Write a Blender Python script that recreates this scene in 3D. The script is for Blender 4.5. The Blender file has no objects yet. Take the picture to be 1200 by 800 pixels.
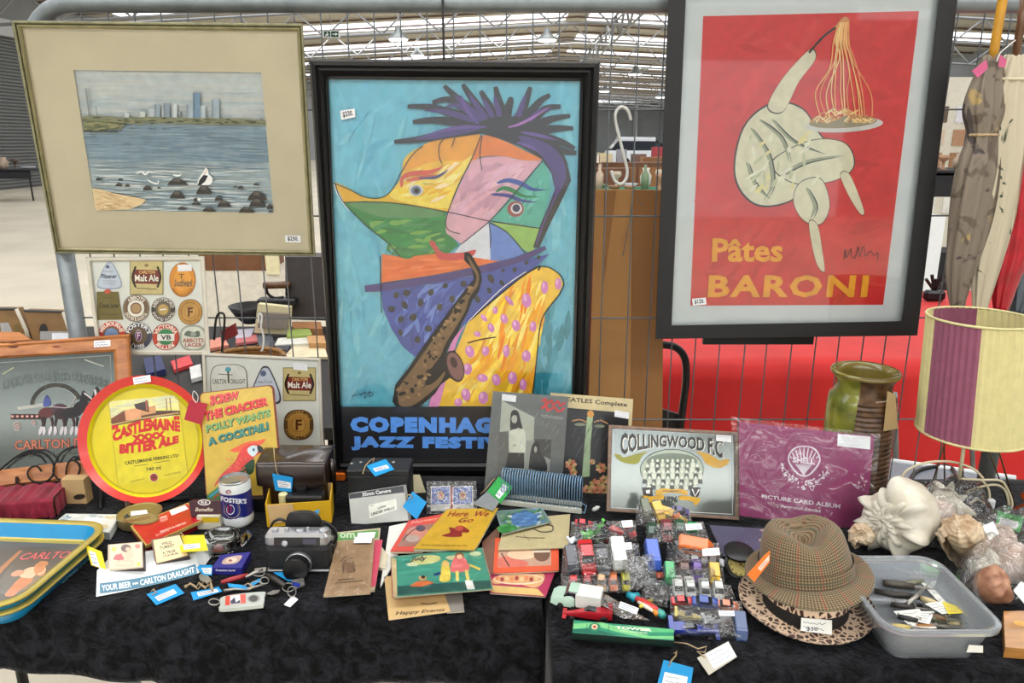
import bpy, bmesh, math, random
from mathutils import Vector, Matrix
from mathutils.geometry import tessellate_polygon
random.seed(7)
R = math.radians
sc = bpy.context.scene
COL = sc.collection
V = Vector

# ------------------------------------------------------------------ camera
F = 867.0; TH = R(15.2); CAM = V((0,0,1.5))
cd = bpy.data.cameras.new('camera'); cam = bpy.data.objects.new('camera', cd); COL.objects.link(cam)
cam.location = CAM; cam.rotation_euler = (R(90) - TH,0,0)
cd.sensor_fit = 'HORIZONTAL'; cd.sensor_width = 36; cd.lens = 36 * F / 1200; cd.clip_start = .02; cd.clip_end = 300
sc.camera = cam
# ------------------------------------------------------------------ world, lights, exposure
sc.view_settings.view_transform = 'Standard'; sc.view_settings.look = 'None'
sc.view_settings.gamma = 1; sc.view_settings.use_curve_mapping = False
sc.view_settings.exposure = -0.08
w = bpy.data.worlds.new('world'); sc.world = w; w.use_nodes = True
w.node_tree.nodes['Background'].inputs[0].default_value = (.93,.97,1,1)
w.node_tree.nodes['Background'].inputs[1].default_value = 1.5
def area(name, loc, sx, sy, power, col=(1,.985,.96), rot=(0,0,0)):
    l = bpy.data.lights.new(name, 'AREA'); l.shape = 'RECTANGLE'; l.size = sx; l.size_y = sy; l.energy = power; l.color = col
    o = bpy.data.objects.new(name, l); o.location = loc; o.rotation_euler = rot; COL.objects.link(o); return o
# daylight coming through the translucent roof strips (the strips themselves are built in the ceiling)
area('skylight_daylight',(0,-12.5,6.0),16,1.8,500)
area('skylight_daylight',(0,-5.5,6.0),16,1.8,500)
area('skylight_daylight',(0,1.5,6.0),16,1.8,230)
area('skylight_daylight',(0,8.5,6.0),16,1.8,230)
for yy in (22.5,36.5,50.5,64.5,78.5): area('skylight_daylight',(0, yy,6.0),22,1.6,380)

# ------------------------------------------------------------------ picture pixel -> direction
FW = V((0, math.cos(TH),-math.sin(TH))); UP = V((0, math.sin(TH), math.cos(TH))); RT = V((1,0,0))
def ray(x, y): return FW + RT * ((x - 600) / F) + UP * ((400 - y) / F)
def onz(x, y, z):
    r = ray(x, y); return CAM + r * ((z - CAM.z) / r.z)
def ony(x, y, Y):
    r = ray(x, y); return CAM + r * (Y / r.y)
TZ = .75
def T(x, y, h=0): return onz(x, y, TZ + h)
class Plane:
    def __init__(s, p, yaw=0, lean=0, n=None):
        s.p = V(p)
        s.n = V((math.sin(R(yaw)) * math.cos(R(lean)),-math.cos(R(yaw)) * math.cos(R(lean)), math.sin(R(lean)))) if n is None else V(n).normalized()
    def __call__(s, x, y, off=0):
        r = ray(x, y); q = s.p + s.n * off
        return CAM + r * ((q - CAM).dot(s.n) / r.dot(s.n))
def flat(z): return Plane((0,0, z), n=(0,0,1))
def flatT(h): return flat(TZ + h)
def tilted(a, b, c):
    n = (V(b) - V(a)).cross(V(c) - V(a)).normalized()
    if n.dot(CAM - V(a)) < 0: n = -n
    return Plane(a, n=n)
class Cyl:                                                       # upright cylinder seen from outside
    def __init__(s, c, r): s.c = V((c[0], c[1])); s.r = r
    def __call__(s, x, y, off=0):
        d = ray(x, y); dx = V((d.x, d.y)); o = V((CAM.x, CAM.y)) - s.c; rr = s.r + off
        a = dx.dot(dx); b = 2 * o.dot(dx); c = o.dot(o) - rr * rr; D = b * b - 4 * a * c
        t = (-b - math.sqrt(max(D,0))) / (2 * a); return CAM + d * t

# ------------------------------------------------------------------ materials
def lin(c):
    o = []
    for v in c[:3]:
        v = v / 255.; o.append(v / 12.92 if v <= .04045 else ((v + .055) / 1.055) ** 2.4)
    return o
MATS = {}
def M(name, rgb=(128,128,128), rough=.5, metal=0, var=.08, scale=30, bump=0, bscale=None, coat=0, sheen=0, rgb2=None, detail=3, emit=None, stretch=None, spec=None):
    if name in MATS: return MATS[name]
    m = bpy.data.materials.new(name); m.use_nodes = True; nt = m.node_tree; b = nt.nodes['Principled BSDF']
    tc = nt.nodes.new('ShaderNodeTexCoord'); src = tc.outputs['Object']
    if stretch:
        mp = nt.nodes.new('ShaderNodeMapping'); mp.inputs['Scale'].default_value = stretch; nt.links.new(src, mp.inputs[0]); src = mp.outputs[0]
    nz = nt.nodes.new('ShaderNodeTexNoise'); nz.inputs['Scale'].default_value = scale; nz.inputs['Detail'].default_value = detail
    nt.links.new(src, nz.inputs['Vector'])
    rp = nt.nodes.new('ShaderNodeValToRGB'); c = lin(rgb); c2 = lin(rgb2) if rgb2 else None
    rp.color_ramp.elements[0].position = .3; rp.color_ramp.elements[1].position = .7
    rp.color_ramp.elements[0].color = [x * (1 - var) for x in c] + [1]
    rp.color_ramp.elements[1].color = ([x for x in c2] if c2 else [min(1, x * (1 + var)) for x in c]) + [1]
    nt.links.new(nz.outputs['Fac'], rp.inputs[0]); nt.links.new(rp.outputs[0], b.inputs['Base Color'])
    b.inputs['Roughness'].default_value = rough; b.inputs['Metallic'].default_value = metal
    if coat: b.inputs['Coat Weight'].default_value = coat; b.inputs['Coat Roughness'].default_value = .12
    if sheen: b.inputs['Sheen Weight'].default_value = sheen; b.inputs['Sheen Roughness'].default_value = .35
    if spec is not None: b.inputs['Specular IOR Level'].default_value = spec
    if bump:
        bp = nt.nodes.new('ShaderNodeBump'); bp.inputs['Strength'].default_value = bump; bp.inputs['Distance'].default_value = .004
        if bscale:
            n2 = nt.nodes.new('ShaderNodeTexNoise'); n2.inputs['Scale'].default_value = bscale; nt.links.new(src, n2.inputs['Vector'])
        else: n2 = nz
        nt.links.new(n2.outputs['Fac'], bp.inputs['Height']); nt.links.new(bp.outputs[0], b.inputs['Normal'])
    if emit:
        b.inputs['Emission Color'].default_value = lin(rgb) + [1]; b.inputs['Emission Strength'].default_value = emit
    MATS[name] = m; return m
def print_mat(name, rough, coat=0):
    m = bpy.data.materials.new(name); m.use_nodes = True; nt = m.node_tree; b = nt.nodes['Principled BSDF']
    a = nt.nodes.new('ShaderNodeAttribute'); a.attribute_name = 'Col'
    tc = nt.nodes.new('ShaderNodeTexCoord'); nz = nt.nodes.new('ShaderNodeTexNoise'); nz.inputs['Scale'].default_value = 55; nz.inputs['Detail'].default_value = 4
    nt.links.new(tc.outputs['Object'], nz.inputs['Vector'])
    mr = nt.nodes.new('ShaderNodeMapRange'); mr.inputs[1].default_value = .3; mr.inputs[2].default_value = .7; mr.inputs[3].default_value = .9; mr.inputs[4].default_value = 1.08
    nt.links.new(nz.outputs['Fac'], mr.inputs[0])
    mx = nt.nodes.new('ShaderNodeVectorMath'); mx.operation = 'SCALE'
    nt.links.new(a.outputs['Color'], mx.inputs[0]); nt.links.new(mr.outputs[0], mx.inputs['Scale']); nt.links.new(mx.outputs[0], b.inputs['Base Color'])
    b.inputs['Roughness'].default_value = rough; b.inputs['Coat Weight'].default_value = coat
    MATS[name] = m; return m
PR = print_mat('printed_ink',.6); PRG = print_mat('printed_gloss',.3,.3)
def clear_mat(name, tint=(1,1,1), ior=1.45, rough=.05, bump=0, bscale=60, haze=0, hazecol=(230,235,240), boost=0):
    m = bpy.data.materials.new(name); m.use_nodes = True; nt = m.node_tree
    for n in list(nt.nodes): nt.nodes.remove(n)
    out = nt.nodes.new('ShaderNodeOutputMaterial'); tr = nt.nodes.new('ShaderNodeBsdfTransparent'); tr.inputs[0].default_value = (*tint,1)
    gl = nt.nodes.new('ShaderNodeBsdfGlossy'); gl.inputs['Roughness'].default_value = rough
    fr = nt.nodes.new('ShaderNodeFresnel'); fr.inputs[0].default_value = ior
    fac = fr.outputs[0]
    tc = nt.nodes.new('ShaderNodeTexCoord')
    if bump:
        nz = nt.nodes.new('ShaderNodeTexNoise'); nz.inputs['Scale'].default_value = bscale; nz.inputs['Detail'].default_value = 2; nz.inputs['Distortion'].default_value = 1.2
        nt.links.new(tc.outputs['Object'], nz.inputs['Vector'])
        bp = nt.nodes.new('ShaderNodeBump'); bp.inputs['Strength'].default_value = bump; bp.inputs['Distance'].default_value = .01
        nt.links.new(nz.outputs['Fac'], bp.inputs['Height'])
        nt.links.new(bp.outputs[0], gl.inputs['Normal']); nt.links.new(bp.outputs[0], fr.inputs['Normal'])
    if boost:
        ma = nt.nodes.new('ShaderNodeMath'); ma.operation = 'ADD'; ma.use_clamp = True; ma.inputs[1].default_value = boost
        nt.links.new(fac, ma.inputs[0]); fac = ma.outputs[0]
    base = tr.outputs[0]
    if haze:
        df = nt.nodes.new('ShaderNodeBsdfDiffuse'); df.inputs[0].default_value = lin(hazecol) + [1]
        mh = nt.nodes.new('ShaderNodeMixShader'); mh.inputs[0].default_value = haze
        nt.links.new(base, mh.inputs[1]); nt.links.new(df.outputs[0], mh.inputs[2]); base = mh.outputs[0]
    mx = nt.nodes.new('ShaderNodeMixShader'); nt.links.new(fac, mx.inputs[0]); nt.links.new(base, mx.inputs[1]); nt.links.new(gl.outputs[0], mx.inputs[2])
    nt.links.new(mx.outputs[0], out.inputs[0]); MATS[name] = m; return m
PANE = clear_mat('picture_glass', ior=1.42, rough=.03)
FILM = clear_mat('crinkled_film', ior=1.45, rough=.11, bump=1.0, bscale=30, haze=.045, boost=.05)
SLEEVE = clear_mat('smooth_sleeve_film', ior=1.33, rough=.14, bump=.35, bscale=18)

# ------------------------------------------------------------------ mesh builder
ORG = {}
class MB:
    def __init__(s): s.v = []; s.f = []; s.c = []; s.mi = []; s.cur = 0
    def add(s, pts, faces, col=None):
        k = len(s.v); s.v += [V(p) for p in pts]
        for f in faces: s.f.append([i + k for i in f]); s.c.append(col); s.mi.append(s.cur)
        return s
    def box(s, c, d, rot=None, taper=1):
        c = V(c); x, y, z = d[0] / 2, d[1] / 2, d[2] / 2; t = taper
        p = [V((-x,-y,-z)), V((x,-y,-z)), V((x, y,-z)), V((-x, y,-z)), V((-x * t,-y * t, z)), V((x * t,-y * t, z)), V((x * t, y * t, z)), V((-x * t, y * t, z))]
        if rot is not None: p = [rot @ q for q in p]
        return s.add([q + c for q in p], [(3,2,1,0),(4,5,6,7),(0,1,5,4),(1,2,6,5),(2,3,7,6),(3,0,4,7)])
    def bbox(s, c, d, r=.003, rot=None, n=3):                     # box with rounded vertical edges and eased top/bottom
        x, y, z = d[0] / 2, d[1] / 2, d[2] / 2; r = min(r, x * .95, y * .95, z * .95)
        rings = []
        for zz, ins in ((-z, r * .6),(-z + r * .6,0),(z - r * .6,0),(z, r * .6)):
            ring = []
            for k,(sx, sy) in enumerate(((1,1),(-1,1),(-1,-1),(1,-1))):
                for j in range(n + 1):
                    a = R(90 * k + 90 * j / n); ring.append(V((sx * (x - r) + math.cos(a) * (r - ins * .9), sy * (y - r) + math.sin(a) * (r - ins * .9), zz)))
            rings.append(ring)
        if rot is not None: rings = [[rot @ p for p in q] for q in rings]
        return s.loft([[p + V(c) for p in q] for q in rings])
    def loft(s, rings, caps=True, closed=True, col=None):
        n = len(rings[0]); pts = [p for r in rings for p in r]; fs = []
        for i in range(len(rings) - 1):
            for j in range(n if closed else n - 1):
                a = i * n + j; b = i * n + (j + 1) % n; fs.append((a, b, b + n, a + n))
        if caps: fs.append(tuple(range(n))[::-1]); fs.append(tuple((len(rings) - 1) * n + j for j in range(n)))
        return s.add(pts, fs, col)
    def prism(s, pts, d, col=None):
        pts = [V(p) for p in pts]; d = V(d); n = len(pts)
        tri = [tuple(t) for t in tessellate_polygon([pts])] if n > 4 else [tuple(range(n))]
        fs = list(tri) + [tuple(i + n for i in t[::-1]) for t in tri] + [(i, i + n,(i + 1) % n + n,(i + 1) % n) for i in range(n)]
        return s.add(pts + [p + d for p in pts], fs, col)
    def tube(s, path, r, n=6, caps=True, closed=False):
        path = [V(p) for p in path]; rr = r if isinstance(r,(list, tuple)) else [r] * len(path); rings = []; prev = None
        for i, p in enumerate(path):
            if closed: t = path[(i + 1) % len(path)] - path[i - 1]
            else: t = path[min(i + 1, len(path) - 1)] - path[max(i - 1,0)]
            if t.length < 1e-9: t = V((0,0,1))
            t.normalize()
            if prev is None:
                a = V((0,0,1)) if abs(t.z) < .9 else V((1,0,0)); u = t.cross(a).normalized()
            else:
                u = prev - t * prev.dot(t)
                u = u.normalized() if u.length > 1e-6 else t.cross(V((0,0,1))).normalized()
            prev = u; w_ = t.cross(u)
            rings.append([p + (u * math.cos(2 * math.pi * k / n) + w_ * math.sin(2 * math.pi * k / n)) * rr[i] for k in range(n)])
        if closed: rings.append(rings[0])
        return s.loft(rings, caps=caps and not closed)
    def lathe(s, prof, n=32, mat=None, caps=True, a0=0, a1=360):
        rings = []
        m = mat or Matrix()
        full = abs(a1 - a0) >= 360
        for r, z in prof:
            rings.append([m @ V((r * math.cos(R(a0 + (a1 - a0) * k / n)), r * math.sin(R(a0 + (a1 - a0) * k / n)), z)) for k in range(n if full else n + 1)])
        return s.loft(rings, caps=caps, closed=full)
    def grid(s, fn, nu, nv, col=None):
        pts = [fn(i / nu, j / nv) for j in range(nv + 1) for i in range(nu + 1)]
        fs = [(j * (nu + 1) + i, j * (nu + 1) + i + 1,(j + 1) * (nu + 1) + i + 1,(j + 1) * (nu + 1) + i) for j in range(nv) for i in range(nu)]
        return s.add(pts, fs, col)
    def build(s, name, mat, parent=None, smooth=False, local=False, base=None):
        me = bpy.data.meshes.new(name)
        if parent is not None and not local: org = ORG.get(parent.name, V((0,0,0)))
        elif local: org = V((0,0,0))
        else:
            lo = [min(p[i] for p in s.v) for i in range(3)]; hi = [max(p[i] for p in s.v) for i in range(3)]
            org = V(base) if base is not None else V(((lo[0] + hi[0]) / 2,(lo[1] + hi[1]) / 2, lo[2]))
        me.from_pydata([p - org for p in s.v], [], s.f)
        mats = mat if isinstance(mat,(list, tuple)) else [mat]
        for m in mats: me.materials.append(m)
        if len(mats) > 1: me.polygons.foreach_set('material_index', s.mi)
        if any(c is not None for c in s.c):
            at = me.attributes.new('Col', 'FLOAT_COLOR', 'FACE')
            buf = []
            for c in s.c: buf += (lin(c) if c is not None else [.5,.5,.5]) + [1]
            at.data.foreach_set('color', buf)
        if smooth:
            me.polygons.foreach_set('use_smooth', [True] * len(me.polygons))
            if smooth != True:
                try: me.set_sharp_from_angle(angle=R(smooth))
                except Exception: pass
        me.update()
        o = bpy.data.objects.new(name, me); COL.objects.link(o)
        if parent is not None: o.parent = parent
        else: o.location = org
        ORG[o.name] = org
        return o
def tag(o, label, cat, group=None):
    o['label'] = label; o['category'] = cat
    if group: o['group'] = group
    return o
def thing(name, label, cat, loc=(0,0,0), group=None, rotz=0):
    o = bpy.data.objects.new(name, None); COL.objects.link(o); o.location = loc; o.empty_display_size = .02; o.rotation_euler.z = rotz
    ORG[o.name] = V(loc); return tag(o, label, cat, group)
def struct(o): o['kind'] = 'structure'; return o
def copy_tree(o, parent=None):
    c = o.copy(); COL.objects.link(c); c.parent = parent; ORG[c.name] = ORG.get(o.name, V((0,0,0)))
    for ch in o.children: copy_tree(ch, c)
    return c

# ------------------------------------------------------------------ flat print traced on a surface
GL = {}
def glyphs(txt, bold=0, shear=0, spacing=1.0):
    k = (txt, bold, shear, spacing)
    if k in GL: return GL[k]
    cu = bpy.data.curves.new('t', 'FONT'); cu.body = txt; cu.size = 1; cu.offset = bold; cu.shear = shear; cu.resolution_u = 2; cu.space_character = spacing
    ob = bpy.data.objects.new('t', cu); me = bpy.data.meshes.new_from_object(ob)
    vs = [(v.co.x, v.co.y) for v in me.vertices]; fs = [tuple(p.vertices) for p in me.polygons]
    bpy.data.meshes.remove(me); bpy.data.objects.remove(ob); bpy.data.curves.remove(cu)
    x0 = min(a for a, b in vs); x1 = max(a for a, b in vs); y0 = min(b for a, b in vs); y1 = max(b for a, b in vs)
    GL[k] = ([((a - x0) / (x1 - x0),(b - y0) / max(1e-6, y1 - y0)) for a, b in vs], fs); return GL[k]
def smooth_pts(pts, closed=True, n=6):
    out = []; N = len(pts)
    for i in range(N if closed else N - 1):
        g = lambda k: V(pts[k % N]) if closed else V(pts[max(0, min(N - 1, k))])
        p0, p1, p2, p3 = g(i - 1), g(i), g(i + 1), g(i + 2)
        for j in range(n):
            t = j / n
            out.append(.5 * ((2 * p1) + (p2 - p0) * t + (2 * p0 - 5 * p1 + 4 * p2 - p3) * t * t + (3 * p1 - p0 - 3 * p2 + p3) * t ** 3))
    if not closed: out.append(V(pts[-1]))
    return out
def quadmap(q):
    if len(q) == 4 and not hasattr(q[0], '__len__'): x0, y0, x1, y1 = q; q = [(x0, y0),(x1, y0),(x1, y1),(x0, y1)]
    tl, tr, br, bl = [V((p[0], p[1])) for p in q]
    return lambda u, v: tl * (1 - u) * v + tr * u * v + br * u * (1 - v) + bl * (1 - u) * (1 - v)
class Art:
    STEP = .000012
    def __init__(s, surf, off=.0004): s.surf = surf; s.off = off; s.mb = MB()
    def _px(s, pts):
        s.off += s.STEP
        return [s.surf(p[0], p[1], s.off) for p in pts]
    def poly(s, pts, col, sm=False):
        if sm: pts = smooth_pts(pts)
        P = s._px(pts)
        if len(P) <= 3: s.mb.add(P, [tuple(range(len(P)))], col)
        else: s.mb.add(P, [tuple(t) for t in tessellate_polygon([P])], col)
        return s
    def quad(s, q, col):
        if not hasattr(q[0], '__len__'): x0, y0, x1, y1 = q; q = [(x0, y0),(x1, y0),(x1, y1),(x0, y1)]
        return s.poly(q, col)
    def ell(s, cx, cy, rx, ry, col, rot=0, n=28, sq=1.0):
        c, si = math.cos(R(rot)), math.sin(R(rot)); pts = []
        for k in range(n):
            a = 2 * math.pi * k / n; x = rx * math.copysign(abs(math.cos(a)) ** sq, math.cos(a)); y = ry * math.copysign(abs(math.sin(a)) ** sq, math.sin(a))
            pts.append((cx + x * c - y * si, cy + x * si + y * c))
        return s.poly(pts, col)
    def ring(s, cx, cy, rx, ry, w, col, a0=0, a1=360, n=40):
        s.off += s.STEP; P = []
        for k in range(n + 1):
            a = R(a0 + (a1 - a0) * k / n)
            for q in (1,-1): P.append(s.surf(cx + (rx + q * w / 2) * math.cos(a), cy + (ry + q * w / 2) * math.sin(a), s.off))
        s.mb.add(P, [(2 * k,2 * k + 1,2 * k + 3,2 * k + 2) for k in range(n)], col); return s
    def stroke(s, pts, wd, col, sm=True, n=5, taper=False):
        if sm and len(pts) > 2: pts = smooth_pts(pts, False, n)
        pts = [V((p[0], p[1])) for p in pts]; s.off += s.STEP; P = []; N = len(pts)
        for i, p in enumerate(pts):
            t = pts[min(i + 1, N - 1)] - pts[max(i - 1,0)]
            t = t.normalized() if t.length > 0 else V((1,0)); nn = V((-t.y, t.x)); w_ = wd / 2
            if taper: w_ *= max(.12, math.sin(math.pi * min(1,.12 + .88 * i / (N - 1)))) if taper == 1 else max(.3,1 - .7 * i / (N - 1)) if taper == 3 else max(.1,1 - i / (N - 1))
            P += [s.surf(*(p + nn * w_), s.off), s.surf(*(p - nn * w_), s.off)]
        s.mb.add(P, [(2 * k,2 * k + 1,2 * k + 3,2 * k + 2) for k in range(N - 1)], col); return s
    def text(s, txt, q, col, bold=.0, shear=0, fn=None, spacing=1.0):
        vs, fs = glyphs(txt, bold, shear, spacing); m = fn or quadmap(q); s.off += s.STEP
        P = []
        for u, v in vs:
            p = m(u, v); P.append(s.surf(p[0], p[1], s.off))
        s.mb.add(P, fs, col); return s
    def arctext(s, txt, cx, cy, rx, ry, h, a0, a1, col, bold=0.02, inward=False, spacing=1.0):
        # text along an ellipse; angles in degrees,90 = top of the picture; a0 -> a1 is the reading direction
        def fn(u, v):
            a = R(a0 + (a1 - a0) * u); k = (v - .5) * h * (-1 if inward else 1)
            return (cx + (rx + k) * math.cos(a), cy - (ry + k) * math.sin(a))
        return s.text(txt, None, col, bold, fn=fn, spacing=spacing)
    def scrib(s, q, n=3, col=(70,80,110), wd=.8, seed=0):
        rnd = random.Random(seed); m = quadmap(q)
        for k in range(n):
            v = 1 - (k + .8) / (n + .6); u = .07; L = .9 - rnd.random() * .25
            pts = []
            while u < L:
                pts.append(m(u, v + rnd.uniform(-.09,.09) * (1 / max(1, n / 2)))); u += .045
            if len(pts) > 2: s.stroke(pts, wd, col, sm=False)
        return s
    def build(s, name, parent, mat=None, label=None):
        o = s.mb.build(name, mat or PR, parent)
        if label: o['label'] = label
        return o
def slab(name, surf, q, thick, mat, parent=None, front=0):
    if not hasattr(q[0], '__len__'): x0, y0, x1, y1 = q; q = [(x0, y0),(x1, y0),(x1, y1),(x0, y1)]
    P = [surf(p[0], p[1], front) for p in q]
    return MB().prism(P,-surf.n * thick).build(name, mat, parent)
def lerpq(q, k):                                                  # shrink a pixel quad towards its middle
    c = V((sum(p[0] for p in q) / 4, sum(p[1] for p in q) / 4)); return [tuple(c + (V(p) - c) * k) for p in q]
def insetq(q, *d):                                                # inset by pixels: left, top, right, bottom
    l, t, r, b = d if len(d) == 4 else d * 4
    tl, tr, br, bl = [V(p) for p in q]; wT = (tr - tl).length; wB = (br - bl).length; hL = (bl - tl).length; hR = (br - tr).length
    m = quadmap(q); w_ = (wT + wB) / 2; h_ = (hL + hR) / 2
    return [tuple(m(l / w_,1 - t / h_)), tuple(m(1 - r / w_,1 - t / h_)), tuple(m(1 - r / w_, b / h_)), tuple(m(l / w_, b / h_))]
def frame_rails(surf, outer, inner, prof, mat, parent, names='frame_rail'):
    # four mitred rails; prof = list of (0 outer .. 1 inner, height) across the moulding
    back = -.012
    for k in range(4):
        mb = MB(); ringA = []; ringB = []
        for t, h in [(0, back)] + prof + [(1, back)]:
            for ring, j in ((ringA, k),(ringB,(k + 1) % 4)):
                o_, i_ = V(outer[j]), V(inner[j]); p = o_ + (i_ - o_) * t
                ring.append(surf(p[0], p[1], h))
        mb.loft([ringA, ringB]); mb.build(names, mat, parent)
# ================================================================== the hall
RX, RZ, SL = 3.0,7.0,.05                                        # ridge position, height, slope
def roofz(x): return RZ - abs(x - RX) * SL
XL, XR, Y0, Y1 = -16.0,24.0,-22.0,100.0
CONC = M('pale_concrete',(206,197,178),.55, var=.12, scale=.9, detail=8, bump=.05, bscale=6)
mb = MB(); mb.box(((XL + XR) / 2,(Y0 + Y1) / 2,-.1),(XR - XL, Y1 - Y0,.2)); fl = struct(mb.build('floor', CONC))
ROOF = M('roof_sheeting',(206,198,182),.7, var=.1, scale=2)
mb = MB()
for a, b in ((XL, RX),(RX, XR)):
    mb.prism([(a, Y0, roofz(a)),(b, Y0, roofz(b)),(b, Y1, roofz(b)),(a, Y1, roofz(a))],(0,0,.12))
ceil = struct(mb.build('ceiling', ROOF))
SKY = M('translucent_roof_panel',(240,246,255),.4, emit=2.6, var=.02)
mb_list = []
y = -19.5
while y < 98:
    for a, b in ((XL + 1, RX - .5),(RX + .5, XR - 1)):
        MB().prism([(a, y - 1.1, roofz(a) - .02),(b, y - 1.1, roofz(b) - .02),(b, y + 1.1, roofz(b) - .02),(a, y + 1.1, roofz(a) - .02)],(0,0,.015)).build('skylight_panel', SKY, ceil)
    y += 7
PURL = M('purlin_paint',(118,96,84),.6)
y = 10.8
while y < 98:
    mb = MB()
    for a, b in ((XL, RX),(RX, XR)):
        mb.prism([(a, y - .05, roofz(a) - .1),(b, y - .05, roofz(b) - .1),(b, y + .05, roofz(b) - .1),(a, y + .05, roofz(a) - .1)],(0,0,.07))
    mb.build('roof_beam', PURL, ceil); y += 2.333
STEEL = M('grey_truss_steel',(150,150,150),.5, metal=.3)
def bar(mb, a, b, t):
    mb.tube([a, b], t,4)
def truss(y):
    mb = MB(); dx = 1.1; x = XL
    zt = lambda x: roofz(x) - .25
    zb = lambda x: roofz(x) - 1.15
    bar(mb,(XL, y, zt(XL)),(RX, y, zt(RX)),.05); bar(mb,(RX, y, zt(RX)),(XR, y, zt(XR)),.05)
    bar(mb,(XL, y, zb(XL)),(RX, y, zb(RX)),.05); bar(mb,(RX, y, zb(RX)),(XR, y, zb(XR)),.05)
    k = 0
    while x < XR - dx:
        a = (x, y, zt(x) if k % 2 else zb(x)); b = (x + dx, y, zb(x + dx) if k % 2 else zt(x + dx)); bar(mb, a, b,.035); x += dx; k += 1
    struct(mb.build('roof_truss', STEEL))
y = 12.
while y < 98: truss(y); y += 6.2
# longitudinal lattice girder along the ridge
mb = MB(); y = 8.; k = 0
while y < 96:
    a = (RX + 1.5, y, RZ - (.3 if k % 2 else 1.3)); b = (RX + 1.5, y + 1.4, RZ - (1.3 if k % 2 else .3)); bar(mb, a, b,.05); y += 1.4; k += 1
bar(mb,(RX + 1.5,8, RZ - .3),(RX + 1.5,96, RZ - .3),.06); bar(mb,(RX + 1.5,8, RZ - 1.3),(RX + 1.5,96, RZ - 1.3),.06)
struct(mb.build('roof_girder', STEEL))
WALLM = M('grey_wall_cladding',(148,152,154),.6, var=.05, scale=1)
struct(MB().box(((XL + XR) / 2, Y1 + .1,3),(XR - XL,.2,6.4)).build('wall_back', WALLM))
struct(MB().box((XR + .1,(Y0 + Y1) / 2,3),(.2, Y1 - Y0,6.6)).build('wall_right', WALLM))
wl = struct(MB().box((XL - .15,(Y0 + Y1) / 2,3),(.2, Y1 - Y0,6.6)).build('wall_left', WALLM))
for i, x in enumerate(range(-14,24,6)):
    struct(MB().box((x, Y1 - .25,3),(.5,.4,6)).build('trim_%d' % (i + 1), M('column_paint',(196,198,198),.5)))
# roller door on the left wall
dr = struct(MB().box((XL - .02,24,2.3),(.05,13,4.6)).build('door_1', M('roller_door_paint',(84,86,88),.5)))
SLAT = M('roller_slat_paint',(112,114,114),.45, metal=.2)
sl0 = None
for k in range(44):
    z = .05 + k * .104
    if sl0 is None:
        sl0 = MB().prism([(XL + .01,17.6,0),(XL + .045,17.6,.03),(XL + .045,17.6,.07),(XL + .01,17.6,.098)],(0,12.8,0)).build('slat', SLAT, dr); sl0.location.z += z
    else:
        c = sl0.copy(); COL.objects.link(c); c.location.z += (k) * .104
struct(MB().box((XL + .1,24,4.9),(.25,14,.5)).build('trim_20', M('column_paint')))
# far end behind the camera: unseen wall, opening shaped to let frontal light in
for i,(xa, xb, za, zb) in enumerate(((XL,-11,0,6.2),(11, XR,0,6.2),(-11,11,5.0,6.6))):
    struct(MB().box(((xa + xb) / 2, Y0 - .1,(za + zb) / 2),(xb - xa,.2, zb - za)).build('wall_front', WALLM))
# high bay lamps
LAMP = M('lamp_dome',(120,124,124),.4, metal=.4)
GLOW = M('lit_lamp_diffuser',(250,250,240),.5, emit=6)
for i,(px, py, d, lab) in enumerate(((467,46,24, 'high bay lamp left of centre just below the fence pipe'),(641,47,24, 'high bay lamp near the roof ridge above the blue poster'),
                                      (489,65,36, 'small far high bay lamp just above the black poster frame'),(709,107,40, 'far high bay lamp right beside the black poster frame'),(744,87,34, 'high bay lamp between the two posters'),(774,114,44, 'far high bay lamp beside the red poster'))):
    p = ony(px, py, d); t = thing('high_bay_lamp', lab, 'lamp', p, 'high bay lamps under the roof')
    MB().lathe([(.06,.34),(.09,.32),(.12,.2),(.33,.02),(.33,0),(.30,0),(.1,.18)],16, Matrix.Translation(p)).build('dome', LAMP, t, True)
    MB().lathe([(.29,.01),(.27,-.03),(.1,-.05)],16, Matrix.Translation(p)).build('diffuser', GLOW, t)
    MB().tube([p + V((0,0,.3)), V((p.x, p.y, roofz(p.x) - .02))],.012,4).build('hanger', STEEL, t)
# exit sign
p = ony(388,40,20)
t = thing('exit_sign', 'green and white emergency exit sign hanging under the roof', 'sign', p)
MB().box(p,(.44,.06,.17)).build('box', M('sign_casing',(225,228,228)), t)
sp = Plane(p + V((0,-.031,0)))
a = Art(sp,.001); a.quad((379.5,36.6,387,43.4),(12,66,52)); a.quad((388,36.6,396.5,43.4),(12,66,52))
a.ell(383.5,38.2,.7,.8,(235,240,240), n=8); a.stroke([(383.5,39),(382.8,41),(381,42.8)],1,(235,240,240)); a.stroke([(382.9,41),(385,42.8)],1,(235,240,240)); a.stroke([(381.4,40.4),(385.5,40)],.8,(235,240,240))
a.stroke([(389.5,40),(394,40)],1.1,(235,240,240), sm=False); a.poly([(393,38),(396,40),(393,42)],(235,240,240)); a.build('pictogram', t)
MB().tube([p + V((0,0,.085)), V((p.x, p.y, roofz(p.x) - .02))],.01,4).build('hanger', STEEL, t)

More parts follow.
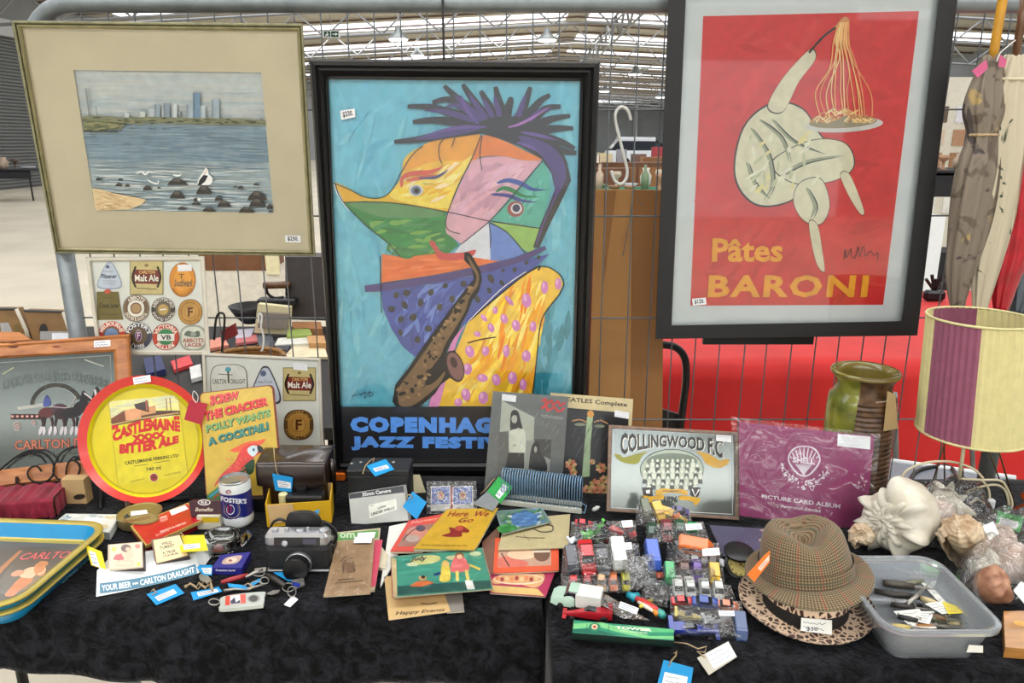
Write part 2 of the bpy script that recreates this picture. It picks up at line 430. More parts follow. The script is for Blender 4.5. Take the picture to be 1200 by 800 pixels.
# ------------------------------------------------------------------ wire fence panel
FY = 1.70
GALV = M('galvanised_steel',(132,140,144),.45, metal=.55, var=.18, scale=25, bump=.06)
WIRE = M('galvanised_wire',(104,110,114),.45, metal=.5, var=.12)
pt = ony(400,6, FY); ptz = pt.z + .003
xl = ony(75,250, FY).x - .012; xr = ony(1176,420, FY).x + .01
t = thing('wire_fence_panel', 'galvanised tube and wire mesh fence panel the pictures hang on', 'fence',((xl + xr) / 2, FY,0))
def arc(c, r, a0, a1, n=8): return [V((c[0] + r * math.cos(R(a0 + (a1 - a0) * k / n)), c[1], c[2] + r * math.sin(R(a0 + (a1 - a0) * k / n)))) for k in range(n + 1)]
MB().tube(arc((xl + .1, FY, ptz - .1),.1,180,90) + arc((xr - .1, FY, ptz - .1),.1,90,0),.019,14).build('top_rail', GALV, t, True)
MB().tube([V((xl, FY,0)), V((xl, FY, ptz - .095))],.0195,14).build('post', GALV, t, True)
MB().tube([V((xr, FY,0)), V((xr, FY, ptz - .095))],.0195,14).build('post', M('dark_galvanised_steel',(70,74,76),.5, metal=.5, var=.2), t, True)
wx0 = ony(816.7,395, FY).x; dx = (ony(1067,395, FY).x - wx0) / 9
k = int((xl - wx0) / dx)
w0 = None
while wx0 + k * dx < xr - .01:
    x = wx0 + k * dx; k += 1
    if x < xl + .02: continue
    j = random.uniform(-.004,.004)
    MB().tube([V((x, FY - .003,.2)), V((x + j, FY - .003,1.1)), V((x, FY - .003, ptz))],.0017,5).build('vertical_wire', WIRE, t)
for py in (128,252.5,372,491):
    z = ony(720, py, FY).z; MB().tube([V((xl, FY + .001, z)), V(((xl + xr) / 2, FY + .001, z - .002)), V((xr, FY + .001, z))],.002,5).build('horizontal_wire', WIRE, t)
z = ony(720,372, FY).z
for dz in (-.2,-.43): MB().tube([V((xl, FY + .001, z - .23 + dz)), V((xr, FY + .001, z - .23 + dz))],.002,5).build('horizontal_wire', WIRE, t)
# black strap from the top rail to the poster
tag(MB().box(ony(519.5,35, FY - .024),(.005,.002,.14)).build('cable_tie', M('black_nylon',(18,18,20),.4)), 'thin black cable tie hanging from the fence pipe above the blue poster', 'cable tie')
# S hook
HOOK = M('white_coated_wire',(214,216,212),.35, metal=.2)
def wirehook(name, pts, Y, r, mat, lab):
    P = [ony(x, y, Y) for x, y in smooth_pts(pts, False)]
    return tag(MB().tube(P, r,8).build(name, mat, None, True), lab, 'hook')
wirehook('s_hook', [(739.5,141),(736,130),(729,125),(722.5,130),(721,140),(725,158),(731,182),(735,200),(733,211),(727,215.5),(720,211),(716,200)], FY - .012,.0035, HOOK, 'white s-shaped wire hook on the mesh between the two posters')
wirehook('wire_hook', [(251,398),(252.5,378),(255,369),(259,366.5),(263,370),(262.5,385),(260,412)], FY - .01,.0028, M('black_nylon'), 'black wire hook on the mesh right of the upper beer label frame')
wirehook('wire_hook', [(303,378),(303,370),(304.5,367),(307,371),(306,383),(309,395),(308,408),(306,411)], FY - .012,.0024, HOOK, 'pale wire hook on the mesh above the lower beer label frame')

# ------------------------------------------------------------------ trestle tables and their velvet cloths
def velvet():
    m = bpy.data.materials.new('black_crushed_velvet'); m.use_nodes = True; nt = m.node_tree; b = nt.nodes['Principled BSDF']
    tc = nt.nodes.new('ShaderNodeTexCoord')
    n1 = nt.nodes.new('ShaderNodeTexNoise'); n1.inputs['Scale'].default_value = 42; n1.inputs['Detail'].default_value = 6; n1.inputs['Roughness'].default_value = .7; n1.inputs['Distortion'].default_value = .8
    nt.links.new(tc.outputs['Object'], n1.inputs['Vector'])
    rp = nt.nodes.new('ShaderNodeValToRGB'); rp.color_ramp.elements[0].position = .42; rp.color_ramp.elements[1].position = .76
    rp.color_ramp.elements[0].color = lin((5,5,6)) + [1]; rp.color_ramp.elements[1].color = lin((42,43,50)) + [1]
    nt.links.new(n1.outputs['Fac'], rp.inputs[0]); nt.links.new(rp.outputs[0], b.inputs['Base Color'])
    b.inputs['Roughness'].default_value = .9; b.inputs['Specular IOR Level'].default_value = .15
    b.inputs['Sheen Weight'].default_value = .12; b.inputs['Sheen Roughness'].default_value = .35
    n2 = nt.nodes.new('ShaderNodeTexNoise'); n2.inputs['Scale'].default_value = 130; n2.inputs['Detail'].default_value = 4; nt.links.new(tc.outputs['Object'], n2.inputs['Vector'])
    bp = nt.nodes.new('ShaderNodeBump'); bp.inputs['Strength'].default_value = .5; bp.inputs['Distance'].default_value = .006
    nt.links.new(n2.outputs['Fac'], bp.inputs['Height']); nt.links.new(bp.outputs[0], b.inputs['Normal'])
    MATS['velvet'] = m; return m
VELV = velvet()
def table(x0, x1, y0, y1, z, label):
    t = thing('trestle_table', label, 'table',((x0 + x1) / 2,(y0 + y1) / 2,0))
    MB().box(((x0 + x1) / 2,(y0 + y1) / 2, z - .02),(x1 - x0 - .012, y1 - y0 - .012,.036)).build('table_top', M('table_laminate',(205,200,190)), t)
    LEG = M('black_table_leg',(26,26,28),.5, metal=.3)
    for x in (x0 + .12, x1 - .15):
        for y in (y0 + .08, y1 - .08):
            MB().tube([(x, y,0),(x, y, z - .035)],.0125,10).build('leg', LEG, t, True)
        MB().tube([(x, y0 + .08,.12),(x, y1 - .08,.12)],.009,8).build('stretcher', LEG, t, True)
    return t
def cloth(x0, x1, y0, y1, z, drop, label, seed, corner):
    rnd = random.Random(seed); ph = [rnd.uniform(0,6.28) for _ in range(6)]
    mb = MB(); nx, ny, nd = 90,34,10
    def wob(x, y): return .0012 * math.sin(x * 23 + ph[0]) * math.sin(y * 31 + ph[1])
    rows = []
    def col(x):                                                    # back edge -> front edge -> hem, with soft folds
        pts = []
        for j in range(ny + 1):
            y = y1 + (y0 - y1) * j / ny; pts.append(V((x, y, z + wob(x, y))))
        for r_, a in ((.008,30),(.008,60),(.008,90)):
            pts.append(V((x, y0 - r_ * math.sin(R(a)), z - r_ * (1 - math.cos(R(a))))))
        d = drop(x)
        for j in range(1, nd + 1):
            s = j / nd; fold = .010 * s * math.sin(x * 14 + ph[2]) + .006 * s * math.sin(x * 37 + ph[3])
            pts.append(V((x + .004 * s * math.sin(x * 19 + ph[4]), y0 - .008 - abs(fold) - .01 * s, z - .008 - d * s)))
        return pts
    rings = [col(x0 + (x1 - x0) * i / nx) for i in range(nx + 1)]
    # hanging sides
    def side(x, sgn):
        out = []
        for j in range(1,5):
            s = j / 4; c = []
            for p in (rings[-1] if sgn > 0 else rings[0]):
                hang = (corner * s); c.append(V((p.x + sgn * (.003 + .004 * s), p.y, p.z - hang)))
            out.append(c)
        return out
    rings = rings + side(x1,1); rings = side(x0,-1)[::-1] + rings
    mb.loft(rings, caps=False, closed=False)
    o = mb.build('tablecloth', VELV, None, True)
    md = o.modifiers.new('thick', 'SOLIDIFY'); md.thickness = .0016; md.offset = -1
    return tag(o, label, 'tablecloth')
LX0, LX1, LY0, LY1 = -1.36,.050,1.072,1.665
QX0, QX1, QY0, QY1 = .062,1.62,.912,1.56
table(LX0, LX1, LY0 + .008, LY1, TZ - .007, 'trestle table under the left black velvet cloth, its thin legs showing below')
cloth(LX0, LX1, LY0 + .008, LY1, TZ - .0022, lambda x: .098 + .034 * min(1, max(0,(x + .95) / .5)) + .004 * math.sin(x * 9), 'black crushed velvet cloth over the left table, its hem hanging short',3,.16)
table(QX0, QX1, QY0 + .008, QY1, TZ - .007, 'trestle table under the right black velvet cloth')
cloth(QX0, QX1, QY0 + .008, QY1, TZ - .0022, lambda x: .24 + .01 * math.sin(x * 8), 'black crushed velvet cloth over the right table with the hats',9,.2)
# ================================================================== framed pictures and upright prints
class zsurf:
    def __init__(s, surf, ox, oy, k): s.s = surf; s.o = (ox, oy, k); s.n = getattr(surf, 'n', None)
    def __call__(s, x, y, off=0): return s.s(s.o[0] + x / s.o[2], s.o[1] + y / s.o[2], off)
def brush(a, q, n, cols, ln, wd, seed=0, ang=0, jit=.15):
    rnd = random.Random(seed); m = quadmap(q)
    for _ in range(n):
        u, v = rnd.random(), rnd.random(); c = rnd.choice(cols) if not callable(cols) else cols(v, rnd)
        L = ln * rnd.uniform(.4,1); an = R(ang) + rnd.uniform(-jit, jit); pts = []
        for k in range(4):
            uu = u + (k / 3 - .5) * L * math.cos(an); vv = v + (k / 3 - .5) * L * math.sin(an)
            pts.append(m(min(1, max(0, uu)), min(1, max(0, vv + rnd.uniform(-.004,.004)))))
        if (pts[0] - pts[-1]).length > .5: a.stroke(pts, wd * rnd.uniform(.5,1), c, sm=False, taper=1)
STK = M('sticker_paper',(236,238,240),.5, var=.03)
def sticker(surf, q, parent, txt=None, n=3, seed=0, off=.001, col=(90,105,150)):
    o = slab('price_sticker', surf, q,.0002, STK, parent, front=off)
    a = Art(surf, off + .0001)
    if txt: a.text(txt, lerpq(q,.72) if hasattr(q[0], '__len__') else lerpq([(q[0], q[1]),(q[2], q[1]),(q[2], q[3]),(q[0], q[3])],.72),(15,15,20),.03)
    else: a.scrib(q, n, col,.55, seed)
    a.build('handwriting', o)
    return o

# ---- seaside painting
pl = Plane(ony(218,297,1.664),0,-7)
out = [(13,24),(355,27.5),(370,300),(64.5,297)]; inn = [(25,33),(347.7,37),(362,294),(69.5,290)]
t = thing('framed_painting', 'large framed seaside painting with city skyline, beige mat and green-gilt frame', 'picture', pl(218,297,-.01))
FR = M('green_gilt_frame',(140,138,108),.4, metal=.35, var=.22, scale=60)
frame_rails(pl, out, inn, [(0,.012),(.12,.016),(.3,.016)], FR, t)
m1 = [tuple(V(a) + (V(b) - V(a)) * .3) for a, b in zip(out, inn)]; m2 = [tuple(V(a) + (V(b) - V(a)) * .52) for a, b in zip(out, inn)]
frame_rails(pl, m1, m2, [(0,.011),(1,.010)], M('dark_olive_groove',(44,46,34),.5), t, 'groove_strip')
frame_rails(pl, m2, inn, [(0,.012),(.4,.014),(1,.006)], M('gilt_slip',(160,152,112),.4, metal=.3, var=.2), t, 'gilt_slip')
pq = [(86,82),(306,85),(320.5,249),(111.6,246)]
slab('backing_board', pl, inn,.004, M('brown_board',(120,96,70),.8), t, front=-.006)
MATB = M('beige_mat_board',(214,205,178),.85, var=.05, scale=10, bump=.02)
mo = MB()
for k in range(4):
    A, B = pq[k], pq[(k + 1) % 4]; C, D = inn[(k + 1) % 4], inn[k]
    mo.prism([pl(*D,.003), pl(*C,.003), pl(*B,.003), pl(*A,.003)],-pl.n * .002)
mo.build('mat_board', MATB, t)
a = Art(pl,-.002)
a.quad(pq,(208,218,218))
Q = quadmap(pq)
def sub(u0, v0, u1, v1): return [tuple(Q(u0, v1)), tuple(Q(u1, v1)), tuple(Q(u1, v0)), tuple(Q(u0, v0))]
a.quad(sub(0,.66,1,.8),(190,206,210)); a.quad(sub(0,.62,1,.68),(196,204,202))
brush(a, sub(0,.64,1,1),120, [(210,220,220),(202,214,216),(216,220,216),(208,214,214)],.35,4.2,1)
a.quad(sub(0,0,1,.64),(164,188,198)); a.quad(sub(0,.36,1,.6),(140,172,190)); a.quad(sub(0,.16,1,.36),(176,196,202))
brush(a, sub(0,.3,1,.63),330, [(132,164,184),(150,180,194),(168,192,202),(126,158,178),(160,186,200)],.22,1.7,2,0,.05)
brush(a, sub(0,.0,1,.33),260, [(170,190,198),(192,204,206),(206,212,210),(152,174,186),(186,196,196)],.2,1.8,3,0,.06)
z = zsurf(pl,80,70,4.212); b = Art(z, a.off)
for x0, y0, x1, y1, c in ((392,240,425,282,(176,186,190)),(425,220,453,284,(140,156,166)),(462,240,478,285,(170,180,186)),(470,214,501,284,(132,146,158)),(511,220,537,286,(186,196,198)),(552,256,562,288,(90,100,104)),(584,222,612,286,(150,164,172)),(603,205,618,286,(160,174,180)),(615,163,651,288,(112,138,160)),(651,225,677,288,(166,180,186)),(706,195,746,288,(150,166,176)),(345,255,380,284,(186,192,190)),(280,262,300,284,(182,188,188))):
    b.quad((x0, y0, x1, y1), c)
    if x1 - x0 > 20: b.quad((x0, y0, x0 + (x1 - x0) * .3, y1), tuple(int(v * .86) for v in c))
b.stroke([(86,140),(104,280)],7,(126,128,128)); b.stroke([(136,228),(141,280)],4,(130,132,132))
b.poly([(66,282),(140,275),(210,280),(300,286),(420,280),(560,286),(740,288),(860,290),(973,298),(974,322),(700,320),(400,312),(280,318),(260,345),(170,342),(76,346)],(120,124,98))
brush(b, [(70,280),(973,296),(973,316),(70,318)],90, [(66,72,56),(96,100,74),(140,136,104),(58,62,54)],.05,8,5)
brush(b, [(72,300),(250,305),(250,342),(78,350)],60, [(110,120,82),(150,146,108),(86,92,70)],.4,8,6)
b.stroke([(76,352),(245,356)],7,(70,72,62))
for x, y in ((322,338),(415,340),(484,341),(588,345)): b.stroke([(x - 18, y),(x + 18, y)],7,(60,64,68), taper=1); b.stroke([(x, y - 20),(x + 1, y)],2,(190,190,186))
b.poly([(118,634),(160,640),(230,660),(330,678),(385,690),(360,715),(300,738),(134,744)],(214,190,146))
brush(b, [(128,645),(300,680),(320,735),(136,740)],60, [(200,168,122),(226,206,164),(180,146,106)],.25,8,7,-8)
for x, y, rx, ry in ((150,588,15,9),(250,616,18,9),(258,590,14,6),(292,619,13,8),(392,632,24,13),(448,631,10,5),(540,602,52,18),(538,666,38,20),(632,708,24,9),(562,732,22,9),(670,642,40,24),(743,684,22,13),(770,710,36,18),(695,738,34,12),(933,672,50,24),(935,706,44,22),(880,740,40,16),(995,724,16,14),(850,630,16,8),(824,627,9,5),(928,614,16,6),(998,748,13,5),(630,688,14,8)):
    b.poly([(x - rx, y + ry * .9),(x - rx * .8, y),(x - rx * .3, y - ry),(x + rx * .3, y - ry * .8),(x + rx * .8, y + ry * .1),(x + rx, y + ry * .9)],(58,56,52))
    b.poly([(x - rx * .5, y - ry * .2),(x - rx * .2, y - ry * .9),(x + rx * .3, y - ry * .7),(x + rx * .2, y)],(92,88,82))
b.poly([(640,612),(650,575),(672,545),(676,534),(688,540),(694,565),(712,582),(708,605),(690,618)],(232,234,232), True)
b.poly([(638,622),(648,592),(668,568),(690,572),(676,600),(655,618)],(40,42,46)); b.stroke([(684,540),(672,566)],5,(226,190,160))
b.poly([(636,692),(642,680),(655,688),(648,698)],(235,236,234))
for pts in ([(335,562),(362,552),(380,566),(400,550),(416,560)], [(390,590),(415,606),(440,610),(446,590)], [(515,568),(545,572),(560,560)]): b.stroke(pts,8,(238,240,238), taper=1)
a.mb.v += b.mb.v; k0 = len(a.mb.v) - len(b.mb.v); a.mb.f += [[i + k0 for i in f] for f in b.mb.f]; a.mb.c += b.mb.c; a.mb.mi += b.mb.mi
a.build('watercolour_print', t)
MB().prism([pl(*p,.005) for p in inn],-pl.n * .0004).build('glass_pane', PANE, t)
sticker(pl, [(334,275.5),(352,276),(352.5,284),(334.5,283.5)], t, '$250.', off=.0062)

# ---- blue festival poster
pc = Plane(T(540,556.5),0,0)
pc.p.y = 1.585; pc.p.z += .001
out = [(362,69),(703,72),(686.5,557),(393,557)]; inn = [(385,93),(680,95),(668,538),(402.5,538)]
t = thing('framed_poster', 'tall jazz festival poster of an abstract face with saxophone in black frame', 'picture', pc(540,557,-.01))
BLK = M('black_lacquer_frame',(13,12,12),.35, var=.25, scale=20, coat=.15)
frame_rails(pc, out, inn, [(0,.016),(.1,.026),(.3,.030),(.42,.022),(.55,.024),(.8,.014),(.85,.016),(1,.006)], BLK, t)
slab('backing_board', pc, inn,.004, M('brown_board'), t, front=-.006)
a = Art(pc,-.004); a.quad(inn,(112,196,216))
Q = quadmap(inn)
brush(a, sub(0,.14,1,1),260, [(106,192,216),(120,202,220),(96,182,208),(132,208,222),(102,194,212)],.16,9,11,70,.8)
brush(a, sub(.72,.14,.98,.42),40, [(60,156,176),(74,170,190),(52,148,164)],.3,10,12,80,.3)
z1 = zsurf(pc,380,80,3.81); b = Art(z1, a.off)
BK = (26,24,30); PU = (78,56,128)
b.poly([(440,345),(360,400),(340,490),(300,545),(255,575),(180,575),(110,535),(48,510),(60,545),(90,600),(260,600),(540,640),(560,600),(620,480),(700,300),(560,305)],(240,196,48), True)
b.poly([(700,300),(560,308),(430,350),(350,460),(470,420),(600,410),(660,400)],(236,168,36), True)
b.poly([(300,550),(420,500),(540,470),(640,400),(660,400),(580,560),(545,625),(330,590)],(248,226,96), True)
brush(b, [(380,440),(640,420),(560,610),(320,570)],34, [(252,240,150),(244,214,70),(250,232,190),(238,190,50)],.5,22,13,50,.4)
b.poly([(66,530),(110,545),(175,578),(150,590),(90,596)],(232,180,30), True)
b.poly([(40,512),(62,545),(90,600),(112,640),(80,600),(50,550)],(226,236,240), True)
b.poly([(88,598),(180,592),(300,600),(430,618),(545,640),(540,700),(560,740),(600,790),(520,850),(345,850),(280,780),(180,700)],(34,140,62))
brush(b, [(140,610),(540,650),(540,840),(300,830)],50, [(44,156,70),(26,124,54),(60,150,84),(120,180,80)],.4,26,14,20,.6)
b.poly([(110,604),(300,604),(520,640),(500,664),(360,668),(240,660)],(96,152,96), True)
b.poly([(708,300),(800,322),(900,370),(972,408),(890,410),(800,392),(700,396),(650,430),(670,380)],(234,138,52), True)
b.poly([(660,412),(720,396),(800,392),(880,410),(970,414),(860,540),(740,680),(610,784),(545,735),(540,690),(556,636),(600,530)],(226,178,192))
brush(b, [(640,430),(900,430),(740,660),(560,680)],40, [(236,196,204),(214,164,182),(230,186,206),(206,158,178)],.5,34,15,60,.7)
b.poly([(975,412),(1005,470),(1012,540),(985,640),(962,712),(860,694),(740,680),(860,545)],(88,184,164))
brush(b, [(900,500),(1000,500),(960,690),(800,670)],20, [(104,196,176),(70,168,150),(120,204,190)],.5,26,16,80,.5)
b.poly([(740,682),(860,696),(960,714),(940,790),(935,840),(880,800),(820,735)],(156,198,100))
b.poly([(735,690),(690,720),(612,786),(560,850),(742,860),(740,760)],(222,226,232))
b.poly([(735,688),(800,720),(850,770),(905,845),(900,900),(744,890)],(108,144,212))
# hair
for c_, wd, L in ((BK,56,0),(PU,26,1)):
    for i, pts in enumerate(([(720,262),(560,290),(420,318),(312,328)], [(740,258),(600,240),(480,232),(395,240)], [(740,255),(600,210),(480,175),(372,170)], [(740,252),(640,190),(560,140),(482,152)], [(745,255),(660,190),(590,130),(535,78)], [(752,255),(700,190),(650,120),(618,72)], [(765,255),(745,190),(720,140),(698,100)], [(790,255),(790,190),(775,130),(764,82)], [(810,262),(815,200),(830,150),(832,128)], [(840,270),(880,200),(905,130),(920,84)], [(845,275),(910,210),(960,150),(1008,118)], [(850,280),(930,230),(990,180),(1055,170)], [(860,290),(960,250),(1020,225),(1098,212)], [(880,300),(960,280),(1040,268),(1112,268)], [(900,310),(980,310),(1060,330),(1118,358)], [(930,330),(1000,350),(1070,370),(1126,378)])):
        if L and i in (1,8,10,12,13,14,15): continue
        p = pts if not L else [(q[0] * .86 + 110, q[1] * .86 + 38) for q in pts] if i > 8 else [(q[0] * .8 + 148, q[1] * .8 + 52) for q in pts]
        b.stroke(p, wd, c_, taper=3 if not L else 1)
b.poly([(700,290),(690,240),(760,215),(870,215),(980,270),(1050,340),(1085,420),(1102,500),(1060,590),(1010,690),(960,800),(932,800),(965,700),(1000,620),(1030,540),(1015,470),(975,408),(880,350),(800,318)], BK)
b.poly([(870,300),(960,320),(1030,360),(1070,420),(1076,500),(1030,590),(985,690),(955,775),(945,780),(975,690),(1012,610),(1030,530),(1010,450),(960,380),(890,335)], PU, True)
for pts in ([(725,262),(620,262),(520,280),(420,312)], [(820,265),(880,245),(950,205),(1010,170)], [(880,285),(960,300),(1040,320)], [(610,120),(640,190),(690,250)], [(860,330),(920,350),(970,380)]): b.stroke(pts,16,(104,74,158), taper=1)
b.stroke([(820,262),(870,250),(940,215),(1000,175)],9,(186,120,190), taper=1)
# eyes, brows, outlines
b.stroke([(345,530),(350,490),(390,470),(460,465),(510,450),(530,432)],22,(218,92,60), taper=1); b.stroke([(365,500),(440,488),(500,475)],18,(214,100,70), taper=1)
b.stroke([(420,490),(490,488),(530,470),(552,452)],12,(74,70,130), taper=1); b.stroke([(440,515),(495,518)],9,(60,130,70), taper=1)
b.ell(410,545,32,25,(210,214,218)); b.ell(410,545,22,20,(110,120,140)); b.ell(412,546,11,11, BK)
b.stroke([(772,512),(820,500),(880,515),(930,540),(998,542)],22,(58,86,170), taper=1); b.stroke([(745,562),(820,568),(880,590),(950,598)],17,(60,66,150), taper=1)
b.stroke([(768,550),(800,535),(840,545),(890,570),(968,575)],20,(40,140,84), taper=1)
b.ell(854,628,37,35,(158,78,72)); b.ell(858,626,25,24,(226,220,226)); b.ell(857,624,17,17,(44,40,80))
for pts in ([(40,512),(110,540),(180,574),(250,578),(300,545),(340,470),(390,390),(440,345)], [(48,515),(80,590),(180,695),(280,775),(345,850)], [(88,598),(300,600),(545,640),(740,682),(960,714)], [(700,300),(660,400),(600,520),(560,620),(542,690),(560,725),(606,738)], [(975,412),(860,550),(740,680),(610,786)], [(740,690),(820,735),(900,830)], [(545,305),(515,340),(512,390),(526,425)], [(736,690),(744,760),(740,800)], [(585,305),(570,350)], [(705,300),(695,380),(704,455)]): b.stroke(pts,4, BK)
z2 = zsurf(pc,380,280,3.81); d = Art(z2, b.off)
d.poly([(470,20),(490,10),(530,60),(640,60),(660,75),(540,95)],(206,80,76), True)
d.poly([(258,66),(340,80),(370,96),(400,76),(520,62),(640,78),(760,96),(830,102),(660,140),(460,165),(254,196)],(234,122,48))
brush(d, [(262,80),(620,90),(600,130),(262,185)],24, [(240,134,62),(226,108,40),(242,146,84)],.4,16,17)
d.poly([(500,60),(560,66),(620,60),(676,48),(660,76),(600,94),(520,92)],(214,74,70), True)
d.poly([(254,225),(450,205),(660,165),(880,100),(1005,66),(960,110),(860,180),(720,300),(640,370),(600,400),(500,470),(405,525),(350,480),(300,400),(262,310)],(62,82,170))
brush(d, [(262,240),(640,180),(560,400),(380,500)],46, [(74,98,186),(52,68,150),(112,140,210),(84,108,196)],.4,22,18,60,.6)
d.poly([(180,208),(330,188),(520,155),(700,118),(850,82),(960,40),(985,30),(992,46),(900,96),(760,140),(560,185),(400,212),(250,234),(182,236)],(72,56,130))
for x, y, rx, ry, ro in ((321,250,12,15,20),(367,240,17,15,0),(300,313,16,14,0),(358,294,13,20,-30),(430,284,13,18,10),(476,238,13,16,20),(515,303,13,17,0),(342,357,13,16,10),(397,349,16,18,30),(340,416,10,16,-20),(465,400,17,14,0),(416,449,13,16,-10),(571,268,13,17,0),(622,200,15,15,0),(540,208,12,12,30),(684,268,12,18,-30),(744,177,13,22,-30),(793,196,9,14,-30),(850,137,9,12,30),(737,230,9,14,-30),(903,106,8,10,40),(958,82,8,9,40),(798,140,8,8,0)): d.ell(x, y, rx, ry,(24,24,30), ro,14)
d.poly([(640,372),(700,320),(800,230),(900,150),(960,122),(1010,130),(1050,160),(1066,200),(1040,260),(985,330),(962,400),(952,500),(940,620),(920,746),(470,746),(540,600),(600,470)],(244,204,58))
brush(d, [(760,260),(1010,170),(920,700),(560,730)],90, [(250,216,80),(238,178,44),(248,226,120),(234,160,40),(252,212,60)],.35,28,19,62,.35)
brush(d, [(800,240),(920,160),(900,560),(760,640)],14, [(230,130,40),(236,150,44)],.4,18,20,62,.2)
d.poly([(628,385),(600,440),(580,500),(540,640),(510,746),(468,746),(500,650),(540,540),(575,450)],(204,130,178), True)
for x, y, rx, ry, ro in ((903,274,21,33,-8),(984,216,16,30,0),(1044,200,14,26,0),(826,275,10,28,-40),(763,318,12,17,0),(713,352,10,20,-40),(745,396,14,22,-20),(803,356,16,22,-20),(856,386,18,26,-10),(932,390,15,24,0),(650,502,20,28,-20),(720,500,16,22,10),(813,500,15,28,0),(902,522,20,26,0),(640,580,20,26,0),(706,620,24,18,10),(768,628,19,26,-10),(840,620,20,28,0),(888,650,16,26,0),(632,694,20,28,-10),(710,708,22,28,0),(598,728,18,18,0),(684,424,16,12,20)): d.ell(x, y, rx, ry,(200,128,182), ro,14); d.ell(x - rx * .3, y - ry * .3, rx * .35, ry * .5,(222,170,206), ro,10)
d.stroke([(640,372),(760,268),(880,170),(960,122),(955,140)],7, BK); d.stroke([(640,372),(700,310),(800,215),(900,145)],3,(240,240,245))
d.stroke([(960,122),(1010,130),(1064,175),(1060,230),(985,330),(962,400),(950,520),(925,740)],5,(40,40,36)); d.stroke([(640,464),(700,448),(765,438)],5, BK); d.stroke([(250,75),(252,200),(256,330)],4, BK)
# saxophone
d.poly([(626,58),(650,62),(672,95),(696,140),(704,180),(690,235),(660,275),(640,330),(612,380),(600,412),(560,470),(540,520),(580,495),(612,540),(626,590),(600,640),(560,620),(520,650),(495,690),(430,745),(375,770),(330,760),(304,725),(318,650),(380,570),(440,480),(520,370),(580,290),(640,210),(668,180),(660,130),(625,95)],(30,26,24))
d.poly([(640,75),(668,115),(690,160),(684,210),(648,262),(630,320),(590,390),(540,470),(520,520),(470,590),(450,650),(490,640),(540,590),(520,640),(480,680),(400,740),(345,745),(330,720),(335,660),(400,570),(470,470),(550,360),(600,280),(660,220),(680,170),(655,120)],(116,92,64), True)
rnd = random.Random(4)
for k in range(70):
    u = rnd.random(); p = V((660,200)).lerp(V((370,700)), u); w_ = 10 + 52 * u; x = p.x + rnd.uniform(-w_, w_) * .8; y = p.y + rnd.uniform(-w_, w_) * .4
    d.ell(x, y, rnd.uniform(5,16), rnd.uniform(4,10), rnd.choice([(40,32,26),(150,122,84),(34,28,26),(132,104,72)]), rnd.uniform(0,180),8)
d.ell(582,568,40,72,(52,40,38),-18); d.ell(585,568,33,64,(128,92,88),-18); d.ell(578,550,15,26,(70,50,50),-18,14)
d.stroke([(160,700),(185,680),(180,712),(205,678),(200,705),(222,690)],3,(40,60,84)); d.stroke([(122,702),(150,694),(222,682)],3,(40,60,84))
for q in (b, d):
    k0 = len(a.mb.v); a.mb.v += q.mb.v; a.mb.f += [[i + k0 for i in f] for f in q.mb.f]; a.mb.c += q.mb.c; a.mb.mi += q.mb.mi
a.off = d.off
a.quad([(400,476.5),(669,476.5),(668,538),(402.5,538)],(38,38,42))
BL = (92,152,236)
a.text('COPENHAGEN', [(410,488),(618,489),(617.5,508),(410.5,506.5)], BL,.085, spacing=1.22)
a.text('JAZZ FESTIVAL', [(411,511),(624,512),(623.5,530),(411.5,527.5)], BL,.085, spacing=1.2)
a.build('poster_print', t, PRG)
MB().prism([pc(*p,.004) for p in inn],-pc.n * .0004).build('glass_pane', PANE, t)
sticker(pc, [(398.5,130),(415.5,127),(416.5,137),(400,140.5)], t, '$330.', off=.0052)

# ---- red poster (generic stand-in artwork, same lettering)
pb = Plane(ony(920,395,1.632),0,1.2)
out = [(784,-25),(1126,-32),(1075,393),(768,397)]; inn = [(804,-7),(1102,-13),(1057,376),(787,381)]
t = thing('framed_poster', 'red pasta poster with pale mat and wide black frame', 'picture', pb(920,395,-.012))
frame_rails(pb, out, inn, [(0,.018),(.02,.02),(.97,.02),(1,.016)], M('matt_black_frame',(17,17,19),.55, var=.1), t)
slab('backing_board', pb, inn,.004, M('brown_board'), t, front=-.004)
slab('mat_board', pb, inn,.001, M('pale_mat_board',(206,214,214),.8, var=.03), t, front=.001)
rq = [(824,19),(1077,13),(1035,357),(809,358)]
a = Art(pb,.0012); a.quad(rq,(206,50,46)); Q = quadmap(rq)
brush(a, sub(.02,.02,.98,.98),90, [(200,46,42),(212,56,52),(194,42,40),(208,60,54)],.3,14,21,20,.8)
CR, GY, DK = (214,212,184),(150,158,128),(38,40,32)
def form(pts, col=CR):
    c = V((sum(p[0] for p in pts) / len(pts), sum(p[1] for p in pts) / len(pts)))
    a.poly([tuple(c + (V(p) - c) * 1.035) for p in pts], DK, True); a.poly(pts, col, True)
form([(872,150),(905,122),(940,128),(962,160),(985,180),(960,205),(925,235),(885,238),(862,205)])
form([(905,190),(950,165),(990,168),(1000,195),(975,212),(930,214)])
form([(938,214),(962,210),(972,240),(962,262),(942,258),(930,236)])
form([(900,125),(915,95),(940,66),(952,58),(955,70),(936,96),(918,130)])
form([(948,262),(958,264),(964,296),(966,318),(956,306)]); form([(985,205),(996,205),(1012,245),(1008,250),(994,228)])
for pts in ([(880,150),(900,180),(905,215),(895,235)], [(905,140),(930,165),(965,180)], [(915,205),(945,190),(985,182)], [(875,190),(885,215),(900,232)], [(945,220),(955,240),(950,256)], [(890,140),(915,160),(925,190)]): a.stroke(pts,5, GY, taper=1); a.stroke([(x + 3, y + 1) for x, y in pts],1.6, DK, taper=1)
